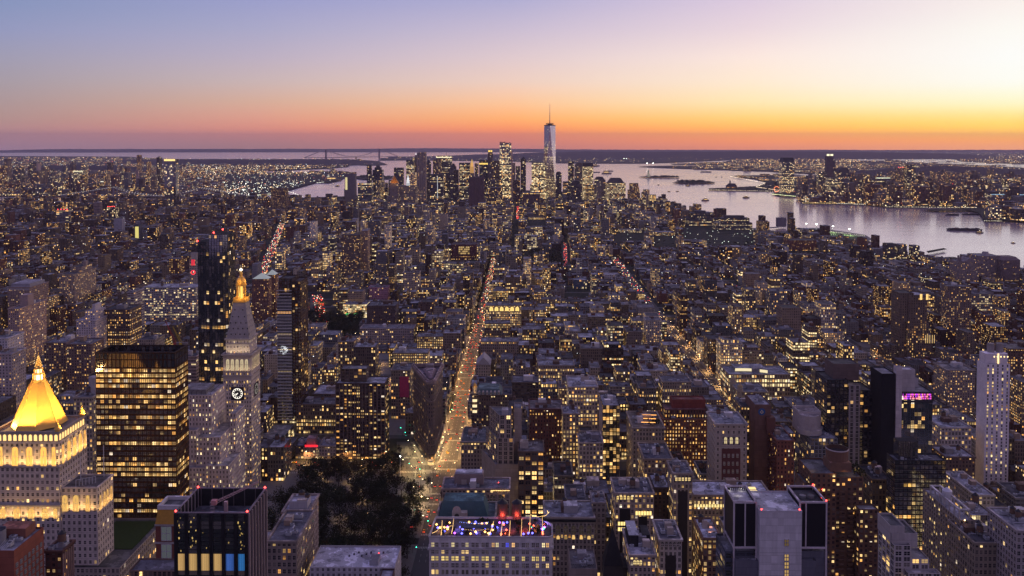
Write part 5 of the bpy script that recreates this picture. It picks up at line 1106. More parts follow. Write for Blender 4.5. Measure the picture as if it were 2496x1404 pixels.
 ('lit_shed_building', 'store building', 'low building with a bright yellow glazed top floor behind the silver-tank apartments', 2368, 2424, 1256, 1275, 560, 24, ('glass', .8, .4, (.25, .2, .15)), (.25, .25, .28)),
 ('brick_roof_house', 'apartment building', 'brown brick house with a white-windowed front below the white slab', 2376, 2424, 1206, 1245, 610, 44, ('whiteloft', .3, 0, (.40, .36, .33)), (.30, .31, .35)),
 ('striped_loft_block', 'apartment building', 'pale striped block behind the bronze glass tower', 440, 478, 868, 985, 1000, 26, ('ribbon', .12, 0, (.40, .30, .28)), None),
 ('white_city_office', 'office building', 'broad pale office building with many rows of lit windows, left of the black glass tower', 347, 477, 700, 790, 1480, 40, ('office', .34, .25, (.36, .34, .35)), (.33, .34, .37)),
 ('tall_left_slab', 'apartment tower', 'tall apartment slab with a pink-lit side at the far left', 20, 46, 752, 905, 1100, 64, ('apt', .34, 0, (.42, .30, .26)), (.14, .13, .14)),
 ('crenellated_slab', 'apartment building', 'long brown apartment block with a toothed roofline at the far left', 18, 72, 700, 745, 1350, 55, ('brownap', .12, .03, (.30, .22, .19)), None),
 ('broad_apartment_block', 'apartment building', 'broad beige apartment block with stepped roof at middle left', 144, 181, 668, 722, 1550, 80, ('apt', .3, 0, (.33, .26, .22)), None),
 ('white_stepped_apartments', 'apartment building', 'white apartment block with a stepped roof, above the gold pyramid', 186, 232, 780, 845, 1050, 34, ('whiteapt', .22, 0, (.52, .47, .50)), (.3, .3, .33)),
 ('amber_row_building', 'office building', 'dark brown block with two rows of amber windows, above the bronze glass tower', 251, 316, 754, 835, 1080, 34, ('brownap', .12, .3, (.12, .085, .075)), None),
 ('pale_balcony_slab', 'apartment tower', 'pale slab with balcony stripes left of the broad pale office', 310, 326, 712, 770, 1300, 36, ('ribbon', .2, 0, (.36, .32, .33)), None),
 ('left_brick_pair', 'apartment building', 'brown brick block with amber windows above the gold pyramid', 107, 160, 835, 880, 1000, 30, ('brownap', .3, 0, (.20, .14, .12)), None),
 ('left_brick_twin', 'apartment building', 'brown brick block beside the bronze glass tower roof', 162, 222, 838, 905, 960, 30, ('brownap', .26, 0, (.19, .13, .12)), None),
 ('white_left_edge_block', 'apartment building', 'white stepped apartment block cut by the left edge', -30, 18, 824, 905, 900, 30, ('whiteapt', .12, 0, (.56, .52, .54)), None),
 ('sign_left_building', 'apartment building', 'pale striped building at the left edge behind the gold pyramid', -20, 28, 862, 960, 830, 24, ('whiteapt', .2, 0, (.45, .38, .37)), None),
 ('silver_apartment_tower', 'apartment tower', 'tall brown apartment tower with ribbed side, left of centre', 832, 878, 572, 660, 1900, 26, ('brownap', .26, 0, (.17, .125, .11)), None),
 ('silver_apartment_wing', 'apartment tower', 'slim ribbed apartment tower attached to the tall brown one', 878, 896, 562, 660, 1915, 30, ('apt', .25, 0, (.28, .2, .17)), None),
 ('college_stone_block', 'office building', 'pale stone block with lit windows, left of the bright avenue in middle distance', 982, 1022, 664, 700, 1650, 24, ('limeloft', .25, 0, (.38, .32, .28)), None),
 ('red_library_block', 'library', 'massive dark red block with a tall lit window grid', 1100, 1160, 596, 640, 2300, 60, ('brick', .03, .03, (.12, .035, .04)), (.08, .06, .06)),
 ('blue_glass_tower', 'apartment tower', 'pale blue glass tower standing alone near the centre', 1398, 1430, 682, 730, 1850, 24, ('glass', .04, 0, (.16, .24, .36)), None),
 ('village_white_slab', 'apartment tower', 'white narrow slab with two columns of lights in the middle', 1574, 1612, 780, 850, 1330, 26, ('whiteapt', .3, 0, (.42, .38, .34)), None),
 ('pediment_loft', 'loft building', 'brown loft with a low curved pediment beside the white narrow slab', 1527, 1567, 808, 850, 1240, 30, ('loft', .12, .1, (.22, .17, .14)), None),
 ('chatham_tower', 'apartment tower', 'dark twin-slab apartment tower before the river bend', 660, 698, 458, 510, 3700, 34, ('brownap', .24, 0, (.13, .085, .08)), None),
 ('yellow_strip_slab', 'apartment building', 'slab end glowing with one pale yellow strip at middle left', 327, 340, 547, 582, 2700, 20, ('blank', 0, 0, (.1, .1, .12)), None),
 ('riverside_office_block', 'office building', 'long office block with bright stripes of light near the river', 1672, 1738, 530, 585, 3250, 60, ('ribbon', .1, .5, (.12, .11, .12)), None),
 ('terminal_office_block', 'office building', 'dark broad office block with lit lower floors on the river bank', 1745, 1834, 543, 600, 3100, 60, ('dgrey', .12, .35, (.10, .10, .115)), None),
 ('pale_corner_warehouse', 'loft building', 'pale warehouse below the dark broad riverbank office', 1728, 1768, 572, 600, 2950, 40, ('whiteloft', .2, .1, (.36, .31, .3)), None),
 ('lit_printing_house', 'office building', 'brown block covered in lit windows below the long striped office', 1598, 1645, 566, 605, 2900, 50, ('loft', .5, .15, (.2, .15, .13)), None),
 ('white_lit_warehouse', 'office building', 'wide pale block with brilliant white windows, centre right', 1510, 1566, 560, 588, 3000, 50, ('office', .6, .4, (.26, .23, .22)), None),
 ('yellow_lit_exchange', 'office building', 'low block glowing with yellow windows under the tallest tower', 1288, 1328, 530, 552, 3500, 50, ('cream', .85, .3, (.3, .24, .15)), None),
 ('grey_river_box', 'ventilation tower', 'plain grey windowless box tower standing at the river edge', 1896, 1917, 531, 565, 3200, 24, ('blank', 0, 0, (.17, .15, .17)), None),
 ('red_archive_block', 'apartment building', 'massive red brick warehouse block near the river', 1926, 1990, 586, 620, 2500, 60, ('brick', .14, 0, (.20, .075, .055)), None),
 ('glass_pair_tower', 'apartment tower', 'slim glass apartment tower on the river bank, leftmost of three', 2161, 2184, 594, 635, 2320, 26, ('glass', .12, 0, (.12, .12, .14)), None),
 ('glass_pair_tower', 'apartment tower', 'slim glass apartment tower on the river bank, middle of three', 2191, 2211, 596, 635, 2340, 26, ('glass', .12, 0, (.12, .12, .14)), None),
 ('glass_pair_tower', 'apartment tower', 'slim glass apartment tower on the river bank, rightmost of three', 2226, 2242, 599, 640, 2280, 26, ('glass', .14, 0, (.11, .10, .12)), None),
 ('west_beth_block', 'apartment building', 'pale broad block with a domed roof at the river edge, far right', 2385, 2438, 624, 680, 1980, 50, ('apt', .12, 0, (.30, .24, .23)), None),
 ('octagon_roof_block', 'apartment building', 'broad dark block with sloped roof corners at the right river edge', 2442, 2487, 634, 690, 1960, 40, ('brownap', .06, 0, (.22, .16, .16)), None),
 ('gable_warehouse', 'apartment building', 'long pale warehouse with a gabled roof and twin stacks near the right river edge', 2336, 2386, 638, 690, 1950, 40, ('apt', .14, 0, (.32, .25, .23)), None),
]
TINTS = {}
def table():
 for i, (nm, cat, lab, x0, x1, yt, yb, Y, dep, st, rc) in enumerate(TAB):
  sty = style(*st, st_=1.2)
  far = Y > 1700
  root, p, z = house(nm, cat, lab, x0, x1, yt, yb, Y, dep, sty, rc, tanks=0 if far or 'tower' in cat or st[0] == 'blank' else random.choice((0, 1, 1, 2)), bulk=0 if far or nm == 'red_brick_building' else 2 if Y < 900 else 1, units=0 if far else 6 if Y < 900 else 3, cornice=None if far or st[0] in ('glass', 'darkg', 'blank') else (.7, 1.3))
  cx, cy_ = cen(p); X0, X1, Y0, Y1 = p[0][0], p[1][0], p[0][1], p[2][1]
  if nm == 'red_brick_building':
   b = MB(); b.cyl(X1 - 14, Y0 + 9, z - .9, z + 6.5, 4.2, 4.2, 20, plain((.22, .22, .25)), 0, False); b.face([(x, y, z + 5.8) for x, y in circ(X1 - 14, Y0 + 9, 4.0, 20)], None, plain((.05, .05, .06))); b.box(X1 - 14 - 3, X1 - 3, Y0 + 15, Y0 + 24, z - .9, z + 4, plain((.24, .10, .07))); part('roof_vent_drum', b, root, MP)
   b = MB()
   for k in range(5): b.bar((X1 - 9 + k, Y0 + 1, z), (X1 - 9 + k, Y0 + 8, z + 1.6), .12, plain((.5, .5, .52)))
   part('roof_rack', b, root, MP)
   for r in range(6):
    for k in range(7): panel(root, 'window', (X1, Y0 + 2 + 3.5 * k, z - 9 - 3.4 * r - k * .0), (0, 1), 1.5, 2.0, (1, 0), glowa((.4, .45, .5), .10), ((.3, .28, .27), .12))
  if nm == 'brown_brick_building':
   for k in range(6): b = MB(); b.box(X1 + .02, X1 + .5, Y0 + .4 + 2 * k, Y0 + 1.2 + 2 * k, 0, z - 2, plain((.33, .22, .19))); part('pier', b, root, MP)
  if nm == 'beige_rear_tower':
   b = MB(); b.cyl(cx + 3, cy_, z - .9, z + 13, 5, 5, 16, plain((.40, .37, .38))); part('roof_drum', b, root, MP)
  if nm == 'tall_park_loft':
   block(root, rect(X1 + .05, X1 + .1 + (0), Y0, Y1) if False else rect(X0 + 3, X1 - 2, Y0 + 5, Y0 + 14), z - .9, z + 4, style('blank', 0, 0, (.40, .38, .40)), (.38, .38, .42), wname='penthouse_wall', rname='penthouse_roof')
   for r in range(14):
    for k in range(4): panel(root, 'window', (X1, Y0 + 3.2 + 6 * k, z - 7 - 3.9 * r), (0, 1), 1.3, 2.2, (1, 0), glowa((1, .72, .3), .9 if random.random() < .12 else .03), ((.42, .34, .31), .15))
  if nm == 'neon_sign_building':
   b = MB(); b.box(X0 + 2, X0 + 11, Y0 + 3, Y0 + 12, z - .9, z + 8, plain((.38, .24, .24))); part('penthouse', b, root, MP)
   o = thing('neon_roof_sign', 'red neon script sign on the roof of the narrow pink stone building', 'sign', (cx, Y0 + .6, z)); b = MB(); b.bar((X0 + 1, Y0 + .7, z), (X0 + 1, Y0 + .7, z + 3), .1, plain((.1, .1, .1))); b.bar((X1 - 1, Y0 + .7, z), (X1 - 1, Y0 + .7, z + 3), .1, plain((.1, .1, .1))); b.bar((X0 + 1, Y0 + .7, z + 1), (X1 - 1, Y0 + .7, z + 1), .1, plain((.1, .1, .1))); part('sign_frame', b, o, MP)
   b = MB(); A = glowa((1, .02, .03), 3.5); xx = X0 + .8
   pts = [(xx + t * (X1 - X0 - 1.6), z + 1.3 + (1.5 if k == 0 else .75) * abs(math.sin(k * 1.25))) for k, t in ((k, k / 26) for k in range(27))]
   for a_, c_ in zip(pts, pts[1:]): b.bar((a_[0], Y0 + .5, a_[1]), (c_[0], Y0 + .5, c_[1]), .16, A)
   b.bar((X0 + .8, Y0 + .5, z + .5), (X1 - .8, Y0 + .5, z + .5), .18, A); part('neon_tube', b, o, ME)
  if nm == 'billboard_building':
   A = at(974, 918, Y); B = at(997, 968, Y); b = MB(); b.box(A.x, B.x, Y - .5, Y - .05, B.z, A.z, plain((.42, .045, .12))); solo('pink_billboard', b, MP, 'tall plain pink billboard on the wall left of the wedge-shaped building', 'billboard')
  if nm == 'arched_window_store':
   for k in range(6): panel(root, 'arched_window', (X0 + 8.5 + 8.6 * k, Y, z - 9.5), (1, 0), 6.2, 6.8, (0, -1), glowa((1, .68, .2), 1.35), ((.38, .3, .2), .4), True)
  if nm == 'arcade_loft':
   b = MB(); b.box(X0 + 8, X0 + 29, Y + 9, Y + 18, z - .9, z + 6.5, plain((.26, .20, .18))); b.box(X0 + 8.5, X0 + 28, Y + 10, Y + 17, z + 6.5, z + 7.4, plain((.42, .42, .46))); part('penthouse', b, root, MP)
   for k in range(7): panel(root, 'arched_window', (X0 + 4.4 + 6.3 * k, Y, z - 9.6), (1, 0), 4.4, 4.6, (0, -1), glowa((.2, .15, .12), .10), ((.40, .32, .27), .4), True)
   b = MB()
   for k in range(16): b.octa(X1 - 13 + .85 * k, Y - 1.0, z - 1.2, .22, glowa((1, .62, .2), 7))
   part('cornice_light', b, root, ME); pointlamp('cornice_lamp', root, (X1 - 7, Y - 1.6, z - 2), 60, (1, .6, .2)); redlight(root, X1 - 8, Y + 6, z + 1.5, .4)
  if nm == 'teal_mansard_building':
   b = MB(); q = rect(X0 + 1, X1 - 5, Y + 4, Y + 24); b.frustum(q, z - .9, grow(q, -3), z + 8.2, plain((.06, .12, .13))); part('mansard_roof', b, root, MP)
   xa = X0 + 10; b = MB(); b.box(xa, xa + 10, Y - .2, Y + 4, z - 8, z + 3.5, plain((.40, .36, .31))); b.arch((xa + 3.2, Y - .25, z + 3.4), (1, 0), 5.5, 4.6, (0, 0), plain((.42, .37, .32))); d_ = part('stone_dormer', b, root, MP); panel(d_, 'dormer_window', (xa + 3.2, Y - .2, z - 4), (1, 0), 3.2, 7, (0, -1), glowa((.1, .08, .08), .05), None, True)
  if nm == 'cornice_arch_building':
   b = MB(); b.ring(p, z - 3.2, z - 1.5, .9, .3, plain((.015, .018, .02))); part('black_cornice', b, root, MP)
   for k in range(6): panel(root, 'arched_window', (X0 + 4 + 5.5 * k, Y, z - 12.5), (1, 0), 3.4, 6.6, (0, -1), glowa((.22, .16, .12), .12), ((.40, .34, .3), .35), True); panel(root, 'round_window', (X0 + 4 + 5.5 * k, Y, z - 16), (1, 0), 2.2, 2.6, (0, -1), glowa((1, .62, .2), .9 if k != 2 else .3), None, True)
   b = MB(); b.box(X0 + 14, X0 + 24, Y + 8, Y + 18, z - .9, z + 4.5, plain((.36, .35, .36))); part('penthouse', b, root, MP)
  if nm == 'twin_bay_loft':
   b = MB()
   for xa, xb, za, zb in ((X0 + 3.4, X0 + 11, 6, z - 11.5), (X0 + 16.8, X0 + 23, 6, z - 17)):
    b.box(xa, xb, Y - .12, Y - .01, za, zb, plain((.02, .018, .018)))
   part('dark_bay', b, root, MP)
   for k in range(5): panel(root, 'arched_window', (X0 + 2 + 2.5 * k, Y, z - 4.8), (1, 0), 1.5, 2.6, (0, -1), glowa((1, .7, .22), 1.1), ((.4, .34, .28), .2), True)
   for r in (0, 1):
    for k in range(6): panel(root, 'lit_window', (X0 + 3 + 1.9 * k, Y - .12, z - 23.5 - 4 * r), (1, 0), 1.5, 2.6, (0, -1), glowa((1, .74, .26), 1.4))
   for k in range(6): panel(root, 'lit_window', (X0 + 15.5 + 1.95 * k, Y - .12, z - 16), (1, 0), 1.5, 2.8, (0, -1), glowa((1, .74, .26), 1.4))
  if nm == 'slim_tall_loft':
   b = MB(); b.box(X0 + 3.4, X1 - 3.4, Y - .12, Y - .01, 6, z - 13, plain((.03, .025, .025))); part('dark_bay', b, root, MP)
   for k in range(5): panel(root, 'lit_window', (X0 + 2.2 + 2.3 * k, Y, z - 5.5), (1, 0), 1.4, 2.4, (0, -1), glowa((1, .72, .28), 1.2), ((.4, .33, .27), .15))
  if nm == 'white_arch_loft':
   for k in range(5): panel(root, 'arched_window', (X0 + 1.8 + 2.5 * k, Y, z - 4.6), (1, 0), 1.5, 2.6, (0, -1), glowa((.12, .1, .1), .05), ((.5, .45, .41), .2), True)
   b = MB(); b.box(X0 + 3.6, X1 - 3.6, Y - .12, Y - .01, 4, z - 10.5, plain((.03, .025, .025))); part('dark_bay', b, root, MP)
  if nm == 'black_penthouse_loft':
   b = MB(); b.box(X0 + 1, X0 + 7, Y + 12, Y + 32, z - .9, z + 6.5, plain((.02, .02, .022))); b.box(X1 - 6, X1 - 1, Y + 16, Y + 30, z - .9, z + 5, plain((.02, .02, .022))); part('black_roof_block', b, root, MP)
   b = MB(); b.box(X0 + .9, X0 + 7.1, Y + 11.9, Y + 32.1, z + 6.5, z + 6.9, plain((.42, .43, .47))); part('block_roof', b, root, MP)
   for k in range(3): panel(root, 'arched_window', (X0 + 3 + 1.9 * k, Y, z - 6), (1, 0), 1.5, 2.6, (0, -1), glowa((1, .75, .3), 1.0), ((.45, .38, .32), .2), True)
  if nm == 'skylit_red_loft':
   for k in range(2): b = MB(); b.box(X0 + 5.5, X0 + 9.5, Y + 8 + 8 * k, Y + 9.6 + 8 * k, z - .9, z - .3, glowa((1, .42, .30), 1.1)); part('skylight', b, root, ME)
  if nm == 'long_flat_roof_loft':
   for k in range(2): b = MB(); b.box(X0 + 43, X0 + 48, Y + 6 + 6 * k, Y + 9 + 6 * k, z - .9, z - .2, glowa((1, .72, .3), 1.3)); part('skylight', b, root, ME)
   for k in range(26): panel(root, 'lit_window', (X0 + 1.4 + 2.05 * k, Y, z - 9), (1, 0), 1.4, 2.2, (0, -1), glowa((1, .74, .28), 1.2))
  if nm == 'roof_letter_building':
   o = thing('roof_letter_sign', 'row of dark block letters standing on the low beige building', 'sign', (cx, Y + 1, z)); b = MB(); n = 10
   for k in range(n):
    xa = X0 + 1.2 + (X1 - X0 - 2.4) * k / n; w_ = (X1 - X0 - 2.4) / n * .72; c_ = plain((.05, .05, .055))
    b.box(xa, xa + .22, Y + .8, Y + 1, z, z + 2.2, c_); b.box(xa + w_ - .22, xa + w_, Y + .8, Y + 1, z, z + 2.2, c_); b.box(xa + .22, xa + w_ - .22, Y + .8, Y + 1, z + 1.95, z + 2.2, c_)
    if k % 2: b.box(xa + .22, xa + w_ - .22, Y + .8, Y + 1, z, z + .25, c_)
   part('letters', b, o, MP); b = MB(); b.bar((X0 + .5, Y + 1.2, z + 1), (X1 - .5, Y + 1.2, z + 1), .08, plain((.1, .1, .1))); part('sign_frame', b, o, MP)
  if nm == 'yellow_column_tower':
   b = MB(); b.prism(rect(X0 - .3, X0 - .05, Y + .3, Y1), 0, z - 1, plain((.40, .33, .29))); b.box(X1 - .2, X1 + .1, Y - .3, Y + .2, 0, z, plain((.40, .33, .29))); part('side_wall', b, root, MP)
  if nm == 'red_grid_factory':
   block(root, rect(X0 + 2, X1 - 1, Y + 5, Y1), z - .9, z + 7, style('brick', .15, .3, (.12, .05, .035), AMB, 1.2), (.16, .08, .07), wname='upper_wall', rname='upper_roof', v0=1.0); block(root, rect(X0 + 10, X1 - 1, Y + 12, Y1), z + 6, z + 14, style('blank', 0, 0, (.22, .06, .045)), (.16, .06, .05), wname='plant_wall', rname='plant_roof')
  if nm == 'roof_terrace_loft':
   b = MB()
   for k in range(3): b.bar((X0 + 8 + 2 * k, Y + 8 + 10 * k, z + 2), (X0 + 20 + 2 * k, Y + 7 + 10 * k, z + 2), .25, glowa((1, .42, .10), 2.6))
   part('terrace_light', b, root, ME); pointlamp('terrace_lamp', root, (X0 + 14, Y + 22, z + 5), 420, (1, .5, .15), .5)
   b = MB()
   for k in range(50): b.octa(X1 - random.uniform(2, 12), Y + random.uniform(6, 20), z + random.uniform(0, 2.4), random.uniform(.5, 1.1))
   part('roof_shrub', b, root, MLEAF)
  if nm == 'red_apartment_tower':
   b = MB(); b.box(X0 - 3, X0 + 4, Y + 18, Y + 26, z - .9, z + 12, plain((.15, .065, .05))); part('stair_block', b, root, MP)
   b = MB()
   for k in range(26): b.box(X0 - 1.5, X0 - .02, Y + 5, Y + 10, 3.05 * k + 2, 3.05 * k + 3, plain((.16, .07, .055)), 0, True); b.box(X0 - 1.5, X0 - .02, Y + 20, Y + 26, 3.05 * k + 2, 3.05 * k + 3, plain((.16, .07, .055)), 0, True)
   part('balcony_column', b, root, MP)
  if nm == 'modest_stone_church':
   b = MB(); c_ = plain((.36, .34, .35));
   b.face([(X0, Y, z), (X1, Y, z), (cx, Y, z + 9)], None, c_); b.face([(X0, Y, z), (cx, Y, z + 9), (cx, Y1, z + 9), (X0, Y1, z)], None, c_); b.face([(X1, Y, z), (X1, Y1, z), (cx, Y1, z + 9), (cx, Y, z + 9)], None, c_); part('gable_roof', b, root, MP)
  if nm == 'tall_left_slab':
   b = MB(); b.box(X0 + 4, X0 + 14, Y + 20, Y + 34, z - .9, z + 14, plain((.36, .27, .25))); part('lift_house', b, root, MP)
  if nm in ('crenellated_slab',):
   b = MB()
   for k in range(18): b.box(X0 + 2 * k, X0 + 2 * k + 1.2, Y - .3, Y - .02, z - 5, z + 1, plain((.45, .42, .44)))
   part('roof_teeth', b, root, MP); b = MB(); b.box(X0 + 3, X1 - 3, Y + 6, Y1 - 6, z - .9, z + 5, plain((.30, .29, .32))); part('penthouse', b, root, MP)
  if nm == 'broad_apartment_block':
   block(root, rect(X0 + 4, X1 - 2, Y + 30, Y1 - 10), z - .9, z + 9, style('apt', .2, 0, (.33, .26, .22)), wname='upper_wall', v0=1.0); b = MB(); b.box(X1 - 10, X1 - 4, Y + 50, Y + 58, z + 8, z + 17, plain((.3, .24, .21))); part('lift_house', b, root, MP)
  if nm == 'white_stepped_apartments':
   block(root, rect(X0 + 8, X1 - 3, Y + 6, Y1), z - .9, z + 10, style('whiteapt', .2, 0, (.52, .47, .50)), (.4, .4, .43), wname='upper_wall', v0=1.0); b = MB(); b.box(X0 + 14, X1 - 6, Y + 12, Y1 - 6, z + 9, z + 17, plain((.5, .46, .48))); part('lift_house', b, root, MP)
  if nm == 'red_library_block':
   b = MB()
   for k in range(6):
    for r in range(4): b.box(X0 + 20 + 5 * k, X0 + 24 + 5 * k, Y - .3, Y - .05, z - 26 + 5.5 * r, z - 22 + 5.5 * r, glowa((1, .66, .25), .55 if (k * 3 + r) % 4 else .1))
   part('lit_window_grid', b, root, ME)
  if nm == 'yellow_strip_slab':
   b = MB(); b.box(X0 + 3, X1 - 3, Y - .4, Y - .05, at(0, 580, Y).z, at(0, 552, Y).z, glowa((1, .85, .25), .8)); part('lit_strip', b, root, ME)
  if nm == 'bright_glass_store':
   b = MB()
   for k in range(9): b.box(X0 + 5 + 2.6 * k, X0 + 7 + 2.6 * k, Y - .5, Y - .1, 5, 7.5, glowa((.1, 1, .25), 1.6))
   part('shop_sign', b, root, ME)
  if nm == 'gable_warehouse':
   for k in range(2): b = MB(); b.box(X0 + 2 + 5 * k, X0 + 4.5 + 5 * k, Y + 5, Y + 9, z - 1, z + 14, plain((.25, .19, .19))); part('stack', b, root, MP)
   b = MB(); b.face([(X0 + 12, Y, z), (X1, Y, z), (cx + 6, Y, z + 8)], None, plain((.28, .22, .22))); b.face([(X0 + 12, Y, z), (cx + 6, Y, z + 8), (cx + 6, Y1, z + 8), (X0 + 12, Y1, z)], None, plain((.2, .17, .18))); b.face([(X1, Y, z), (X1, Y1, z), (cx + 6, Y1, z + 8), (cx + 6, Y, z + 8)], None, plain((.2, .17, .18))); part('gable_roof', b, root, MP)
  if nm == 'octagon_roof_block':
   b = MB(); b.frustum(p, z, grow(p, -7), z + 7, plain((.2, .15, .15))); part('sloped_roof', b, root, MP)
  if nm == 'west_beth_block':
   b = MB(); b.cyl(cx + 4, cy_, z - 1, z + 7, 9, 6, 14, plain((.36, .32, .32))); part('roof_dome', b, root, MP)
  if nm in ('riverside_office_block', 'terminal_office_block'):
   block(root, rect(X0 + 22, X1 - 8, Y + 10, Y1 - 8), z - .9, z + 16, style('dgrey', .1, .1, (.09, .085, .095)), wname='upper_wall', v0=1.0); block(root, rect(X0 + 38, X1 - 24, Y + 18, Y1 - 16), z + 15, z + 24, style('blank', 0, 0, (.09, .085, .095)), wname='plant_wall')
table()
def park_edge_white():
 p = [(-119, 474), (-71, 474), (-71, 500), (-119, 500)]
 T_ = thing('white_court_building', 'white walled building with a court roof and a small teal turret below the park', 'office building', (-95, 487, 0)); HERO.append((740, 970, 1420, 455, rect(-122, -70, 455, 500)))
 wl = style('whiteapt', .05, 0, (.48, .45, .47))
 block(T_, p, 0, 80, wl, (.42, .42, .47)); block(T_, rect(-78, -71, 440, 473.9), 0, 79.5, style('brick', 0, 0, (.10, .06, .06)), (.22, .22, .26), wname='side_wall'); block(T_, rect(-112, -96, 455, 470), 0, 74, style('blank', 0, 0, (.12, .12, .13)), (.12, .12, .14), wname='low_wall')
 for k in range(5): panel(T_, 'window', (-103 + 3.0 * k, 474, 71), (1, 0), 1.3, 2.6, (0, -1), glowa((.1, .09, .1), .05), ((.5, .47, .48), .15))
 b = MB(); b.cyl(-103, 461, 60, 74.6, 3.0, 3.0, 8, plain((.34, .26, .24))); b.cyl(-103, 461, 74.6, 80.5, 3.4, .1, 8, plain((.07, .14, .15))); part('turret', b, T_, MP)
 b = MB()
 for k in range(9): b.box(-100 + 2.4 * k, -99 + 2.4 * k, 488 + (k % 3) * 2, 489 + (k % 3) * 2, 79, 80, plain((.1, .1, .12)))
 b.box(-86, -81, 478, 486, 79, 82, plain((.3, .3, .33))); part('roof_unit', b, T_, MP)
 redlight(T_, -82.5, 489, 80.5, .35)
park_edge_white()
def mansard_brick():
 Y = 470; a = lambda px, py: at(px, py, Y); x0, x1 = a(363, 0).x, a(414, 0).x
 T_ = thing('gold_mansard_building', 'red brick building with a golden mansard roof and white rim beside the black tower', 'apartment building', ((x0 + x1) / 2, Y + 8, 0)); HERO.append((355, 428, 1420, 455, rect(x0 - 3, x1 + 12, 455, Y + 18)))
 p = rect(x0, x1 + 8, Y, Y + 15); z = a(0, 1276).z
 block(T_, p, 0, z, style('blank', 0, 0, (.20, .07, .05)), cornice=(.4, .9, (.35, .31, .30)))
 b = MB(); b.frustum(grow(p, .2), z, grow(p, -1.2), a(0, 1242).z, plain((.50, .27, .045))); part('mansard_roof', b, T_, MP)
 b = MB(); b.ring(grow(p, -1.1), a(0, 1242).z, a(0, 1232).z, .3, .9, plain((.55, .52, .52))); b.face([(*q, a(0, 1240).z) for q in grow(p, -1.3)], None, plain((.1, .1, .1))); part('roof_rim', b, T_, MP)
 for zz in (z - 9, z - 19): panel(T_, 'window', (a(390, 0).x, Y, zz), (1, 0), 5.4, 7.6, (0, -1), glowa((.5, .55, .62), .13), ((.42, .40, .42), .25))
 b = MB(); b.ring(p, z - 11, z - 10, .3, .2, plain((.38, .34, .33))); part('string_course', b, T_, MP)
 block(T_, rect(a(325, 0).x, x1 + 8, Y - 14, Y - .1), 0, a(0, 1358).z, style('loft', .1, 0, (.22, .15, .12)), (.16, .16, .18), wname='low_wall')
 for px in (341, 370): q = a(px, 1390); b = MB(); b.octa(q.x, Y - 14.6, q.z + 4, .45, glowa((1, .6, .22), 9)); part('wall_lamp', b, T_, ME); pointlamp('wall_lamp_light', T_, (q.x, Y - 15.5, q.z + 4), 30, (1, .6, .22), .3)
mansard_brick()
def black_spire():
 Y = 530; c = at(1496, 1296, Y); b = MB(); b.frustum(rect(c.x - 6.2, c.x + 6.2, Y, Y + 12), c.z - 22, rect(c.x - .1, c.x + .1, Y + 5.9, Y + 6.1), c.z, plain((.02, .02, .022)))
 T_ = thing('dark_spired_church', 'dark church with a steep black pyramid spire near the bottom edge', 'church', (c.x, Y + 6, 0)); part('spire', b, T_, MP); HERO.append((1470, 1524, 1420, Y, rect(c.x - 6.2, c.x + 6.2, Y, Y + 12)))
 b = MB(); b.prism(rect(c.x - 6, c.x + 6, Y + .2, Y + 11.8), 0, c.z - 22, plain((.05, .045, .045))); part('wall', b, T_, MP)
 b = MB(); b.box(c.x + 6.1, c.x + 14, Y + 2, Y + 22, 0, c.z - 24, plain((.04, .035, .035))); part('nave', b, T_, MP)
black_spire()
from mathutils.geometry import delaunay_2d_cdt
def sheet(name, pts, h, mat, step, kind='structure'):
 P2 = [Vector((p[0], p[1])) for p in pts]
 n = len(P2); out = []; edges = []
 for i in range(n):
  a, b = P2[i], P2[(i + 1) % n]; l = (b - a).length; k = max(1, int(l / step))
  for j in range(k): out.append(a + (b - a) * (j / k))
 m = len(out); edges = [(i, (i + 1) % m) for i in range(m)]
 xs = [p.x for p in out]; ys = [p.y for p in out]
 x = min(xs) + step * .37
 while x < max(xs):
  y = min(ys) + step * .41
  while y < max(ys): out.append(Vector((x + (hash((x, y)) % 97) * 1e-3, y))); y += step
  x += step
 v, e, f, *_ = delaunay_2d_cdt(out, edges, [], 1, 1e-3)
 me = bpy.data.meshes.new(name)
 me.from_pydata([(p.x, p.y, h + gz(p.x, p.y)) for p in v], [], [list(q) if True else q for q in f])
 me.materials.append(mat)
 for p in me.polygons:
  if p.normal.z < 0: p.flip()
 o = bpy.data.objects.new(name, me); COL.objects.link(o); o['kind'] = kind
 return o
def sea():
 b = MB(); rs = [0] + [60 * 1.16 ** k for k in range(45)] + [37500]; n = 120
 for i in range(len(rs) - 1):
  for k in range(n):
   t0, t1 = 2 * math.pi * k / n, 2 * math.pi * (k + 1) / n
   q = [(r * math.cos(t), r * math.sin(t)) for r, t in ((rs[i], t0), (rs[i + 1], t0), (rs[i + 1], t1), (rs[i], t1))]
   if i == 0: q = q[1:3] + [q[0]]
   b.face([(x, y, -5 + gz(x, y)) for x, y in q])
 me = b.mesh('water', [MWATER]); o = bpy.data.objects.new('water', me); COL.objects.link(o); o['kind'] = 'structure'
sea()
WZ = -5
def poly(px): return [grd(a, b, WZ)[:2] for a, b in px]
MAN = [(-2300, -600)] + [(-2560, 3600)] + poly([(0, 506), (250, 501), (480, 499), (560, 497), (640, 491), (700, 485.5), (760, 483), (838, 480.5), (880, 478), (960, 472), (1060, 467), (1200, 465), (1330, 466), (1400, 471), (1480, 479), (1562, 492), (1620, 505), (1700, 527), (1835, 560), (1935, 573), (2130, 610), (2300, 640), (2496, 668), (2640, 690)]) + [(1450, 900), (1500, -600)]
sheet('manhattan_ground', MAN, 0.0, MLAND, 400)
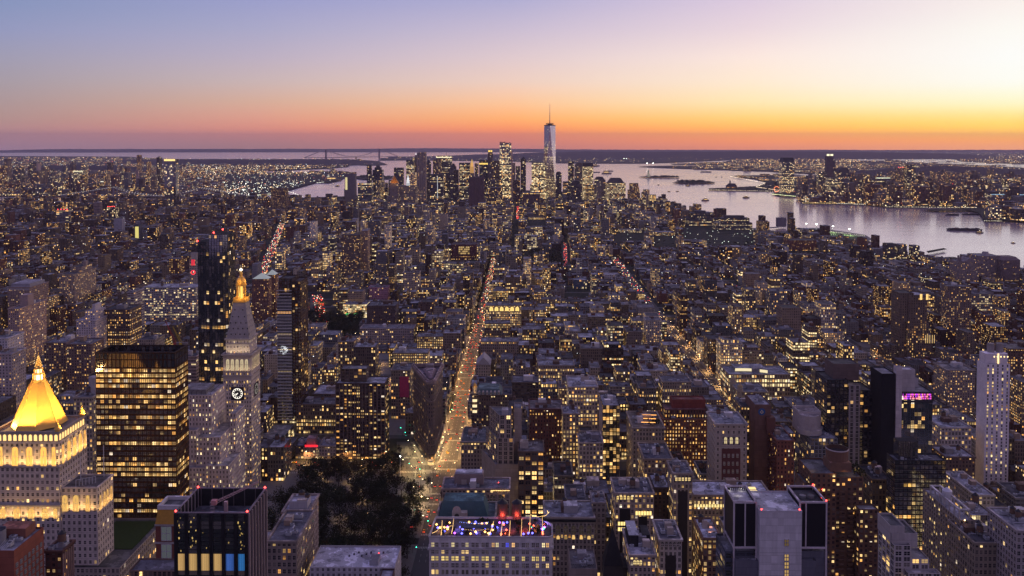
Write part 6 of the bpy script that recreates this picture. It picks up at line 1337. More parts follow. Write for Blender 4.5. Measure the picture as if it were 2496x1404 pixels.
BKN = poly([(-700, 480), (-200, 478), (0, 479), (250, 482), (490, 485), (557, 488), (612, 483), (702, 465.5), (750, 452), (772, 446), (800, 447), (830, 441), (842, 433), (866, 424), (800, 419), (760, 420.5), (709, 421), (640, 421.5), (650, 418.5), (706, 415.8), (800, 411), (853, 407), (846, 404.3), (868, 402.5), (900, 404), (946, 402), (930, 397), (923, 393.7), (869, 389.7), (800, 388.3), (700, 388.8), (560, 388.2), (440, 388.6), (335, 385), (320, 382.6), (0, 381), (-700, 381)])
sheet('brooklyn_ground', BKN, 3.0, MLAND, 1500)
NJP = poly([(2900, 585), (2496, 544), (2444, 541), (2398, 540), (2390, 528), (2384, 522), (2330, 506.5), (2160, 506.5), (2105, 500.5), (2040, 498), (1955, 497), (1947, 482), (1907, 480), (1879, 475), (1905, 467.5), (1850, 466.5), (1727, 464.5), (1727, 462), (1771, 460), (1843, 456.5), (1866, 447), (1843, 437.5), (1779, 431), (1836, 429), (1907, 428.5), (1937, 429.5), (1996, 430.7), (2000, 424.5), (1980, 424.3), (1907, 421.3), (1878, 418.8), (1718, 413.5), (1656, 411.3), (1558, 407.4), (1558, 406.6), (1620, 405.2), (1748, 404), (1745, 402.5), (1640, 401.5), (1634, 400.2), (1700, 398.5), (1760, 396), (1800, 388), (1840, 376), (1860, 368), (2900, 368)])
sheet('new_jersey_ground', NJP, 3.0, MLAND, 1500)
SIP = poly([(927, 391.6), (1000, 391), (1107, 392), (1250, 394), (1350, 398), (1480, 399), (1560, 399.2), (1640, 397), (1750, 392), (1850, 386), (1990, 372), (1900, 369), (1500, 370), (1300, 374), (1250, 376.5), (1100, 381), (927, 386)])
sheet('staten_island_ground', SIP, 1.5, MLAND, 1500)
for px in ([(2050, 392), (2090, 390), (2155, 390.4), (2155, 393.6), (2100, 393.5)], [(2170, 391), (2200, 389.7), (2325, 390.6), (2340, 396), (2420, 401), (2600, 404), (2800, 405), (2800, 416), (2600, 413.5), (2496, 411.5), (2350, 403), (2240, 399)], [(645, 421.5), (672, 421.3), (674, 424.8), (650, 425.5)]):
 sheet('bay_water', poly(px), 9.0, MWATER, 1500)
MHILL = simple('wooded_hill', (.060, .052, .060), .95, 0, .05, .004, .7)
def ridge(name, crest, D, w_):
 b = MB(); pts = []
 for (xa, ya), (xb, yb) in zip(crest, crest[1:]):
  n = max(2, int(abs(xb - xa) / 9))
  for k in range(n): t = k / n; pts.append((xa + (xb - xa) * t, ya + (yb - ya) * t + random.uniform(-.28, .28) - .25 * math.sin(xa * .05 + t * 5)))
 rows = []
 for px, py in pts:
  q = at(px, py, D); u_ = Vector((q.x, q.y)).normalized(); rows.append([(q.x - u_.x * w_, q.y - u_.y * w_, gz(q.x - u_.x * w_, q.y - u_.y * w_) - 6), (q.x - u_.x * w_ * .4, q.y - u_.y * w_ * .4, gz(q.x, q.y) + (q.z - gz(q.x, q.y)) * .72), tuple(q), (q.x + u_.x * w_, q.y + u_.y * w_, gz(q.x + u_.x * w_, q.y + u_.y * w_) - 6)])
 for A, B in zip(rows, rows[1:]):
  for k in range(3): b.face([A[k], B[k], B[k + 1], A[k + 1]])
 me = b.mesh(name, [MHILL]); o = bpy.data.objects.new(name, me); COL.objects.link(o); o['kind'] = 'structure'
ridge('far_hills', [(-120, 366.5), (30, 366), (60, 364.5), (130, 363.6), (300, 363.2), (600, 362.8), (800, 363), (1000, 361.6), (1080, 361.2), (1250, 362.6), (1420, 364.4), (1700, 365), (2100, 365.3), (2800, 365.2)], 33000, 3500)
ridge('staten_island_hills', [(918, 388), (960, 383), (1060, 380.5), (1150, 377), (1250, 374.5), (1330, 371), (1440, 369), (1560, 369.6), (1700, 369.4), (1850, 368.5), (2000, 369.5), (2150, 371), (2300, 374), (2420, 379)], 17500, 2200)
ridge('brooklyn_hills', [(300, 391), (330, 388.5), (450, 388.2), (560, 389), (700, 388.6), (790, 388.2), (860, 389.5), (905, 393.5), (925, 398)], 12600, 900)
ridge('bergen_ridge', [(2040, 425), (2100, 415), (2200, 409), (2300, 404), (2400, 409), (2496, 413), (2800, 418)], 8200, 500)
ridge('park_slope_ridge', [(60, 410), (120, 404), (260, 403), (330, 406), (380, 412)], 9500, 500)
def island(name, pts, trees, Htop):
 o = sheet(name, poly(pts), 2.0, MLAND, 120); return o
island('liberty_island', [(1556, 433.3), (1580, 434.2), (1655, 434.4), (1656, 432.4), (1620, 431), (1585, 430.5), (1560, 432.2)], 0, 0)
island('ellis_island', [(1637, 447.2), (1690, 449.7), (1740, 448), (1744, 446), (1725, 443.4), (1690, 442), (1655, 443.2)], 0, 0)
island('governors_island', [(862, 436), (890, 439), (950, 437.5), (962, 433), (935, 430), (890, 429), (868, 431)], 0, 0)
for i, pts in enumerate(([(2250, 513.6), (2290, 512.6), (2384, 513.4), (2384, 516.4), (2290, 517.6), (2265, 516.6)], [(2398, 538), (2444, 538), (2446, 541), (2400, 541.5)], [(2384, 535.6), (2406, 534.8), (2406, 535.8), (2384, 536.6)], [(1727, 462.5), (1779, 460.2), (1779, 465), (1727, 465)], [(2258, 617), (2300, 609.5), (2309, 612.5), (2262, 622)], [(1935, 573), (1925, 566), (1950, 559.5), (1995, 559.5), (2110, 577), (2130, 590), (2070, 594)], [(1835, 560), (1895, 556.5), (1900, 559), (1840, 563.5)])):
 sheet('pier', poly(pts), 1.2, MLAND if i < 5 else MPAV, 150)
def treeclump(b, x, y, z, r, n=26, q=1.0):
 for k in range(n):
  t = random.random() * 6.28; f = random.random() ** .5; h = random.random()
  b.octa(x + r * f * math.cos(t), y + r * f * math.sin(t), z + r * (.3 + .9 * h * (1 - .4 * f)), r * random.uniform(.22, .42) * q)
def woods(name, px, n, h, r, lab):
 b = MB(); P_ = poly(px); xs = [p[0] for p in P_]; ys = [p[1] for p in P_]; k = 0; tries = 0
 while k < n and tries < n * 40:
  tries += 1; x, y = random.uniform(min(xs), max(xs)), random.uniform(min(ys), max(ys))
  if inside(x, y, P_): treeclump(b, x, y, gz(x, y) + h, r * random.uniform(.6, 1.3), 9); k += 1
 me = b.mesh(name, [MLEAF]); o = bpy.data.objects.new(name, me); COL.objects.link(o); o['kind'] = 'stuff'; o['label'] = lab; return o
def inside(x, y, P_):
 c = False; j = len(P_) - 1
 for i in range(len(P_)):
  if (P_[i][1] > y) != (P_[j][1] > y) and x < (P_[j][0] - P_[i][0]) * (y - P_[i][1]) / (P_[j][1] - P_[i][1]) + P_[i][0]: c = not c
  j = i
 return c
woods('island_trees', [(1590, 433.9), (1655, 434), (1640, 432), (1600, 431)], 46, 3, 9, 'dark trees covering the statue island')
woods('island_trees', [(1640, 447.3), (1690, 449), (1740, 447.5), (1725, 444), (1690, 442.6), (1655, 443.8)], 70, 3, 10, 'dark trees covering the rounded island nearer the bank')
woods('island_trees', [(868, 435), (890, 438), (948, 437), (960, 433), (935, 431), (890, 430)], 70, 3, 10, 'dark trees on the island at the mouth of the east river')
woods('shore_trees', [(1850, 466), (1905, 467), (1930, 455), (1900, 446), (1868, 450)], 60, 3, 8, 'dark park trees inside the curved sea wall')
woods('shore_trees', [(1740, 464), (1850, 466), (1843, 458), (1780, 461)], 40, 3, 6, 'dark trees beside the ferry terminal')
def far(name, cat, label, x0, x1, yt, Y, sty, dep=None, group=None, z0=None, crown=None):
 a, b = at(x0, yt, Y), at(x1, yt, Y); g0 = gz(a.x, Y) - 3; dep = dep or (b.x - a.x) * .9
 p = rect(a.x, b.x, Y, Y + dep); root = thing(name, label, cat, ((a.x + b.x) / 2, Y + dep / 2, g0), group)
 block(root, p, g0, a.z, sty, (.10, .10, .11), .9, None); HERO.append((x0 - 1, x1 + 1, 498 if Y > 3700 and x0 > 800 else yt + 30, Y, p))
 return root, p, a.z
def wtc():
 Y = 4600; cx = at(1340.5, 400, Y).x; r = 31; g0 = gz(cx, Y); zt = at(1340, 305.5, Y).z; cy_ = Y + r
 T_ = thing('tallest_tower', 'tallest glass skyscraper, tapering in facets to a banded mast', 'skyscraper', (cx, cy_, g0)); HERO.append((1322, 1358, 450, Y, rect(cx - r, cx + r, Y, Y + 2 * r)))
 B = [(cx - r, cy_ - r), (cx + r, cy_ - r), (cx + r, cy_ + r), (cx - r, cy_ + r)]; Tp = [(cx, cy_ - r * 1.0), (cx + r * .99, cy_), (cx, cy_ + r), (cx - r * .99, cy_)]
 zb = g0 + 57; b = MB(); a = style('glass', .12, .20, (.10, .12, .16), YEL, .95, bw=3, fh=4, ww=.97, wh=.8)[0]; nv = 84
 def tri(p, q, s, ks):
  n = []
  for (x, y, z) in (p, q, s):
   n.append((((x - cx) * ks[0] + (y - cy_) * ks[1]) / 3.4 + 50, (z - zb) / 4.1 + 1))
  b.face([p, q, s], n, a)
 for k in range(4):
  k2 = (k + 1) % 4; d = ((1, 0), (0, 1), (1, 0), (0, 1))[k]
  tri((*B[k], zb), (*B[k2], zb), (*Tp[k], zt), d); tri((*B[k2], zb), (*Tp[k2], zt), (*Tp[k], zt), (.7, .7 if k in (0, 2) else -.7))
 b.prism(B, g0, zb, a, 0, 3, 4); w_ = part('glass_wall', b, T_, MGL)
 b = MB(); b.face([(*q, zt - .5) for q in Tp], None, plain((.05, .05, .05))); b.ring(Tp, zt - 2, zt + 2.5, .3, 1.5, plain((.10, .08, .08))); part('roof', b, T_, MP)
 b = MB(); b.cyl(cx, cy_, zt, zt + 7, 12, 12, 20, plain((.12, .08, .08))); b.cyl(cx, cy_, zt + 7, zt + 9, 20, 20, 24, plain((.16, .08, .07)))
 for k in range(16): t = k * math.pi / 8; b.bar((cx + 19 * math.cos(t), cy_ + 19 * math.sin(t), zt + 3), (cx + 19 * math.cos(t), cy_ + 19 * math.sin(t), zt + 13), .8, plain((.2, .1, .08)))
 b.ring(circ(cx, cy_, 19, 20), zt + 11, zt + 12.2, .5, .5, plain((.2, .1, .08))); part('ring_platform', b, T_, MP)
 zs = at(1340, 252, Y).z; b = MB(); n = 14; z1 = zt + 20; b.cyl(cx, cy_, zt + 7, z1, 3.2, 2.2, 10, plain((.12, .09, .09)))
 for k in range(n):
  za, zb2 = z1 + (zs - z1) * k / n, z1 + (zs - z1) * (k + 1) / n; r_ = 2.4 - 1.4 * k / n; b.cyl(cx, cy_, za, zb2, r_, r_ * .97, 8, plain((.09, .07, .07) if k % 2 == 0 else (.55, .42, .36)))
 part('mast', b, T_, MP)
 b = MB()
 for k in range(9): b.octa(cx, cy_ - 3, zt + 24 + 11 * k, 1.5, glowa((1, .75, .6) if k % 2 else (1, .3, .2), 2.2))
 part('mast_light', b, T_, ME)
MGL = newmat('mirror_glass_facade')
uv = N('ShaderNodeUVMap', uv_map='UVMap').outputs[0]; u, v, _ = sep(uv)
aw, ag, al, ae = attr('wall_color'), attr('grid'), attr('light'), attr('glow')
cu, cv = Mth('FLOOR', u), Mth('FLOOR', v); fv = Mth('SUBTRACT', v, cv); wn, wc = white(comb(cu, cv, 3.3)); r1, r2, r3 = sep(wc); rf, _c = white(comb(7.7, cv, 1.2)); rz = noise(comb(Mth('MULTIPLY', u, .03), Mth('MULTIPLY', v, .3), 0.0), 1, 2)
lf = Mth('MULTIPLY', Mth('LESS_THAN', v, 62.0), Mth('GREATER_THAN', rz, .44))
geo = N('ShaderNodeNewGeometry'); nx_, ny_, nz_ = sep(geo.outputs['Normal'])
on = Mth('LESS_THAN', r1, Mth('ADD', .05, Mth('MULTIPLY', lf, Mth('ADD', .22, Mth('MULTIPLY', Mth('LESS_THAN', rf, .4), .45)))))
es = Mth('MULTIPLY', Mth('MULTIPLY', on, Mth('LESS_THAN', Mth('ABSOLUTE', Mth('SUBTRACT', fv, .5)), .34)), Mth('ADD', .12, Mth('MULTIPLY', Mth('MULTIPLY', r2, r2), 1.1)))
bb_ = bsdf(mixc(Mth('MULTIPLY', Mth('LESS_THAN', fv, .1), .3), (.60, .55, .55), (.38, .34, .35)), .08, .8, .95, (1, .76, .36), es); MGL.cycles.emission_sampling = 'NONE'
wtc()
ST0 = ST
SKL = [  # far towers: name, category, label, x0, x1, top, distance, style tuple, crown
 ('pearl_slab_tower', 'office tower', 'pale blank slab tower with a yellow lit strip beside the east river', 840, 865, 424, 4100, ('blank', 0, 0, (.17, .15, .17)), 'strip'),
 ('riverfront_glass_tower', 'office tower', 'dark glass block right of the pale blank slab tower', 872, 905, 447, 4000, ('dgrey', .16, .12, (.09, .10, .13)), None),
 ('thin_dark_tower', 'apartment tower', 'thin dark tower against the water, left of the dark stepped one', 894, 905, 402, 4900, ('dgrey', .14, 0, (.07, .06, .07)), None),
 ('dark_stepped_tower', 'office tower', 'dark tower with stepped top against the water', 908, 932, 414, 4950, ('dgrey', .14, .05, (.06, .055, .065)), 'step'),
 ('orange_pyramid_courthouse', 'courthouse', 'tower with an orange lit pyramid roof', 950, 970, 446, 4000, ('limeloft', .15, 0, (.26, .21, .2)), 'orangepyr'),
 ('white_lantern_municipal_building', 'government building', 'broad stone building crowned by a white lit tiered tower', 972, 1015, 453, 4050, ('limeloft', .2, 0, (.28, .24, .23)), 'lantern'),
 ('water_street_tower', 'office tower', 'square glass tower against the water, right of the orange pyramid', 960, 982, 409, 4800, ('dgrey', .22, .12, (.10, .09, .10)), None),
 ('lit_left_tower', 'office tower', 'lit office tower at the left end of the tallest cluster', 990, 1008, 390, 4800, ('office', .4, .25, (.12, .11, .11)), None),
 ('white_spired_tower', 'office tower', 'slender old tower with a small white lit tip', 1006, 1020, 384, 4900, ('loft', .2, 0, (.16, .12, .11)), 'whitetip'),
 ('rippled_tower', 'apartment tower', 'tall rippled metal apartment tower with a split rounded top', 1016, 1038, 376, 4350, ('apt', .24, 0, (.28, .23, .22)), 'ripple'),
 ('dark_gabled_tower', 'office tower', 'dark tower with a pointed roof right of the rippled tower', 1038, 1050, 397, 4900, ('dgrey', .16, 0, (.08, .07, .08)), 'pyr'),
 ('javits_slab', 'office tower', 'wide dark slab with a vertical row of lights, below the pointed-roof tower', 1048, 1080, 425, 3900, ('dgrey', .10, .12, (.07, .065, .08)), 'vstrip'),
 ('broad_lit_top_tower', 'office tower', 'broad dark tower with a brightly lit top floor band and antenna', 1063, 1100, 380, 4900, ('office', .18, .2, (.09, .085, .09)), 'litband'),
 ('brick_front_tower', 'office tower', 'brown tower standing before the broad lit-topped tower', 1055, 1074, 389, 4800, ('loft', .3, 0, (.17, .12, .11)), None),
 ('stepped_shoulder_tower', 'office tower', 'stepped dark tower at the right shoulder of the broad lit-topped tower', 1097, 1112, 405, 4750, ('dgrey', .12, 0, (.11, .09, .1)), 'step'),
 ('many_light_tower', 'office tower', 'dark square tower with many lit upper floors, left of the golden spire', 1119, 1146, 397, 4700, ('office', .34, .3, (.07, .065, .075)), None),
 ('golden_spire_tower', 'office tower', 'gothic tower with a floodlit golden crown and spire', 1144, 1156, 422, 4500, ('limeloft', .3, 0, (.3, .25, .2)), 'goldspire'),
 ('slim_stone_tower', 'office tower', 'slim pale tower right of the golden spire', 1157, 1166, 398, 4700, ('limeloft', .15, 0, (.28, .22, .2)), None),
 ('yellow_band_tower', 'office tower', 'dark tower with one yellow lit band near its top', 1168, 1190, 391, 4650, ('dgrey', .14, .05, (.07, .065, .075)), 'yellowband'),
 ('yellow_crowned_tower', 'hotel tower', 'tall slender stone tower with a glowing yellow crown', 1189, 1201, 374, 4550, ('loft', .14, 0, (.13, .10, .1)), 'yellowcrown'),
 ('bulky_stone_tower', 'office tower', 'bulky brown tower right of the yellow crown', 1201, 1219, 392, 4600, ('loft', .12, .04, (.15, .115, .115)), None),
 ('windowless_brown_tower', 'telephone exchange', 'huge windowless brown tower with vertical flanks', 1143, 1179, 432, 3800, ('blank', 0, 0, (.15, .095, .105)), 'flank'),
 ('second_tallest_tower', 'skyscraper', 'second tallest glass tower with many lit floors and a rough top', 1218, 1246, 349, 4560, ('glass', .42, .32, (.09, .095, .11)), 'rough'),
 ('pink_edge_tower', 'office tower', 'narrow tower tucked behind the second tallest tower', 1246, 1256, 397, 4700, ('office', .15, 0, (.3, .24, .25)), None),
 ('pale_mid_tower', 'office tower', 'pale mid-height tower left of the yellow lit glass block', 1257, 1268, 405, 4700, ('office', .2, .05, (.16, .15, .16)), None),
 ('dark_needle_tower', 'apartment tower', 'thin dark tower with a jagged top left of the yellow lit glass block', 1269, 1282, 388, 4700, ('dgrey', .16, 0, (.06, .055, .065)), 'step'),
 ('yellow_glass_block', 'office tower', 'glass office block glowing yellow on every floor beside the tallest tower', 1296, 1331, 397, 4450, ('glass', .55, .3, (.10, .10, .10)), None),
 ('rounded_top_tower', 'office tower', 'dark tower with a rounded top behind the tallest tower', 1355, 1369, 424, 4900, ('dgrey', .1, 0, (.08, .075, .09)), 'round'),
 ('river_left_tower', 'apartment tower', 'dark lit tower at the left of the river-edge group', 1385, 1399, 394, 5000, ('dgrey', .26, 0, (.07, .06, .07)), None),
 ('dome_roof_tower', 'office tower', 'stone tower with a dark domed roof at the river edge', 1401, 1422, 405, 4850, ('office', .2, .05, (.20, .17, .16)), 'dome'),
 ('glowing_yellow_tower', 'office tower', 'tower glowing pale yellow across its whole front', 1421, 1446, 406, 4700, ('office', .92, .3, (.24, .22, .16)), 'darkcap'),
 ('mansard_river_tower', 'office tower', 'stone tower with a sloped mansard top at the river edge', 1449, 1476, 438, 4700, ('office', .22, .05, (.22, .18, .17)), 'mansard'),
 ('lit_grid_river_tower', 'office tower', 'wide stone tower with dim lit grid and stepped dark top', 1480, 1525, 446, 4600, ('office', .62, .2, (.20, .16, .14)), 'mansard'),
 ('stepped_brick_river_tower', 'apartment tower', 'brick apartment tower stepping down to the right by the river', 1536, 1556, 447, 4450, ('brownap', .34, 0, (.14, .085, .075)), 'stepright'),
 ('dark_foreground_tower', 'office tower', 'dark round-topped tower in front of the glowing yellow tower', 1392, 1416, 450, 4200, ('dgrey', .14, 0, (.07, .06, .07)), 'round'),
 ('tribeca_lit_slab', 'apartment tower', 'broad brown lit tower low left of the second tallest tower', 1186, 1224, 458, 3850, ('loft', .28, .1, (.12, .095, .1)), None),
 ('maroon_stepped_block', 'office building', 'dark maroon stepped block low right of the second tallest tower', 1272, 1316, 470, 3900, ('loft', .16, .1, (.12, .075, .08)), None),
 ('river_glass_slab', 'apartment tower', 'tall waterside glass tower with a bright gold top and dark right side', 400, 422, 388, 3980, ('glass', .2, .02, (.14, .14, .17)), 'goldtop'),
 ('jersey_tall_glass_tower', 'office tower', 'big tapered glass tower on the far bank, leftmost of the tall ones', 1907, 1936, 395, 5250, ('dgrey', .34, .3, (.11, .11, .12)), 'taper'),
 ('jersey_twin_crown_tower', 'apartment tower', 'tallest far-bank tower with two lit square crowns', 2016, 2032, 380, 5150, ('blank', .05, 0, (.12, .085, .10)), 'twincrown'),
 ('jersey_dark_lit_tower', 'apartment tower', 'dark lit tower left of the twin-crowned tower', 1996, 2015, 419, 5100, ('dgrey', .3, 0, (.09, .085, .10)), None),
 ('jersey_curved_top_tower', 'office tower', 'round-topped lit office tower right of the twin-crowned tower', 2043, 2072, 420, 5000, ('office', .25, .25, (.10, .09, .10)), 'round'),
 ('jersey_low_office_slab', 'office tower', 'wide lit office block in front of the twin-crowned tower', 2022, 2056, 433, 4950, ('office', .3, .3, (.12, .115, .13)), None),
 ('jersey_light_line_tower', 'office tower', 'dark block with a pale bright line along its roof', 2136, 2170, 433, 4850, ('dgrey', .08, .1, (.085, .075, .09)), 'topline'),
 ('jersey_pair_tower', 'apartment tower', 'brown lit tower beside the bright roof line block', 2171, 2186, 417, 4900, ('brownap', .3, 0, (.16, .12, .12)), None),
 ('jersey_pink_side_tower', 'apartment tower', 'dark tower with a pink side and red roof lights', 2188, 2210, 409, 4900, ('apt', .3, 0, (.18, .14, .15)), 'red'),
 ('jersey_black_tower', 'apartment tower', 'tall black square tower on the far bank, right of the pink-sided one', 2212, 2232, 402, 4850, ('dgrey', .3, 0, (.06, .055, .065)), None),
 ('jersey_twin_back_tower', 'apartment tower', 'distant brown tower standing behind the far-bank towers, left of two', 2284, 2306, 420, 5100, ('brownap', .3, 0, (.15, .12, .13)), None),
 ('jersey_twin_wide_tower', 'apartment tower', 'distant brown tower standing behind the far-bank towers, wider of two', 2314, 2344, 421, 5100, ('brownap', .3, 0, (.15, .12, .13)), None),
 ('jersey_stepped_tower', 'apartment tower', 'dark pointed-topped tower on the far bank left of the yellow striped block', 2370, 2394, 436, 4850, ('brownap', .34, 0, (.12, .09, .10)), 'step'),
 ('jersey_yellow_striped_block', 'office tower', 'wide block striped with yellow lit floors on the far bank', 2406, 2459, 452, 4600, ('ribbon', .7, .3, (.16, .15, .11)), None),
 ('jersey_blue_top_tower', 'apartment tower', 'blue-topped apartment tower standing on the pier', 2416, 2448, 473, 4150, ('dgrey', .26, 0, (.12, .13, .17)), 'blueline'),
 ('jersey_pier_twin_tower', 'apartment tower', 'blue lit apartment tower cut by the right edge', 2476, 2520, 474, 4250, ('dgrey', .22, 0, (.13, .14, .18)), 'blueline'),
 ('jersey_pier_mid_tower', 'apartment tower', 'dim apartment tower between the two blue-lit far-bank towers', 2450, 2474, 474, 4400, ('dgrey', .2, 0, (.13, .12, .15)), 'topline'),
 ('jersey_red_box_tower', 'apartment tower', 'brown block with a dark pair of red-lit roofs on the far bank', 2306, 2332, 449, 4850, ('brownap', .24, 0, (.11, .085, .10)), 'red'),
 ('jersey_old_terrace_tower', 'apartment tower', 'small far-bank tower left of the dark lit one', 1954, 1968, 433, 5250, ('brownap', .28, 0, (.13, .11, .12)), None),
 ('jersey_plain_slab', 'apartment tower', 'plain pale-edged far-bank slab near the tall glass tower', 1969, 1977, 433, 5250, ('apt', .1, 0, (.18, .15, .17)), None),
 ('brooklyn_tall_tower', 'apartment tower', 'dark tall tower with a pale side, far left skyline', 71, 88, 396, 6200, ('dgrey', .2, 0, (.08, .075, .09)), 'paleside'),
 ('brooklyn_yellow_topped_tower', 'office tower', 'tower with a bright yellow top band, left skyline', 178, 202, 415, 6000, ('office', .35, .1, (.14, .14, .12)), 'litband'),
 ('brooklyn_banded_building', 'office building', 'building with two bright horizontal light bands, left skyline', 245, 275, 441, 5500, ('office', .1, .1, (.16, .15, .14)), 'bands'),
 ('brooklyn_red_roof_tower', 'apartment tower', 'broad dark tower in the far left skyline, left of the tall pale-sided one', 31, 50, 408, 6200, ('dgrey', .15, 0, (.09, .08, .10)), None),
 ('brooklyn_slim_tower', 'apartment tower', 'slim dark tower left of the yellow topped one', 115, 127, 412, 6100, ('dgrey', .1, 0, (.09, .085, .11)), None),
 ('brooklyn_pale_tower', 'office tower', 'pale lit tower at the far left edge', 5, 16, 427, 5600, ('office', .4, .1, (.22, .22, .2)), None),
 ('brooklyn_mid_tower', 'apartment tower', 'brown lit tower right of the two-banded building', 296, 309, 416, 6000, ('dgrey', .3, .1, (.10, .09, .1)), None),
 ('brooklyn_pink_tower', 'apartment tower', 'thin pink-lit slab left of the riverside glass slab', 331, 337, 414, 6000, ('apt', .1, 0, (.38, .27, .26)), None),
 ('brooklyn_wide_slab', 'apartment tower', 'wide slab with a pale edge left of the riverside glass slab', 367, 384, 434, 5600, ('apt', .1, 0, (.22, .17, .18)), None),
 ('east_red_light_tower', 'apartment building', 'round-cornered block with red roof lights, middle left', 137, 167, 512, 3300, ('ribbon', .2, .1, (.24, .22, .24)), 'red'),
 ('east_curved_tower', 'apartment tower', 'pale striped curving tower right of the red lit block', 228, 243, 494, 3500, ('ribbon', .03, 0, (.33, .24, .22)), None),
 ('east_red_crown_tower', 'apartment tower', 'dark lit tower with a red crown light, middle left', 260, 281, 505, 3300, ('dgrey', .5, 0, (.09, .075, .08)), 'red'),
 ('bowery_white_hotel', 'hotel', 'white narrow hotel block at middle left', 278, 297, 533, 2900, ('blank', 0, 0, (.34, .33, .37)), None),
]
def skyline():
 global ST
 ST = {k: (v[0], v[1] * 2.1, v[2] * 1.7, *v[3:]) for k, v in ST.items()}
 for nm, cat, lab, x0, x1, yt, Y, st, crown in SKL:
  root, p, z = far(nm, cat, lab, x0, x1, yt, Y, style(*st, st_=1.9 if 'jersey' in nm else 1.55))
  cx, cy_ = cen(p); X0, X1 = p[0][0], p[1][0]; w_ = X1 - X0; Y0, Y1 = p[0][1], p[2][1]; g = lambda c: plain(c)
  B = MB()
  dc = tuple(c * .7 for c in (st[3]))
  if crown == 'strip': B.box(X0 + 3, X0 + 13, Y - .8, Y - .1, at(0, 462, Y).z, at(0, 432, Y).z, glowa((1, .85, .4), .8)); part('lit_strip', B, root, ME)
  elif crown == 'step': B.box(X0 + w_ * .2, X1 - w_ * .2, Y0 + 2, Y1 - 3, z - 1, z + w_ * .25, g(dc)); B.box(X0 + w_ * .35, X1 - w_ * .35, Y0 + 5, Y1 - 5, z + w_ * .25, z + w_ * .42, g(dc)); part('stepped_top', B, root, MP)
  elif crown == 'orangepyr':
   B.frustum(grow(p, -1), z, rect(cx - .5, cx + .5, cy_ - .5, cy_ + .5), at(960, 429, Y).z, g((.55, .24, .03))); part('pyramid_roof', B, root, MP); pointlamp('floodlight', root, (cx, Y - 14, z + 6), 9000, (1, .5, .08), 1); pointlamp('floodlight', root, (X1 + 14, cy_, z + 6), 7000, (1, .5, .08), 1)
  elif crown == 'lantern':
   for i, (r, a_, b_) in enumerate(((9.5, 0, 12), (7.2, 12, 26), (5, 26, 38), (2.2, 38, 50))): B.cyl(cx - 2, cy_ - 6, z + a_, z + b_, r, r * .92, 12, glowa((.95, .95, 1), (.5, .85, 1.0, .9)[i]))
   part('lit_tower', B, root, ME)
  elif crown == 'whitetip': B.frustum(rect(cx - 7, cx + 7, cy_ - 7, cy_ + 7), z, rect(cx - 3, cx + 3, cy_ - 3, cy_ + 3), z + 16, g((.2, .16, .15))); part('stepped_top', B, root, MP); b2 = MB(); b2.cyl(cx, cy_, z + 16, z + 26, 3.4, .4, 8, glowa((1, .97, .95), 1.2)); part('lit_tip', b2, root, ME)
  elif crown == 'ripple':
   s = style(*st, st_=1.5)
   for xa, xb, h in ((X0 + 1, cx - 1, 9), (cx + 1, X1 - 1, 10)): block(root, rect(xa, xb, Y0 + 3, Y1 - 3), z - 2, z + h, s, wname='split_top', rname='split_top_roof', v0=1.0)
   for k in range(5): B.cyl(X0 + w_ * (k + .5) / 5, Y0 - .4, z - 190, z, 3.2, 3.2, 8, g((.30, .24, .23)))
   part('rippled_front', B, root, MP)
  elif crown in ('pyr', 'mansard', 'dome', 'round'):
   if crown == 'pyr': B.frustum(grow(p, -.5), z, rect(cx - .5, cx + .5, cy_ - .5, cy_ + .5), z + w_ * .8, g(dc))
   elif crown == 'mansard': B.frustum(grow(p, -w_ * .06), z, grow(p, -w_ * .24), z + w_ * .26, g((.07, .06, .065)))
   else:
    prev = (1, 0)
    for k in range(1, 6): t = k / 5 * 1.45; q = (math.cos(t), math.sin(t)); B.frustum(rect(cx - w_ * .47 * prev[0], cx + w_ * .47 * prev[0], Y0 + 1, Y1 - 1), z + w_ * .42 * prev[1], rect(cx - w_ * .47 * q[0], cx + w_ * .47 * q[0], Y0 + 1, Y1 - 1), z + w_ * .42 * q[1], g(dc), 0, k == 5); prev = q
   part('roof_crown', B, root, MP)
  elif crown == 'vstrip': B.box(X0 + w_ * .56, X0 + w_ * .59, Y - .8, Y - .1, z - 110, z - 10, glowa((.9, .95, 1), .8)); part('lit_strip', B, root, ME)
  elif crown in ('litband', 'topline', 'yellowband', 'blueline', 'bands', 'goldtop'):
   c, s, dz, h = {'litband': ((1, .92, .6), 1.3, 6, 4.5), 'topline': ((.95, 1, .7), 1.2, .2, 3.6), 'yellowband': ((1, .68, .15), 1.2, 14, 8), 'blueline': ((.4, .7, 1), .8, .4, 2.5), 'bands': ((1, .93, .7), 1.3, 2, 5), 'goldtop': ((1, .70, .24), 1.5, -.4, 9)}[crown]
   if crown == 'blueline': B.box(X0 - .5, X1 + .5, Y - .9, Y - .1, z - dz - h, z - dz, glowa(c, s))
   else: B.box(X0 - .3, X1 + (.3 if crown != 'goldtop' else 9), Y - .9, Y - .1, z - dz - h, z - dz, glowa(c, s))
   if crown == 'bands': B.box(X0 - .3, X1 + .3, Y - .9, Y - .1, z - 30, z - 25, glowa(c, s))
   part('light_band', B, root, ME)
   if crown == 'goldtop': block(root, rect(X1 + .05, X1 + 11, Y + 1, Y1), gz(cx, Y), z, style('darkg', .06, 0, (.045, .03, .035)), wname='dark_side_wall')
   if nm == 'broad_lit_top_tower': b2 = MB(); b2.bar((cx + 12, cy_, z), (cx + 12, cy_, z + 22), .9, g((.2, .18, .2))); part('antenna', b2, root, MP)
  elif crown == 'goldspire':
   gg = glowa((1, .55, .14), .75)
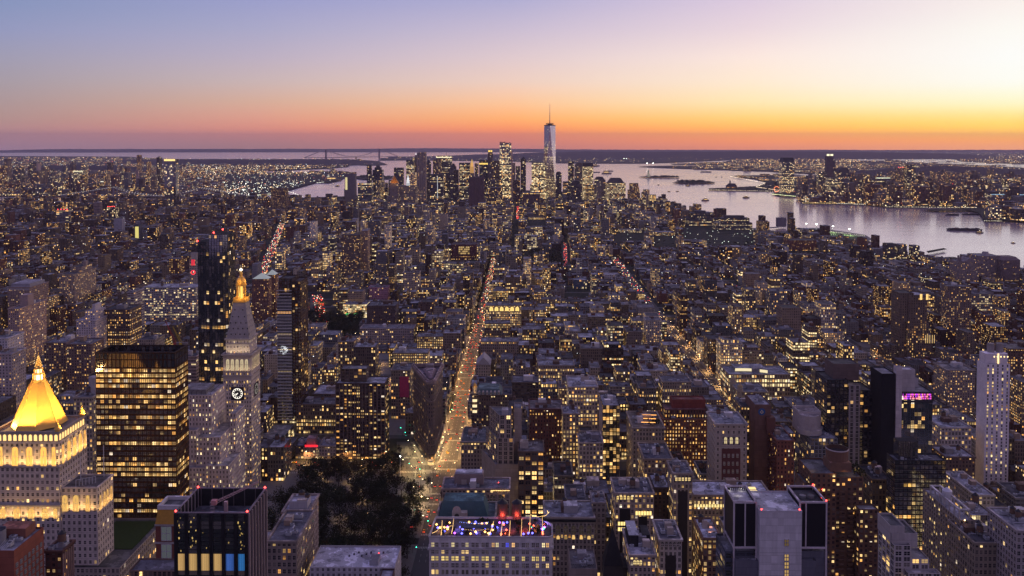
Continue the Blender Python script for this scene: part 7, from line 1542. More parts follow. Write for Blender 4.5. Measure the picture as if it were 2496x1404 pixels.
   for r, a_, b_, s in ((10, 0, 34, .5), (7, 34, 52, .8)): B.box(cx - r, cx + r, cy_ - r, cy_ + r, z + a_, z + b_, glowa((1, .52, .15), s))
   B.frustum(rect(cx - 6, cx + 6, cy_ - 6, cy_ + 6), z + 52, rect(cx - .4, cx + .4, cy_ - .4, cy_ + .4), z + 74, glowa((1, .6, .18), .7)); part('lit_spire', B, root, ME)
  elif crown == 'yellowcrown':
   B.box(X0 + 2, X1 - 2, Y0 + 2, Y1 - 2, z, z + 8, g((.13, .1, .1))); part('upper_block', B, root, MP); b2 = MB()
   for k in (0, 1): b2.box(X0 + 2.5 + k * w_ * .45, X0 + 2.5 + k * w_ * .45 + w_ * .32, Y0 + 1, Y1 - 3, z + 8, z + 17, glowa((1, .66, .12), 1.4))
   part('lit_crown', b2, root, ME)
  elif crown == 'flank':
   for k in range(4): B.box(X0 + w_ * (k + .1) / 3.4, X0 + w_ * (k + .1) / 3.4 + w_ * .1, Y - 5, Y - .05, gz(cx, Y), z + (9 if k in (0, 3) else 4), g((.12, .075, .085)))
   part('flank_shaft', B, root, MP)
  elif crown == 'rough':
   for k in range(12): B.box(X0 + w_ * k / 12, X0 + w_ * (k + .7) / 12, Y0 + 1, Y0 + 12, z, z + random.uniform(2, 8), g((.06, .05, .06)))
   part('roof_steel', B, root, MP); b2 = MB(); b2.box(X1 + .1, X1 + 7, Y0 + 2, Y1, gz(cx, Y), z - 40, g((.42, .30, .28))); part('pale_side', b2, root, MP)
  elif crown == 'darkcap': B.box(X0, X1, Y0, Y1, z, z + 20, g((.045, .04, .05))); part('dark_cap', B, root, MP)
  elif crown == 'stepright':
   for k in range(3): block(root, rect(X1 + .05 + 3.4 * k, X1 + 3.4 * (k + 1), Y0 + 2 * k, Y1), gz(cx, Y), z - 18 - 16 * k, style(*st), wname='stepped_wall')
   block(root, rect(X0 - 9, X0 - .05, Y0 + 3, Y1), gz(cx, Y), z - 34, style(*st), wname='stepped_wall')
  elif crown == 'taper': B.frustum(p, z, rect(X0 + w_ * .1, X1 - w_ * .06, Y0 + 4, Y1 - 4), at(0, 384, Y).z, g((.035, .035, .045))); part('tapered_top', B, root, MP)
  elif crown == 'twincrown':
   for k in (0, 1): b2 = MB(); b2.box(X0 + 2 + k * w_ * .55, X0 + 2 + k * w_ * .55 + w_ * .34, Y0 + 1, Y0 + 12, z, z + 11, glowa((1, .93, .6), 1.4)); part('lit_crown', b2, root, ME)
   block(root, rect(X1 + .05, X1 + 10, Y0 + 5, Y1), gz(cx, Y), z - 26, style('dgrey', .1, 0, (.09, .07, .085)), wname='side_wall')
  elif crown == 'paleside': B.box(X1 + .1, X1 + 9, Y0 + 2, Y1, gz(cx, Y), z - 6, g((.42, .32, .31))); part('pale_side', B, root, MP)
  if crown == 'red':
   for k in range(4): redlight(root, X0 + w_ * (k + .5) / 4, Y0 + 1, z + 1, 1.6)
skyline(); ST = ST0
def suspension(name, label, A, B, top, deckz, ext, lampcol, lamps, r, tw, thick, gap):
 """A, B: feet of the two towers; cables dip to the deck between them"""
 A, B = Vector(A), Vector(B); d = (B - A); l = d.length; d.normalize(); n = Vector((-d.y, d.x, 0)) * gap
 T_ = thing(name, label, 'bridge', tuple((A + B) / 2))
 for P_ in (A, B):
  b = MB()
  for s in (-1, 1):
   q = P_ + n * s; b.box(q.x - tw, q.x + tw, q.y - tw, q.y + tw, P_.z - 5, P_.z + top, plain((.17, .15, .18)))
  for f in (.55, .96): b.bar(P_ + n + Vector((0, 0, top * f)), P_ - n + Vector((0, 0, top * f)), tw * .8, plain((.17, .15, .18)))
  part('tower', b, T_, MP)
 b = MB(); E0, E1 = A - d * ext, B + d * ext; m = 30
 for k in range(m):
  p, q = E0 + (E1 - E0) * (k / m), E0 + (E1 - E0) * ((k + 1) / m)
  z = deckz
  b.face([tuple(p + n + Vector((0, 0, z))), tuple(p - n + Vector((0, 0, z))), tuple(q - n + Vector((0, 0, z))), tuple(q + n + Vector((0, 0, z)))], None, plain((.10, .09, .10)))
  for s in (1, -1): b.face([tuple(p + n * s + Vector((0, 0, z - thick))), tuple(q + n * s + Vector((0, 0, z - thick))), tuple(q + n * s + Vector((0, 0, z))), tuple(p + n * s + Vector((0, 0, z)))], None, plain((.12, .105, .12)))
 part('deck', b, T_, MP)
 lm = MB()
 for s in (-1, 1):
  b = MB(); pts = []
  for k in range(33): t = k / 32; pts.append(A + d * (l * t) + n * s + Vector((0, 0, top - (top - deckz - thick) * (1 - (2 * t - 1) ** 2))))
  le = [E0 + n * s + Vector((0, 0, deckz))] + pts + [E1 + n * s + Vector((0, 0, deckz))]
  for p, q in zip(le, le[1:]): b.bar(p, q, r, plain((.42, .36, .36)), 0, 4)
  for k in range(1, 32, 2): b.bar(pts[k], (pts[k].x, pts[k].y, A.z * 0 + (A + d * (l * k / 32)).z + deckz), r * .35, plain((.3, .26, .27)), 0, 3)
  part('main_cable', b, T_, MP)
  if lamps:
   full = []
   for p, q in zip(le, le[1:]):
    kk = max(1, int((q - p).length / lamps))
    for j in range(kk): full.append(p + (q - p) * (j / kk))
   for p in full: lm.octa(p.x, p.y, p.z + 1.5, 1.35, glowa(lampcol, 1.6))
 part('cable_lamp', lm, T_, ME)
 return T_
def foot(px, py, Y): q = at(px, py, Y); return (q.x, Y, gz(q.x, Y))
VA, VB = foot(794.5, 388, 14900), foot(924.5, 391, 15700)
suspension('narrows_bridge', 'long suspension bridge with two tall towers far across the bay', VA, VB, at(794.5, 363.2, 14900).z - VA[2], at(794.5, 383.4, 14900).z - VA[2], 420, (1, .9, .8), 0, 3.2, 6.5, 9, 14)
MA, MBf = foot(490, 492, 4560), foot(281, 490, 4620)
suspension('lamp_strung_bridge', 'suspension bridge with strings of white lamps along its cables over the east river', MA, MBf, at(490, 458, 4560).z + 2, at(490, 479.5, 4560).z + 2, 330, (1, .95, .82), 13, .9, 3.5, 4, 16)
BA, BB = foot(742, 480, 4830), foot(640, 468, 5250)
def statue():
 q = grd(1580.5, 433, WZ); x, y, z = q.x, q.y, gz(q.x, q.y); Y = q.y; zt = at(1580.5, 413.3, Y).z
 T_ = thing('harbour_statue', 'green robed statue with raised torch on a stone pedestal on an island', 'statue', (x, y, z))
 b = MB(); b.frustum(circ(x, y, 26, 11), z, circ(x, y, 24, 11), z + 14, plain((.33, .28, .25))); b.frustum(rect(x - 10, x + 10, y - 10, y + 10), z + 14, rect(x - 7, x + 7, y - 7, y + 7), z + 44, plain((.42, .36, .28))); part('pedestal', b, T_, MP)
 gc = plain((.25, .36, .26)); h = zt - z - 44; b = MB()
 for r0, r1, a_, b_ in ((5.6, 4.6, 0, .34), (4.6, 3.6, .34, .58), (3.6, 3.0, .58, .68), (1.7, 1.9, .68, .72), (1.9, 1.3, .72, .8)): b.cyl(x, y, z + 44 + h * a_, z + 44 + h * b_, r0, r1, 12, gc)
 b.bar((x - 3, y, z + 44 + h * .64), (x - 4.4, y - 1, z + 44 + h * .93), 1.1, gc); b.cyl(x - 4.4, y - 1, z + 44 + h * .93, z + 44 + h, 1.5, .8, 8, gc); b.bar((x + 3, y, z + 44 + h * .62), (x + 4, y - 3, z + 44 + h * .45), 1.2, gc); b.box(x + 3, x + 5.5, y - 4.5, y - 3.6, z + 44 + h * .4, z + 44 + h * .56, gc)
 for k in range(7): t = math.pi * k / 6; b.bar((x + 1.5 * math.cos(t), y, z + 44 + h * .79 + 1.2 * math.sin(t)), (x + 3.4 * math.cos(t), y, z + 44 + h * .79 + 3.2 * math.sin(t)), .25, gc)
 part('figure', b, T_, MP); b = MB(); b.octa(x - 4.4, y - 1, z + 45 + h, 1.2, glowa((1, .8, .3), 3)); part('torch_flame', b, T_, ME); pointlamp('floodlight', T_, (x - 6, y - 45, z + 24), 26000, (.9, 1, .7), 1)
statue()
def terminal():
 q = grd(1784, 461, WZ); x, y, z = q.x, q.y, gz(q.x, q.y); T_ = thing('ferry_terminal', 'old ferry terminal with steep roofs and a pointed cupola on the far point', 'terminal', (x, y, z)); c = plain((.16, .10, .09))
 b = MB(); b.box(x - 35, x + 35, y, y + 30, z, z + 16, c); part('hall', b, T_, MP)
 b = MB(); r = plain((.06, .055, .065)); b.frustum(rect(x - 36, x + 36, y - 1, y + 31), z + 16, rect(x - 20, x + 24, y + 14, y + 16), z + 34, r); part('roof', b, T_, MP)
 b = MB(); b.box(x - 14, x - 6, y + 8, y + 16, z + 16, z + 42, c); b.frustum(rect(x - 15, x - 5, y + 7, y + 17), z + 42, rect(x - 10.2, x - 9.8, y + 11.8, y + 12.2), z + 62, r); part('cupola', b, T_, MP)
 b = MB()
 for k in range(8): b.box(x - 32 + 8 * k, x - 28 + 8 * k, y - .5, y - .1, z + 2, z + 9, glowa((1, .45, .12), .9))
 part('lit_window', b, T_, ME)
 q = grd(1893, 471.5, WZ); b = MB(); rr = 16; c0 = (q.x, q.y, gz(q.x, q.y) + 22)
 for k in range(36): t0, t1 = k * math.pi / 18, (k + 1) * math.pi / 18; b.bar((c0[0] + rr * math.cos(t0), c0[1], c0[2] + rr * math.sin(t0)), (c0[0] + rr * math.cos(t1), c0[1], c0[2] + rr * math.sin(t1)), 1.6, glowa((1, .28, .10), 2.0), 0, 4)
 W_ = thing('ferris_wheel', 'red lit ferris wheel standing at the far bank left of the tall glass tower', 'ferris wheel', (q.x, q.y, c0[2] - 22)); part('lit_rim', b, W_, ME)
 b = MB()
 for k in range(12): t = k * math.pi / 6; b.bar(c0, (c0[0] + rr * math.cos(t), c0[1], c0[2] + rr * math.sin(t)), .4, plain((.3, .2, .2)))
 b.bar(c0, (c0[0] - 8, c0[1], c0[2] - 22), .8, plain((.3, .2, .2))); b.bar(c0, (c0[0] + 8, c0[1], c0[2] - 22), .8, plain((.3, .2, .2))); part('wheel_frame', b, W_, MP)
terminal()
def boat(name, cat, label, px, py, length, kind, rz=0.0, group=None):
 q = grd(px, py, WZ); T_ = thing(name, label, cat, (q.x, q.y, q.z), group); T_.rotation_euler = (0, 0, rz); l, w_ = length / 2, length * (.13 if kind == 'barge' else .2)
 off = Vector((q.x, q.y, q.z))
 def lp(nm, bb, m):
  me = bb.mesh(nm, [m]); o = bpy.data.objects.new(nm, me); COL.objects.link(o); o.parent = T_
 b = MB(); hull = [(-l, -w_), (l * .7, -w_), (l, 0), (l * .7, w_), (-l, w_)]; hc = plain((.05, .045, .05) if kind != 'lit' else (.30, .22, .12)); hh = length * (.05 if kind == 'barge' else .11)
 b.frustum([(x * .96, y * .9) for x, y in hull], -.5, hull, hh, hc); lp('hull', b, MP)
 if kind == 'barge':
  b = MB();
  for k in range(9): b.box(-l * .9 + l * .19 * k, -l * .9 + l * .19 * k + l * .16, -w_ * .8, w_ * .8, hh, hh + 2.0 + (k % 3), plain((.06, .055, .06)))
  lp('cargo', b, MP)
 if kind in ('ferry', 'lit', 'tug'):
  b = MB(); b.box(-l * .7, l * .4, -w_ * .7, w_ * .7, hh, hh + length * .12, plain((.25, .2, .18))); b.box(-l * .3, l * .2, -w_ * .5, w_ * .5, hh + length * .12, hh + length * .2, plain((.3, .26, .24))); lp('deckhouse', b, MP)
  b = MB(); gc = glowa((1, .62, .2), 2.2 if kind == 'lit' else 1.2)
  for k in range(6): b.box(-l * .65 + l * .17 * k, -l * .65 + l * .17 * k + l * .09, -w_ * .72, -w_ * .705, hh + length * .03, hh + length * .09, gc)
  b.octa(0, 0, hh + length * .26, length * .02 + .4, glowa((1, .85, .6), 4)); lp('cabin_light', b, ME)
  b = MB(); b.bar((0, 0, hh + length * .2), (0, 0, hh + length * .26), .3, plain((.2, .2, .2))); lp('mast', b, MP)
 return T_
boat('cargo_barge', 'barge', 'long dark barge pushed along the river near the right edge', 2352, 562, 118, 'barge', .42 + math.pi * 0 - .62)
boat('tug_boat', 'tug boat', 'tug boat with yellow lit stern at the end of the long dark barge', 2388, 568, 26, 'tug', -.2)
boat('harbour_ferry', 'ferry', 'ferry with bright lights crossing mid-river, white lit wheelhouse', 1720, 489, 44, 'lit', .3)
boat('harbour_ferry', 'ferry', 'orange lit ferry nearest the Manhattan shore', 1698, 507, 40, 'lit', 2.8)
boat('dark_boat', 'boat', 'dark low boat between the two islands and the near bank, farthest right', 1819, 482.6, 40, 'tug', .0)
boat('small_boat', 'boat', 'small boat just below the rounded tree-covered island', 1677, 453.6, 36, 'tug', .0)
boat('long_barge', 'barge', 'thin dark barge behind the islands in the glowing water', 1721, 419.8, 120, 'barge', 0)
boat('small_boat', 'boat', 'tiny boat with a wake near the stepped brick river tower', 1587, 484.6, 22, 'tug', .2)
boat('moored_barge', 'barge', 'dark barge by the far breakwater, left of two', 2322, 525, 62, 'barge', .1)
boat('moored_barge', 'barge', 'dark barge by the far breakwater, right of two', 2367, 524, 72, 'barge', -.1)
boat('anchored_ship', 'ship', 'dark ship anchored in the bay behind the glowing yellow tower', 1452, 405.4, 110, 'tug', .1)
boat('anchored_ship', 'ship', 'barge-like ship left of two in the bay right of the glowing yellow tower', 1453, 420.5, 90, 'barge', .1)
boat('anchored_ship', 'ship', 'lit ship right of two in the bay right of the glowing yellow tower', 1479, 423.6, 100, 'lit', .1)
boat('anchored_ship', 'ship', 'low ship farther out in the bay right of the glowing yellow tower', 1483, 417.6, 110, 'barge', .0)
boat('orange_lit_ship', 'ship', 'ship glowing orange at the pier by the bend in the east river', 812, 441, 130, 'lit', .1)
boat('harbour_tug', 'tug boat', 'small tug below the orange glowing ship', 823, 454, 34, 'tug', .6)
boat('small_boat', 'boat', 'tiny speck of a boat with a long wake at the far right', 2470, 593, 14, 'tug', -.2)
for px, py in ((1631, 467.5), (1651.5, 467), (1605, 451), (1759, 432), (1746, 432)): boat('channel_boat', 'boat', 'tiny dark craft dotted on the open harbour', px, py, 20, 'tug', random.random(), 'tiny craft on the harbour')
def ys(k): return 835 + 80.5 * (23 - k)
AVE = [(-1330, 12), (-1100, 15), (-870, 15), (-676, 15), (-526, 11), (-380, 15), (-72.5, 12.5), (248, 15), (520, 15), (795, 15), (1065, 15), (1330, 15)]
BWY = [(35, 560), (-70, 848), (-340, 1530)]
CORR = [(BWY, 13), ([(-590, 1900), (-931, 3320)], 17), ([(-345, 1480), (-425, 1770)], 16), ([(108, 2080), (140, 2700)], 9), ([(-14, 3480), (-14, 4250)], 9), ([(250, 1500), (256, 2350)], 15), ([(-72.5, 1500), (-72.5, 2330)], 12.5), ([(520, 1500), (420, 2300)], 11), ([(-676, 1400), (-600, 1905)], 15)]
def dseg(x, y, A, B):
 ax, ay = A; bx, by = B; dx, dy = bx - ax, by - ay; t = max(0, min(1, ((x - ax) * dx + (y - ay) * dy) / (dx * dx + dy * dy)))
 return math.hypot(x - ax - t * dx, y - ay - t * dy)
def incorr(x, y, m=0):
 for pl, hw in CORR:
  for A, B in zip(pl, pl[1:]):
   if dseg(x, y, A, B) < hw + m: return True
 return False
def strip(b, pl, hw, z, step=60):
 for (ax, ay), (bx, by) in zip(pl, pl[1:]):
  l = math.hypot(bx - ax, by - ay); n = max(1, int(l / step)); dx, dy = (bx - ax) / l, (by - ay) / l; nx_, ny_ = -dy * hw, dx * hw
  for k in range(n):
   p = (ax + dx * l * k / n, ay + dy * l * k / n); q = (ax + dx * l * (k + 1) / n, ay + dy * l * (k + 1) / n)
   b.face([(p[0] - nx_, p[1] - ny_, z + gz(*p)), (q[0] - nx_, q[1] - ny_, z + gz(*q)), (q[0] + nx_, q[1] + ny_, z + gz(*q)), (p[0] + nx_, p[1] + ny_, z + gz(*p))])
def sheetobj(name, b, mat):
 o = solo(name, b, mat, None, None); o['kind'] = 'structure'
 for p in o.data.polygons:
  if p.normal.z < 0: p.flip()
 return o
z = .05
for k, (pl, hw) in enumerate(([([(-72.5, 400), (-72.5, 1500), (-72.5, 2330)]), 9.4], [BWY, 9], [[(248, 500), (256, 2350)], 11], [[(520, 500), (520, 1500), (420, 2300)], 11], [[(-225, 500), (-225, 835)], 9], [[(-380, 500), (-380, 1460), (-425, 1770)], 11], [[(-590, 1900), (-931, 3320)], 12], [[(-14, 3480), (-14, 4250)], 7], [[(108, 2080), (140, 2700)], 7])):
 b = MB(); strip(b, pl, hw, z + .012 * k); sheetobj('road', b, MASPH)
b = MB()
for k in range(8, 29):
 if k in (24, 25): continue
 strip(b, [(-900, ys(k)), (900, ys(k))], 11 if k in (23, 14) else 5.5, .19, 80)
sheetobj('cross_street', b, MASPH)
b = MB(); b.face([(x, y, .21) for x, y in ((-118, 800), (-52, 760), (-52, 850), (-84, 850), (-92, 838), (-116, 900), (-132, 900))]); sheetobj('square_roadway', b, MASPH)
pm = MB()   # road paint: lane lines, crossings, stop bars
def paint(x0, x1, y0, y1, zz=.24): pm.face([(x0, y0, zz), (x1, y0, zz), (x1, y1, zz), (x0, y1, zz)])
for yy in range(640, 1500, 9):
 for xx in (-77.2, -72.5, -67.8): paint(xx - .12, xx + .12, yy, yy + 3.5)
 for xx in (243, 248, 253): paint(xx - .12, xx + .12, yy + 200, yy + 203.5)
for k in range(14, 27):
 for dy in (-12.5, 9.5):
  for j in range(14): paint(-81 + 1.3 * j, -80.3 + 1.3 * j, ys(k) + dy, ys(k) + dy + 3.4); paint(237 + 1.6 * j, 237.8 + 1.6 * j, ys(k) + dy, ys(k) + dy + 3.4)
for j in range(22): paint(-232, -218, 822 + 0 * j, 822.1); paint(-236 + .0, -214, 818, 818.15)
for j in range(12): paint(-236 + 1.9 * j, -235 + 1.9 * j, 812, 816)
for t in [k / 46 for k in range(46)]:
 x, y = -70 + (-340 + 70) * t, 862 + (1530 - 862) * t; paint(x - .2, x + .2, y, y + 5)
for j in range(26):
 x = -118 + 1.5 * j; paint(x, x + .7, 852, 856); paint(x, x + .7, 815, 819)
for j in range(60): x = -210 + 2.2 * j; paint(x, x + 1.2, 834.9, 835.1)
for t in [k / 40 for k in range(40)]:
 x, y = -101 + 14 * t - 0, 835 - 190 * t; pm.face([(x - 2.2, y, .24), (x - 1.9, y, .24), (x - 1.4, y - 3, .24), (x - 1.7, y - 3, .24)])
sheetobj('road_marking', pm, MPAINT)
b = MB()   # paved square in front of the wedge-shaped building
b.face([(x, y, .30) for x, y in ((-98, 836), (-90, 833), (-84, 836), (-80.5, 842), (-80, 905), (-85, 905), (-86, 842), (-91, 839), (-111, 901), (-117, 899))]); b.face([(x, y, .30) for x, y in ((-100, 800), (-84, 806), (-83, 770), (-86, 762), (-96, 770))]); b.face([(x, y, .30) for x, y in ((-96, 812), (-88, 812), (-86, 822), (-100, 824))])
sheetobj('plaza_pavement', b, MPAV)
b = MB(); b.face([(x, y, .12) for x, y in rect(-208, -112, 604, 815)]); sheetobj('park_lawn', b, MLAWN)
b = MB(); strip(b, [(-206, 640), (-160, 700), (-118, 810)], 3.2, .17, 30); strip(b, [(-114, 640), (-150, 720), (-204, 806)], 3.2, .18, 30); strip(b, [(-206, 730), (-112, 720)], 2.6, .19, 30)
for c in ((-158, 772, 10), (-150, 712, 8)): b.face([(x, y, .205) for x, y in circ(c[0], c[1], c[2], 16)])
sheetobj('park_path', b, MPAV)
def mk_lamp():
 a = MB(); a.cyl(0, 0, 0, 9, .13, .08, 6); a.bar((0, 0, 9), (1.9, 0, 9.4), .06)
 h = MB(); h.box(1.6, 2.5, -.25, .25, 9.2, 9.42, glowa((1, .78, .44), 9), 0, True)
 p = MB(); p.cyl(0, 0, 0, 3.6, .1, .07, 6); g = MB(); g.octa(0, 0, 4.0, .42, glowa((1, .66, .28), 7))
 return a.mesh('lamp_post', [MBLK]), h.mesh('lamp_head', [ME]), p.mesh('lamp_post', [MBLK]), g.mesh('lamp_globe', [ME])
LM = mk_lamp()
LL = {}
def lamp(x, y, rz, label, group, e=0.0, kind=0, col=(1, .53, .17)):
 zz = gz(x, y) + .15; o = inst('street_lamp' if kind == 0 else 'park_lamp', LM[0 if kind == 0 else 2], None, (x, y, zz), rz); tag(o, label, 'street lamp' if kind == 0 else 'lamp', group)
 c = bpy.data.objects.new('lamp_head' if kind == 0 else 'lamp_globe', LM[1 if kind == 0 else 3]); COL.objects.link(c); c.parent = o
 if e:
  k = (round(e), col)
  if k not in LL:
   l = bpy.data.lights.new('lamp_light', 'SPOT'); l.energy = e; l.color = col; l.shadow_soft_size = .3; l.spot_size = R(158); l.spot_blend = .5; LL[k] = l
  c = bpy.data.objects.new('lamp_light', LL[k]); COL.objects.link(c); c.parent = o; c.location = (2.0, 0, 8.6) if kind == 0 else (0, 0, 4.8)
LE = 13000
for i, yy in enumerate(range(700, 2320, 34)):
 xx = -72.5
 if yy < 1500: lamp(xx - 10.6, yy, 0, 'tall black street lamp on the left kerb of the bright central avenue', 'street lamps along the bright central avenue', LE if 830 < yy < 1150 else LE * .6 if yy > 830 else 1500)
 lamp(xx + 10.6, yy + 15, math.pi, 'tall black street lamp on the right kerb of the bright central avenue', 'street lamps along the bright central avenue', LE if yy < 1150 else LE * .6 if yy < 1500 else LE * 1.4)
for t in [k / 17 for k in range(18)]:
 x, y = -70 - 270 * t, 858 + 672 * t; lamp(x + (11 if int(t * 17) % 2 else -11), y, math.pi if int(t * 17) % 2 else 0, 'street lamp along the diagonal street left of the wedge-shaped building', 'street lamps along the diagonal street', LE * .8)
for i, yy in enumerate(range(930, 1560, 36)):
 lamp(248 + (12.6 if i % 2 else -12.6), yy, math.pi if i % 2 else 0, 'street lamp along the lit avenue right of centre', 'street lamps along the avenue right of centre', LE * 1.5)
for i, yy in enumerate(range(930, 1380, 50)):
 lamp(520 + (12.6 if i % 2 else -12.6), yy, math.pi if i % 2 else 0, 'street lamp along the far right avenue', 'street lamps along the far right avenue', LE * .6)
for i, xx in enumerate(range(-235, -110, 20)):
 lamp(xx, 848 if i % 2 else 823, -1.57 if i % 2 else 1.57, 'street lamp along the cross street at the far edge of the park', 'street lamps along the park cross street', LE * .8)
for x, y in ((-104, 845), (-110, 862), (-116, 880), (-98, 832), (-82, 848), (-81, 868), (-80, 888), (-96, 815), (-104, 806), (-92, 775), (-86, 740), (-98, 760)):
 lamp(x, y, random.random() * 6, 'street lamp at the paved square round the wedge-shaped building', 'street lamps on the paved square', LE * .75, 0, (1, .70, .30))
rl = random.Random(8)
for x, y in ((-160, 790), (-150, 772), (-168, 765), (-140, 748), (-152, 712), (-130, 716), (-122, 690), (-172, 728), (-116, 740), (-126, 655), (-118, 668), (-142, 690), (-190, 720), (-120, 800), (-185, 790), (-133, 640), (-121, 624), (-160, 660)):
 lamp(x, y, 0, 'low globe lamp glowing among the dark park trees', 'globe lamps in the park', 1500, 1, (1, .60, .22))
for yy in range(2000, 3300, 90):
 t = (yy - 1900) / 1420; lamp(-590 - 341 * t + 14, yy, 3.14, 'street lamp on the wide bright avenue behind the black glass tower', 'street lamps on the wide left avenue', LE * 1.2)
for x, y in ((-345, 1500), (-360, 1540), (-380, 1600), (-400, 1680), (-330, 1560), (-305, 1545)): lamp(x, y, 0, 'street lamp at the tree-filled square in middle distance', 'street lamps at the far square', LE)
o = thing('tall_light_mast', 'tall slender light mast with a white lamp at the park corner', 'light mast', (-112, 785, 0)); b = MB(); b.cyl(-112, 785, 0, 27, .3, .16, 8, plain((.4, .4, .42))); part('mast', b, o, MP); b = MB(); b.octa(-112, 785, 27.4, .7, glowa((1, .95, .85), 12)); part('lamp_head', b, o, ME)
for k in range(90):
 kk = rl.choice((13, 14, 15, 16, 17, 18, 19, 20, 21, 22)); xx = rl.choice((rl.uniform(-60, 240), rl.uniform(260, 520), rl.uniform(540, 1000), rl.uniform(-900, -400))); lamp(xx, ys(kk) + rl.choice((-7.6, 7.6)), rl.choice((1.57, -1.57)), 'street lamp glowing in a cross street between the city blocks', 'street lamps in the cross streets', LE * .5)
def mk_sig():
 p = MB(); p.cyl(0, 0, 0, 5.6, .12, .1, 6); p.bar((0, 0, 5.4), (3, 0, 5.6), .07); h = MB(); h.box(2.8, 3.2, -.2, .2, 4.6, 5.7); g = MB(); g.octa(3.0, -.3, 4.95, .34, glowa((.05, 1, .55), 12)); return p.mesh('signal_pole', [MBLK]), h.mesh('signal_head', [MBLK]), g.mesh('green_lamp', [ME])
SIG = mk_sig()
for x, y in [(-84, 826), (-58, 826), (-112, 826), (-100, 812), (-92, 760), (-88, 720), (-80, 700), (-120, 905), (-128, 915), (-84, 915), (-57, 915), (-84, 995), (-57, 1076), (-84, 1156), (-135, 930), (-86, 675), (-84, 654), (234, 1076), (262, 1156), (234, 1236), (-146, 985), (-84, 1320)]:
 o = inst('traffic_signal', SIG[0], None, (x, y, .2), random.choice((0, 3.14))); tag(o, 'green traffic light on a dark pole at a street corner', 'traffic light', 'green traffic lights')
 for nm, me in (('signal_head', SIG[1]), ('green_lamp', SIG[2])): c = bpy.data.objects.new(nm, me); COL.objects.link(c); c.parent = o
def mk_car(col):
 b = MB(); c = plain(col); g = plain((.02, .022, .026))
 b.frustum(rect(-.9, .9, -2.25, 2.25), .35, rect(-.88, .88, -2.2, 2.2), .95, c); b.frustum(rect(-.82, .82, -1.5, 1.1), .95, rect(-.66, .66, -1.0, .6), 1.5, g); b.box(-.6, .6, -.9, .5, 1.5, 1.53, c)
 for sx_ in (-.85, .85):
  for sy_ in (-1.4, 1.4): b.bar((sx_ - .1, sy_, .34), (sx_ + .1, sy_, .34), .34, g, 0, 10)
 return b.mesh('car', [MP])
CARM = [mk_car(c) for c in ((.03, .03, .035), (.5, .5, .5), (.2, .2, .22), (.62, .40, .03), (.07, .08, .12))]
def mk_l(y, c, s, r):
 out = []
 for sx_ in (-.6, .6): h = MB(); h.octa(sx_, y, .75, r, glowa(c, s)); out.append(h.mesh('headlight' if y > 0 else 'taillight', [ME]))
 return out
HL, TLm = mk_l(2.25, (1, .86, .62), 5, .22), mk_l(-2.25, (1, .06, .03), 5, .28)
def car(x, y, rz, label, group):
 k = random.choice((0, 0, 1, 2, 3, 3, 4)); o = inst('car', CARM[k], None, (x, y, gz(x, y) + .26), rz); tag(o, ['black', 'white', 'grey', 'yellow', 'dark blue'][k] + ' ' + label, 'car', group)
 for me, nm in ((HL[0], 'headlight'), (HL[1], 'headlight'), (TLm[0], 'taillight'), (TLm[1], 'taillight')): c = bpy.data.objects.new(nm, me); COL.objects.link(c); c.parent = o
rc = random.Random(21)
yy = 690
while yy < 1500:
 for xx in (-79.5, -75.0, -70.3, -65.8):
  if rc.random() < (.26 if yy < 1000 else .42): car(xx + rc.uniform(-.4, .4), yy + rc.uniform(-3, 3), 0, 'car with lit tail lights on the bright central avenue', 'cars on the bright central avenue')
 yy += 13
for k in range(26): t = rc.random(); car(-70 - 270 * t + rc.choice((-3, 2)), 862 + 668 * t, .38, 'car driving away on the diagonal street left of the wedge-shaped building', 'cars on the diagonal street')
for k in range(34): car(248 + rc.choice((-6, -2, 2, 6)), 940 + 600 * rc.random(), math.pi, 'car with bright headlights on the lit avenue right of centre', 'cars on the avenue right of centre')
for k in range(14): car(520 + rc.choice((-6, 2, 6)), 930 + 450 * rc.random(), rc.choice((0, math.pi)), 'car on the far right avenue', 'cars on the far right avenue')
for k in range(13): car(-235 + 9.5 * k, 839 if k % 2 else 831, 1.57 if k % 2 else -1.57, 'car on the cross street at the far edge of the park', 'cars on the park cross street')
for x, y, r in ((-102, 842, .5), (-97, 806, .4), (-88, 730, .2), (-91, 700, .2), (-95, 782, .3), (-104, 826, 1.2)): car(x, y, r, 'car on the roadway of the paved square', 'cars on the paved square')
tr = MB()   # the endless tail of traffic further down the avenues
def jam(pl, n, red, wid, r):
 for _ in range(n):
  t = rc.random(); i = min(len(pl) - 2, int(t * (len(pl) - 1))); f = t * (len(pl) - 1) - i; (ax, ay), (bx, by) = pl[i], pl[i + 1]
  x, y = ax + (bx - ax) * f + rc.uniform(-wid, wid), ay + (by - ay) * f
  c = ((1, .07, .03), 2.2) if rc.random() < red else rc.choice([((1, .9, .7), 2.4), ((1, .62, .22), 2)])
  tr.octa(x, y, gz(x, y) + rc.uniform(1, 2.6), r * rc.uniform(.7, 1.3), glowa(*c))
jam([(-72.5, 1500), (-72.5, 2330)], 170, .4, 7.5, .75); jam([(-590, 1900), (-931, 3320)], 270, .42, 12, 1.0); jam([(-350, 1490), (-425, 1770)], 110, .75, 10, .8); jam([(250, 1540), (256, 2350)], 120, .3, 10, .9); jam([(108, 2080), (140, 2700)], 70, .85, 5, .85); jam([(-14, 3500), (-14, 4200)], 60, .85, 6, 1.3); jam([(520, 1380), (420, 2300)], 90, .4, 9, .9); jam([(-676, 1500), (-600, 1900)], 60, .4, 10, .9)
o = solo('distant_traffic', tr, ME, 'streams of distant red and white car lights far down the avenues', 'traffic'); o['kind'] = 'stuff'
rp_ = random.Random(4)
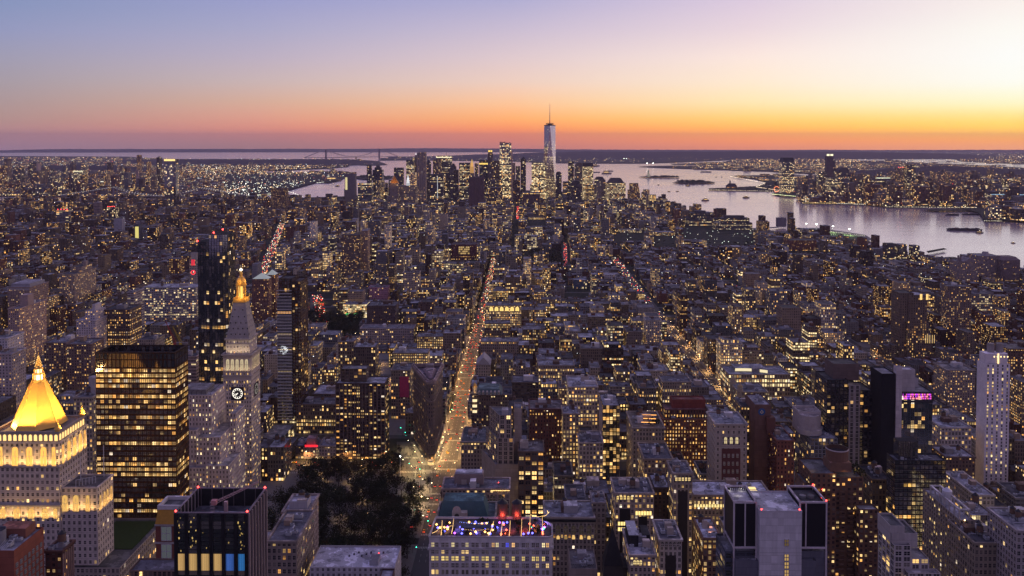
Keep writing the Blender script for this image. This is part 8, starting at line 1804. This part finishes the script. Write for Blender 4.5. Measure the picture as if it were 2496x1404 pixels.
for k in range(120):
 x, y = rc.choice(((-96 + rp_.gauss(0, 5), 820 + rp_.gauss(0, 9)), (-86 + rp_.gauss(0, 4), 770 + rp_.gauss(0, 28)), (-112 + rp_.gauss(0, 3), 870 + rp_.gauss(0, 16)), (-96 + rp_.uniform(-110, 20), 825 + rp_.gauss(0, 2)), (-82 + rp_.gauss(0, 1), 870 + rp_.uniform(-30, 100))))
 o = inst('person', PERSON, None, (x, y, .31), rp_.random() * 6.3); tag(o, 'person in dark clothes walking near the wedge-shaped building and park', 'person', 'people walking round the paved square')
def mk_tree(seed):
 r = random.Random(seed); t = MB(); H = r.uniform(12, 16)
 t.cyl(0, 0, 0, H * .45, .38, .22, 7)
 for k in range(6):
  a = k * 1.05 + r.random(); t.bar((0, 0, H * (.3 + .02 * k)), (math.cos(a) * H * .28, math.sin(a) * H * .28, H * (.55 + .06 * r.random())), .11)
 c = MB(); cl = [(r.gauss(0, H * .17), r.gauss(0, H * .17), H * r.uniform(.42, .95)) for _ in range(16)]
 for _ in range(620):
  q = r.choice(cl); s = H * .11; p = Vector((q[0] + r.gauss(0, s), q[1] + r.gauss(0, s), q[2] + r.gauss(0, s * .7)))
  u_ = Vector((r.gauss(0, 1), r.gauss(0, 1), r.gauss(0, .6))).normalized(); w_ = u_.orthogonal().normalized(); g = r.uniform(.28, .62)
  c.face([tuple(p + u_ * g), tuple(p + w_ * g * .8), tuple(p - u_ * g), tuple(p - w_ * g * .8)])
 return t.mesh('trunk', [MBARK]), c.mesh('crown', [MLEAF])
TRM = [mk_tree(k) for k in range(6)]
def tree(x, y, label, group, s=1.0):
 a, b_ = random.choice(TRM); o = bpy.data.objects.new('tree', None); COL.objects.link(o); o.location = (x, y, gz(x, y) + .1); o.rotation_euler = (0, 0, random.random() * 6.3); o.scale = (s, s, s * random.uniform(.9, 1.2)); tag(o, label, 'tree', group)
 for nm, me in (('trunk', a), ('crown', b_)): c = bpy.data.objects.new(nm, me); COL.objects.link(c); c.parent = o
rt = random.Random(12); pts = []
for x, y in [(-200 + 5 * i, 812 + rt.uniform(-3, 3)) for i in range(0, 17, 2)]: pts.append((x, y))
for _ in range(1500):
 x, y = rt.uniform(-206, -86), rt.uniform(600, 808)
 if x > (-86 if y < 725 else -98 if y < 765 else -112): continue
 if math.hypot(x + 158, y - 772) < 12 or math.hypot(x + 150, y - 712) < 9: continue
 if dseg(x, y, (-118, 810), (-160, 700)) < 4: continue
 if all(math.hypot(x - a, y - b_) > 8.6 for a, b_ in pts): pts.append((x, y))
for x, y in pts: tree(x, y, 'dark leafy tree of the dense park grove below the forked avenues', 'trees of the near park', rt.uniform(.85, 1.35))
pts = []
for _ in range(400):
 x, y = rt.uniform(-378, -275), rt.uniform(1345, 1520)
 if x < -378 + (1520 - y) * .1: continue
 if all(math.hypot(x - a, y - b_) > 10 for a, b_ in pts): pts.append((x, y))
for x, y in pts: tree(x, y, 'dark tree of the square in middle distance, left of the bright central avenue', 'trees of the far square', rt.uniform(.9, 1.4))
for k in range(34): yy = 1560 + 22 * k; tree(-72.5 + (-11 if k % 2 else 11), yy, 'kerbside tree far down the bright central avenue', 'trees along the central avenue', rt.uniform(.7, 1.0))
for x, y in ((-122, 835), (-128, 850), (-124, 862), (-90, 760), (-86, 780), (-94, 742)): tree(x, y, 'small tree at the edge of the paved square', 'trees on the paved square', .7)
rg = random.Random(77)
def hgt(x, y):
 r = rg.random()
 if y < 1600:
  if -70 < x < 248: return rg.uniform(34, 62) if y < 700 else rg.uniform(22, 52) if y < 1250 else rg.uniform(20, 44)
  if 248 <= x < 520: return rg.uniform(16, 46) if r < .82 else rg.uniform(48, 76)
  if x >= 520: return rg.uniform(11, 24) if r < .80 else rg.uniform(30, 64)
  if x > -380: return rg.uniform(24, 52)
  return rg.uniform(13, 36) if r < .82 else rg.uniform(44, 78)
 if y < 2500:
  if x < -450: return rg.uniform(13, 22) if r < .92 else rg.uniform(28, 62)
  if x < 60: return rg.uniform(16, 42) if r < .86 else rg.uniform(48, 85)
  return rg.uniform(11, 21) if r < .90 else rg.uniform(26, 58)
 if y < 3600:
  if x < -700: return rg.uniform(15, 24) if r < .90 else rg.uniform(40, 66)
  return rg.uniform(16, 34) if r < .88 else rg.uniform(38, 80)
 if x < -900: return rg.uniform(16, 24) if r < .85 else rg.uniform(40, 62)
 return rg.uniform(18, 44) if r < .92 else rg.uniform(48, 80)
AAB = [(min(c[0] for c in h[4]), max(c[0] for c in h[4]), min(c[1] for c in h[4]), max(c[1] for c in h[4])) for h in HERO]
NOGO = [(-215, -88, 590, 850), (-100, -52, 690, 850), (-385, -270, 1340, 1530), (10, 112, 2160, 2480), (-130, -80, 835, 910)]
LOTS = []
def lot(x0, x1, y0, y1, hh, kind=None):
 cx, cy_ = (x0 + x1) / 2, (y0 + y1) / 2
 if not inside(cx, cy_, MAN) or not inside(x0 - 8, y0 - 8, MAN) or not inside(x1 + 12, y1 + 12, MAN): return
 for a, b_, c, d in AAB:
  if x0 < b_ + .8 and x1 > a - .8 and y0 < d + .8 and y1 > c - .8: return
 for a, b_, c, d in NOGO:
  if x0 < b_ and x1 > a and y0 < d and y1 > c: return
 m = (x1 - x0) * .5
 if incorr(cx, cy_, m * .75) or incorr(x0, y0) or incorr(x1, y1) or incorr(x0, y1) or incorr(x1, y0): return
 pa, py0 = pix(x0, y0, hh); pb, _ = pix(x1, y0, hh); pa2, _ = pix(x0, y1, hh); pb2, _ = pix(x1, y1, hh); pa, pb = min(pa, pa2), max(pb, pb2)
 if pb < -60 or pa > PW + 60: return
 for h in () if kind == 'fill' else HERO:
  if h[3] > y0 + 4 and pb > h[0] and pa < h[1]:
   zm = at((pa + pb) / 2, h[2] + (rg.gauss(-5, 9) if h[2] == 498 else 0), y0).z
   if zm < hh:
    hh = zm - rg.uniform(0, 3)
    if hh < 7: return
 for X, ya, yb_ in ((-73, 845, 1700), (-105, 845, 1000), (248, 930, 1450), (520, 930, 1350)):
  if y0 < ya + 400:
   for yy in range(max(int(y1) + 5, ya), yb_, 25):
    pxs, pys = pix(X + (0 if X != -105 else -.39 * (yy - 850)), yy, 0)
    if pa - 2 < pxs < pb + 2:
     zm = at(pxs, pys + 2, y0).z
     if zm < hh: hh = zm - 1
   if hh < 7: return
 if pix(cx, y0, hh)[1] > PH + 4: return
 LOTS.append((x0, x1, y0, y1, hh, cx, cy_))
xs = [-2600, -2350, -2100, -1850, -1600] + [a for a, _ in AVE] + [1560]
hwx = dict(AVE)
pv = MB()
for i in range(len(xs) - 1):
 xa, xb = xs[i] + hwx.get(xs[i], 9), xs[i + 1] - hwx.get(xs[i + 1], 9)
 for k in range(28, -21, -1):
  if k == 28: xa0, xb0 = xa, xb
  xa, xb = (xa0, xb0) if k > 4 else (xa0 + 52, xb0 + 52)
  if k >= 14:
   ya, yb_ = ys(k) + (15 if k in (23, 14) else 9), ys(k - 1) - (15 if k - 1 in (23, 14) else 9)
  else: ya, yb_ = ys(k) + 8, ys(k - 1) - 8
  if pix(xb, ya, 60)[0] < -80 or pix(xa, ya, 60)[0] > PW + 80: continue
  segs = [(xa, xb)]
  if ya > 1560 and xb - xa > 180:
   m = (xa + xb) / 2 + rg.uniform(-20, 20); segs = [(xa, m - 7), (m + 7, xb)]
  if ya < 1700 and not (-225 < xa < -60 and ya < 850):
   for sa, sb in segs:
    if not any(incorr(sa + (sb - sa) * t, (ya + yb_) / 2) for t in (0, .25, .5, .75, 1)): pv.box(sa - 3.6, sb + 3.6, ya - 3.4, yb_ + 3.4, .02, .17)
  for sa, sb in segs:
   for row in (0, 1):
    y0 = ya if row == 0 else (ya + yb_) / 2 + 1.5; y1 = (ya + yb_) / 2 - 1.5 if row == 0 else yb_
    x = sa
    while x < sb - 5:
     if ya < 1000: wd = rg.choice((8, 12, 15, 18, 24, 30))
     elif ya < 1600: wd = rg.choice((7, 8, 12, 16, 22, 28)) if -380 < x < 520 else rg.choice((7, 7, 8, 9, 14, 22))
     elif ya < 2600: wd = rg.choice((8, 9, 12, 16, 24))
     else: wd = rg.choice((12, 16, 22, 30))
     wd = min(wd, sb - x); hh = hgt(x, y0)
     if wd < 10 and hh > 26: hh *= .6
     y1b = y1 - (rg.uniform(0, 9) if hh < 26 else 0)
     if rg.random() < .97: lot(x, x + wd - .15, y0 + rg.uniform(0, .4), y1b, hh)
     x += wd
sheetobj('block_pavement', pv, MPAV)
for k in range(150):
 px, py = rg.uniform(-20, 840), rg.uniform(498, 640)
 if py > 560 and px > 330: continue
 q = grd(px, py, 0); w_ = rg.uniform(16, 34); lot(q.x, q.x + w_, q.y, q.y + rg.uniform(14, 40), rg.uniform(38, 64) if py < 560 else rg.uniform(34, 50), 'slab')
for k in range(40):
 px = rg.uniform(850, 1560); q = at(px, 460, rg.uniform(3900, 4900)); w_ = rg.uniform(20, 42)
 m = 1 - abs(px - 1200) / 420; lot(q.x, q.x + w_, q.y, q.y + w_ * rg.uniform(.7, 1.2), rg.uniform(40, 60 + 90 * max(.1, m)))
for k in range(34):
 px = rg.uniform(890, 1480); Y_ = rg.uniform(4250, 5000); q = at(px, (rg.uniform(408, 450) if 985 < px < 1300 else rg.uniform(435, 470)) + (Y_ - 4600) * -.01, Y_); w_ = rg.uniform(20, 40); lot(q.x, q.x + w_, Y_, Y_ + w_ * rg.uniform(.7, 1.2), q.z, 'fill')
PALW = {'loft': ['tan', 'lime', 'brown', 'cream', 'buff', 'grey', 'white'], 'low': ['red', 'brown', 'tan', 'red', 'buff', 'grey', 'white', 'lime'], 'slab': ['brown', 'buff', 'tan', 'red'], 'down': ['grey', 'brown', 'dgrey', 'tan', 'lime']}
CN = {'tan': 'tan', 'lime': 'pale stone', 'brown': 'brown', 'cream': 'cream', 'buff': 'buff', 'grey': 'grey', 'white': 'white', 'red': 'red brick', 'dgrey': 'dark grey'}
def lotstyle(x, y, h):
 if y > 3700 and x > -900: pal, st = 'down', rg.choice(['office', 'dgrey', 'loft', 'grid'])
 elif h > 34 and (x < -700 or x > 520): pal, st = 'slab', rg.choice(['brownap', 'apt', 'grid'])
 elif h > 24: pal, st = 'loft', rg.choice(['loft', 'loft', 'limeloft', 'cream', 'brick', 'office'])
 else: pal, st = 'low', rg.choice(['brick', 'brick', 'apt', 'loft', 'brownap'])
 cn = rg.choice(PALW[pal]); lit = rg.choice((.015, .04, .08, .12, .2, .35, .6) if pal != 'low' else (0, .01, .03, .06, .12, .3)); fl = rg.choice((0, 0, .08, .2, .45)) if pal in ('loft', 'down') else 0
 kf = rg.uniform(.32, .75) if rg.random() < .84 else rg.uniform(.8, 1.15); c = tuple(v * kf for v in C[cn])
 return cn, style(st, lit, fl, c, None, rg.uniform(.9, 2.0), jit=.06), lit
def score(L_):
 x0, x1, y0, y1, hh, cx, cy_ = L_
 if y0 > 2600: return 0
 return (x1 - x0) * 2085 / y0 * min(hh, 26) * 2085 / y0
order = sorted(LOTS, key=score, reverse=True); NIND = 215; IND, REST = order[:NIND], order[NIND:]
GEN = []
for x0, x1, y0, y1, hh, cx, cy_ in IND:
 cn, sty, lit = lotstyle(cx, cy_, hh); p = rect(x0, x1, y0, y1)
 if x1 - x0 > 16 and rg.random() < .3: e = rg.uniform(2, 5); p = [(x0, y0), (x1, y0), (x1, y1), (x0 + e, y1), (x0 + e, y0 + (y1 - y0) * .6), (x0, y0 + (y1 - y0) * .6)]
 rfc = rg.choice(ROOFS); nt_ = rg.choice((0, 0, 1, 1, 2)) if hh > 20 else 0; g0 = gz(cx, cy_)
 nm = 'apartment_building' if hh < 26 else 'loft_building' if cy_ < 1700 else 'office_building'
 root = thing(nm, None, {'apartment_building': 'apartment building', 'loft_building': 'loft building', 'office_building': 'office building'}[nm], (cx, cy_, g0), {'apartment_building': 'apartment buildings filling the city blocks', 'loft_building': 'loft buildings filling the city blocks', 'office_building': 'office buildings filling the city blocks'}[nm])
 block(root, p, g0, hh, sty, rfc, .9, (rg.uniform(.35, .8), rg.uniform(.8, 1.6)) if rg.random() < .6 else None)
 if hh > 30 and x1 - x0 > 15 and rg.random() < .35: block(root, rect(x0 + 3, x1 - 3, y0 + 6, y1 - 3), hh - .9, hh + rg.uniform(3.5, 8), sty, rg.choice(ROOFS), wname='penthouse_wall', rname='penthouse_roof', v0=1.0)
 roofstuff(root, p, hh - .9, rg, nt_, rg.choice((1, 1, 2)), rg.choice((1, 2, 4)))
 GEN.append((root, nm, cn, hh, cx, y0, rfc, nt_, lit))
cb = MB(); lights = MB()
for x0, x1, y0, y1, hh, cx, cy_ in REST:
 cn, (a, bw, fh), lit = lotstyle(cx, cy_, hh); bw, fh = (bw * 1.5, fh * 1.35) if cy_ > 1900 else (bw, fh); bw, fh = (bw * 1.4, fh * 1.3) if cy_ > 3300 else (bw, fh); p = rect(x0, x1, y0, y1); g0 = gz(cx, cy_); z1 = hh + g0
 cb.prism(p, g0, z1, a, 0, bw, fh); rc_ = plain(rg.choice(ROOFS)) + (ZERO4,) * 3
 q = grow(p, -.4)
 if y0 < 2000:
  pa = (a[0], ZERO4, ZERO4, ZERO4)
  for i in range(4):
   j = (i + 1) % 4; cb.face([(*p[i], z1), (*p[j], z1), (*q[j], z1), (*q[i], z1)], None, pa, 1); cb.face([(*q[j], z1 - .8), (*q[i], z1 - .8), (*q[i], z1), (*q[j], z1)], None, pa, 1)
 cb.face([(*c, z1 - (.8 if y0 < 2000 else 0)) for c in q], None, rc_, 1)
 for k in range(rg.choice((0, 1, 1, 2)) if y0 < 2600 else rg.choice((0, 1))):
  bx, by = rg.uniform(x0 + 1.5, x1 - 1.5), rg.uniform(y0 + 3, max(y0 + 3.1, y1 - 3)); s, t = min((x1 - x0) * .2, rg.uniform(1.2, 3.2)), rg.uniform(1.2, 3)
  cb.box(bx - s, bx + s, by - t, by + t, z1 - .8, z1 + rg.uniform(1.5, 4), (plain(tuple(v * .7 for v in C[rg.choice(['tan', 'grey', 'red', 'white', 'brown'])]))[0], ZERO4, ZERO4, ZERO4), 1)
 if hh > 20 and y0 < 2200 and rg.random() < .5:
  bx, by = rg.uniform(x0 + 2, x1 - 2), rg.uniform(y0 + 3, max(y0 + 3.1, y1 - 3)); wc_ = plain((.15, .10, .075)) + (ZERO4,) * 3
  cb.cyl(bx, by, z1 + 1.8, z1 + 5.4, 1.7, 1.6, 8, wc_, 1, False); cb.cyl(bx, by, z1 + 5.4, z1 + 6.8, 1.9, .1, 8, wc_, 1, False)
 if rg.random() < .34:
  c = rg.choice([((1, .70, .34), 4), ((1, .86, .62), 5), ((1, .56, .16), 4), ((.9, .96, 1), 5)]); D = math.hypot(cx, y0); lights.octa(rg.uniform(x0, x1), y0 - rg.uniform(.5, 4), g0 + rg.uniform(4, hh), max(.34, D * .00024) * rg.uniform(.6, 1.3), glowa(*c))
o = solo('city_blocks', cb, [MF, MP], 'mass of smaller city buildings stretching away to the rivers', 'buildings'); o['kind'] = 'stuff'
print('lots', len(LOTS))
st_ = MB()
def wood(x, y, r): treeclump(st_, x, y, gz(x, y) + 3, r, 11)
for k in range(120): wood(rg.uniform(16, 108), rg.uniform(2170, 2475), rg.uniform(5, 8))
for k in range(520):
 x, y = rg.uniform(200, 1150), rg.uniform(1480, 2700)
 if inside(x, y, MAN) and not incorr(x, y, 4) and not any(l[0] - 1 < x < l[1] + 1 and l[2] - 1 < y < l[3] + 1 for l in LOTS if abs(l[2] - y) < 60): wood(x, y, rg.uniform(3, 5.5))
for k in range(320):
 x, y = rg.uniform(-2100, -480), rg.uniform(1560, 2900)
 if inside(x, y, MAN) and not incorr(x, y, 4) and not any(l[0] - 1 < x < l[1] + 1 and l[2] - 1 < y < l[3] + 1 for l in LOTS if abs(l[2] - y) < 60): wood(x, y, rg.uniform(4, 7))
o = solo('street_trees', st_, MLEAF, 'dark treetops scattered between the low city blocks', 'trees'); o['kind'] = 'stuff'
def spread(n, x0, x1, y0, y1, P_, hmin, hmax, smin, smax, z, mb, tall=.0, avoid=()):
 k = 0; tries = 0
 while k < n and tries < n * 12:
  tries += 1; px, py = rg.uniform(x0, x1), y0 + (y1 - y0) * rg.random() ** .8
  q = grd(px, py, z)
  if not inside(q.x, q.y, P_) or any(a < px < b_ and c < py < d for a, b_, c, d in avoid): continue
  s, t, hh = rg.uniform(smin, smax), rg.uniform(smin, smax), rg.uniform(hmin, hmax)
  if rg.random() < tall: hh *= rg.uniform(2, 4); s *= .6
  a, bw, fh = style(rg.choice(['brownap', 'loft', 'apt', 'dgrey']), rg.choice((.06, .12, .2, .3, .45)), 0, tuple(v * .66 for v in C[rg.choice(['brown', 'grey', 'tan', 'red'])]), None, 2.2)
  p = rect(q.x - s / 2, q.x + s / 2, q.y, q.y + t); mb.prism(p, q.z - 2, q.z + hh, a, 0, bw * 2.4, fh * 2); mb.face([(*c, q.z + hh) for c in p], None, plain(rg.choice(ROOFS)) + (ZERO4,) * 3, 1); k += 1
def dots(n, x0, x1, y0, y1, P_, z, cols, smin=1.0, smax=4.5, r=.00030, gau=None, water=False):
 k = 0; tries = 0
 while k < n and tries < n * 8:
  tries += 1; px = rg.uniform(x0, x1); py = rg.gauss(*gau) if gau else rg.uniform(y0, y1)
  if not y0 <= py <= y1: continue
  q = grd(px, py, z)
  if P_ is not None and not inside(q.x, q.y, P_): continue
  D = math.hypot(q.x, q.y); s = rg.random() ** 2.2; lights.octa(q.x, q.y, q.z + rg.uniform(5, 16), D * r * rg.uniform(.6, 1.25), glowa(rg.choice(cols), smin + (smax - smin) * s)); k += 1
WARM = [(1, .66, .30), (1, .80, .52), (1, .52, .16), (1, .90, .74), (1, .72, .36)]; GOLD = [(1, .50, .12), (1, .60, .20), (1, .72, .34)]; MIX = WARM + [(.85, .95, 1), (.9, 1, .8), (1, .2, .1)]
bk = MB(); spread(2300, -60, 900, 386, 500, BKN, 8, 18, 24, 60, 3, bk, .05, [(540, 860, 424, 500)]); spread(260, -40, 420, 425, 492, BKN, 22, 60, 28, 55, 3, bk, .15)
o = solo('brooklyn_buildings', bk, [MF, MP], 'carpet of low buildings beyond the east river', 'buildings'); o['kind'] = 'stuff'
nj = MB(); spread(620, 1950, 2540, 446, 506, NJP, 12, 34, 24, 55, 3, nj, .22); spread(300, 2060, 2540, 440, 502, NJP, 45, 105, 24, 40, 3, nj); spread(700, 1700, 2540, 376, 440, NJP, 7, 14, 40, 110, 3, nj, .03); spread(60, 2420, 2540, 500, 540, NJP, 14, 50, 24, 44, 3, nj)
o = solo('new_jersey_buildings', nj, [MF, MP], 'low buildings on the far bank of the wide river', 'buildings'); o['kind'] = 'stuff'
dots(2300, -60, 900, 384, 484, BKN, 3, MIX, 1, 5); dots(420, 440, 760, 405, 428, BKN, 3, WARM, 1.5, 6, .00034); dots(220, 520, 770, 446, 492, BKN, 3, [(1, .95, .8), (.9, 1, .9), (1, .85, .5)], 2, 7, .00034); dots(160, 0, 420, 384, 392, BKN, 3, GOLD, 1, 4); dots(60, 700, 940, 388, 408, BKN, 3, WARM, 1, 4)
dots(500, 1560, 2540, 366, 376, NJP, 3, MIX, .5, 2.4, .00022); dots(620, 1640, 2540, 378, 396, NJP, 3, GOLD + WARM, 1, 4.5); dots(520, 1640, 2100, 388, 412, NJP, 3, GOLD, 1.2, 5, .00032); dots(520, 1900, 2540, 396, 440, NJP, 3, WARM, .8, 3.6); dots(420, 1880, 2540, 470, 508, NJP, 3, MIX + GOLD, 1.2, 4.5, .00028); dots(110, 1860, 2120, 430, 466, NJP, 3, WARM, 1, 3.5)
dots(130, 930, 1560, 372, 399, SIP, 10, WARM, .8, 3.4); dots(40, 1100, 1560, 391, 399, SIP, 2, WARM, 1.5, 5); dots(60, 60, 800, 366.5, 369, None, 2, GOLD + WARM, .6, 2.2, .0002)
dots(120, 1520, 2140, 560, 600, MAN, 5, [(1, .95, .75), (.85, 1, .8)], 2, 6, .0003)
for k in range(150):
 px, t = rg.uniform(960, 1900), rg.random() ** 2; q = at(px, 371, 15300 + 1300 * t); lights.octa(q.x, q.y, gz(q.x, q.y) + 8 + .62 * t * (at(px, 372, 17500).z - gz(q.x, q.y)), 3.6, glowa(rg.choice(WARM), rg.uniform(.8, 3)))
for px, py, s in ((1577, 401.5, 9), (1592, 401.5, 9), (1521, 389, 6), (1527, 389, 6)): q = grd(px, py, 12); lights.octa(q.x, q.y, q.z + 20, 7, glowa((1, 1, .85), s))
for A, B, n, c in (((1866, 447), (1779, 431), 60, (1, .8, .6)), ((1866, 447), (1843, 456.5), 24, (1, .8, .6)), ((1843, 457), (1907, 466.8), 46, (1, .75, .5)), ((1727, 464), (1907, 468), 50, (1, .85, .6)), ((1955, 496.3), (2040, 497.3), 40, (1, .7, .3)), ((2040, 497.5), (2110, 500), 30, (1, .9, .7)), ((2160, 506), (2384, 508), 60, (1, .9, .65)), ((1880, 474.2), (1947, 481), 50, (.9, 1, .5)), ((2400, 540.5), (2444, 541.2), 12, (1, .95, .7)), ((1940, 561), (1992, 560.4), 18, (.95, 1, .85)), ((1990, 562), (2110, 578), 30, (1, .95, .6)), ((2000, 574), (2062, 576), 12, (.6, 1, .5)), ((540, 473), (600, 455.5), 46, (1, .5, .25)), ((620, 478), (702, 466), 40, (1, .95, .8)), ((602, 479), (680, 475), 44, (1, 1, .6)), ((700, 467), (740, 481), 26, (1, .95, .8)), ((772, 447), (790, 445), 12, (1, 1, .85)), ((480, 509), (700, 523), 60, (1, .7, .4)), ((640, 518), (655, 520), 16, (1, .05, .05))):
 for k in range(n):
  t = (k + rg.random() * .5) / n; q = grd(A[0] + (B[0] - A[0]) * t, A[1] + (B[1] - A[1]) * t, 6); D = math.hypot(q.x, q.y); lights.octa(q.x, q.y, q.z + 4, D * .00028, glowa(c, rg.uniform(1.5, 3.5)))
o = solo('distant_city_lights', lights, ME, 'countless points of street and harbour light across the city', 'lights'); o['kind'] = 'stuff'
q0 = [grd(a, b_, 0) for a, b_ in ((1952, 564), (1992, 562), (2100, 579), (2066, 591))]
b = MB(); b.face([(q.x, q.y, q.z + 3) for q in q0]); o = sheetobj('sports_pitch', b, simple('pitch_turf', (.10, .16, .05), .9))
for px, py in ((1965, 562), (1990, 563), (2030, 569), (2070, 576), (2000, 577)):
 q = grd(px, py, 0); T_ = thing('floodlight_mast', 'floodlight mast lighting the sports pitch on the pier', 'floodlight', tuple(q), 'floodlight masts on the sports pier'); b = MB(); b.cyl(q.x, q.y, q.z, q.z + 24, .6, .4, 6, plain((.3, .3, .3))); part('mast', b, T_, MP); b = MB(); b.box(q.x - 3, q.x + 3, q.y - .6, q.y + .6, q.z + 24, q.z + 26, glowa((1, 1, .85), 8)); part('lamp_head', b, T_, ME); pointlamp('pitch_lamp', T_, (q.x, q.y, q.z + 22), 90000, (.95, 1, .8), 1)
for nm_, c_, bx, jx, jy, lab_ in (('red', (.35, .06, .05), 428, 403, 782, 'red luffing tower crane on a construction site behind the bronze glass tower'), ('yellow', (.5, .36, .04), 442, 421, 796, 'yellow luffing tower crane on a construction site behind the bronze glass tower')):
 q = at(bx, 850, 760); j_ = at(jx, jy, 760); t0 = at(bx, 838, 760); T_ = thing('tower_crane', lab_, 'crane', (q.x, 760, 0)); b = MB()
 for dx, dy in ((-1, -1), (1, -1), (1, 1), (-1, 1)): b.bar((q.x + dx, 760 + dy, 0), (q.x + dx, 760 + dy, t0.z), .2, plain(c_))
 for k in range(30): b.bar((q.x - 1, 759, k * t0.z / 30), (q.x + 1, 759, (k + 1) * t0.z / 30), .12, plain(c_))
 part('mast', b, T_, MP); b = MB(); b.bar((q.x - .7, 760, t0.z), (j_.x, 760, j_.z), .22, plain(c_)); b.bar((q.x + .9, 760, t0.z + 1), (j_.x, 760, j_.z), .22, plain(c_))
 for k in range(16): A_, B_ = Vector((q.x, 760, t0.z)), Vector((j_.x, 760, j_.z)); p_ = A_ + (B_ - A_) * (k / 16); b.bar(p_ + Vector((-.6, 0, 0)), p_ + (B_ - A_) / 16 + Vector((.6, 0, .4)), .12, plain(c_))
 part('jib', b, T_, MP); b = MB(); b.box(q.x + 1, q.x + 6, 758.8, 761.2, t0.z - 1, t0.z + 1.4, plain((.2, .18, .18)), 0, True); b.box(q.x - 1.2, q.x + 1.2, 757.5, 759, t0.z - 1, t0.z + 1.2, plain(c_), 0, True); part('cab', b, T_, MP)
q = at(867, 256.5, 14000); T_ = thing('aircraft', 'tiny aircraft with landing light above the bay bridge', 'aircraft', tuple(q)); b = MB(); b.cyl(q.x, q.y, q.z - 2, q.z + 2, 2, 2, 8, plain((.4, .4, .4))); b.bar((q.x - 18, q.y, q.z), (q.x + 18, q.y, q.z), 1.0, plain((.4, .4, .4))); b.bar((q.x, q.y - 18, q.z), (q.x, q.y + 18, q.z), 2, plain((.4, .4, .4))); part('airframe', b, T_, MP); b = MB(); b.octa(q.x, q.y - 20, q.z, 4, glowa((1, .95, .8), 4)); part('landing_light', b, T_, ME)
LMK = [('the gold pyramid tower', -312, 530, 120), ('the bronze glass tower', -275, 604, 90), ('the clock tower', -256, 763, 90), ('the striped glass tower', -255, 925, 90), ('the gridded apartment slab', -160, 850, 50), ('the wedge-shaped building', -95, 840, 60), ('the gold cupola building', -40, 924, 40), ('the rooftop bar', -18, 522, 70), ('the terraced beige tower', -15, 690, 80), ('the large white loft', 62, 850, 60), ('the red lit-grid building', 183, 764, 55), ('the twin-bay loft', 80, 603, 60), ('the ornate stone tower', 168, 683, 70), ('the concrete core tower', 122, 398, 130), ('the curved-roof store', 280, 1050, 30), ('the drum-topped brick tower', 185, 522, 100), ('the purple bar hotel', 310, 683, 100), ('the white slab', 425, 764, 90), ('the art deco tower', 580, 1247, 60), ('the arched-window store', -28, 1408, 45), ('the broad pale office', -610, 1480, 50), ('the black glass tower', -340, 925, 140), ('the tall left slab', -650, 1100, 70), ('the white narrow slab', 206, 1330, 60), ('the pink-lit building', -280, 1700, 26), ('the bright glass store', -300, 1540, 20), ('the blue glass tower', 128, 1850, 40)]
LMP = [(n, *pix(x, y, zz)) for n, x, y, zz in LMK]; cnt = {}
ORD = ['nearest', 'second', 'third', 'fourth', 'fifth', 'sixth', 'seventh', 'eighth', 'ninth', 'tenth', 'eleventh', 'twelfth', 'thirteenth', 'fourteenth', 'fifteenth', 'sixteenth', 'seventeenth', 'eighteenth', 'nineteenth', 'twentieth']
items = []
for root, nm, cn, hh, cx, y0, rfc, nt_, lit in GEN:
 px, py = pix(cx, y0, hh - 8); n, lx, ly = min(LMP, key=lambda m: (m[1] - px) ** 2 + (m[2] - py) ** 2); dx, dy = px - lx, py - ly
 d = ('left of' if dx < 0 else 'right of') if abs(dx) > abs(dy) * .9 else ('above' if dy < 0 else 'below'); items.append((n, d, math.hypot(dx, dy), root, nm, cn, hh, rfc, nt_, lit))
items.sort(key=lambda t: t[2])
for n, d, _, root, nm, cn, hh, rfc, nt_, lit in items:
 k = cnt[(n, d)] = cnt.get((n, d), 0) + 1
 size = 'low' if hh < 22 else 'tall' if hh > 42 else 'mid-height'; rf = 'pale-roofed ' if rfc[0] > .17 else 'dark-roofed ' if rfc[0] < .08 else ''
 kind = {'apartment_building': 'building', 'loft_building': 'loft building', 'office_building': 'office building'}[nm]
 root['label'] = f"{size} {rf}{cn if False else CN[cn]} {kind}{' with water tank' if nt_ else ''}, {ORD[min(k - 1, 19)]} {d} {n}"
MH = newmat('evening_haze'); vp = N('ShaderNodeVolumePrincipled'); vp.inputs['Color'].default_value = (.88, .78, .98, 1); vp.inputs['Density'].default_value = HAZE_D; vp.inputs['Anisotropy'].default_value = .2
o_ = N('ShaderNodeOutputMaterial'); L(vp.outputs[0], o_.inputs['Volume'])
if HAZE_D:
 b = MB(); b.box(-45000, 45000, -38500, 38500, -260, 640, None, 0, True); me = b.mesh('haze', [MH]); o = bpy.data.objects.new('haze', me); COL.objects.link(o); o['kind'] = 'stuff'; o['label'] = 'thin purple evening haze lying over the city and bay'
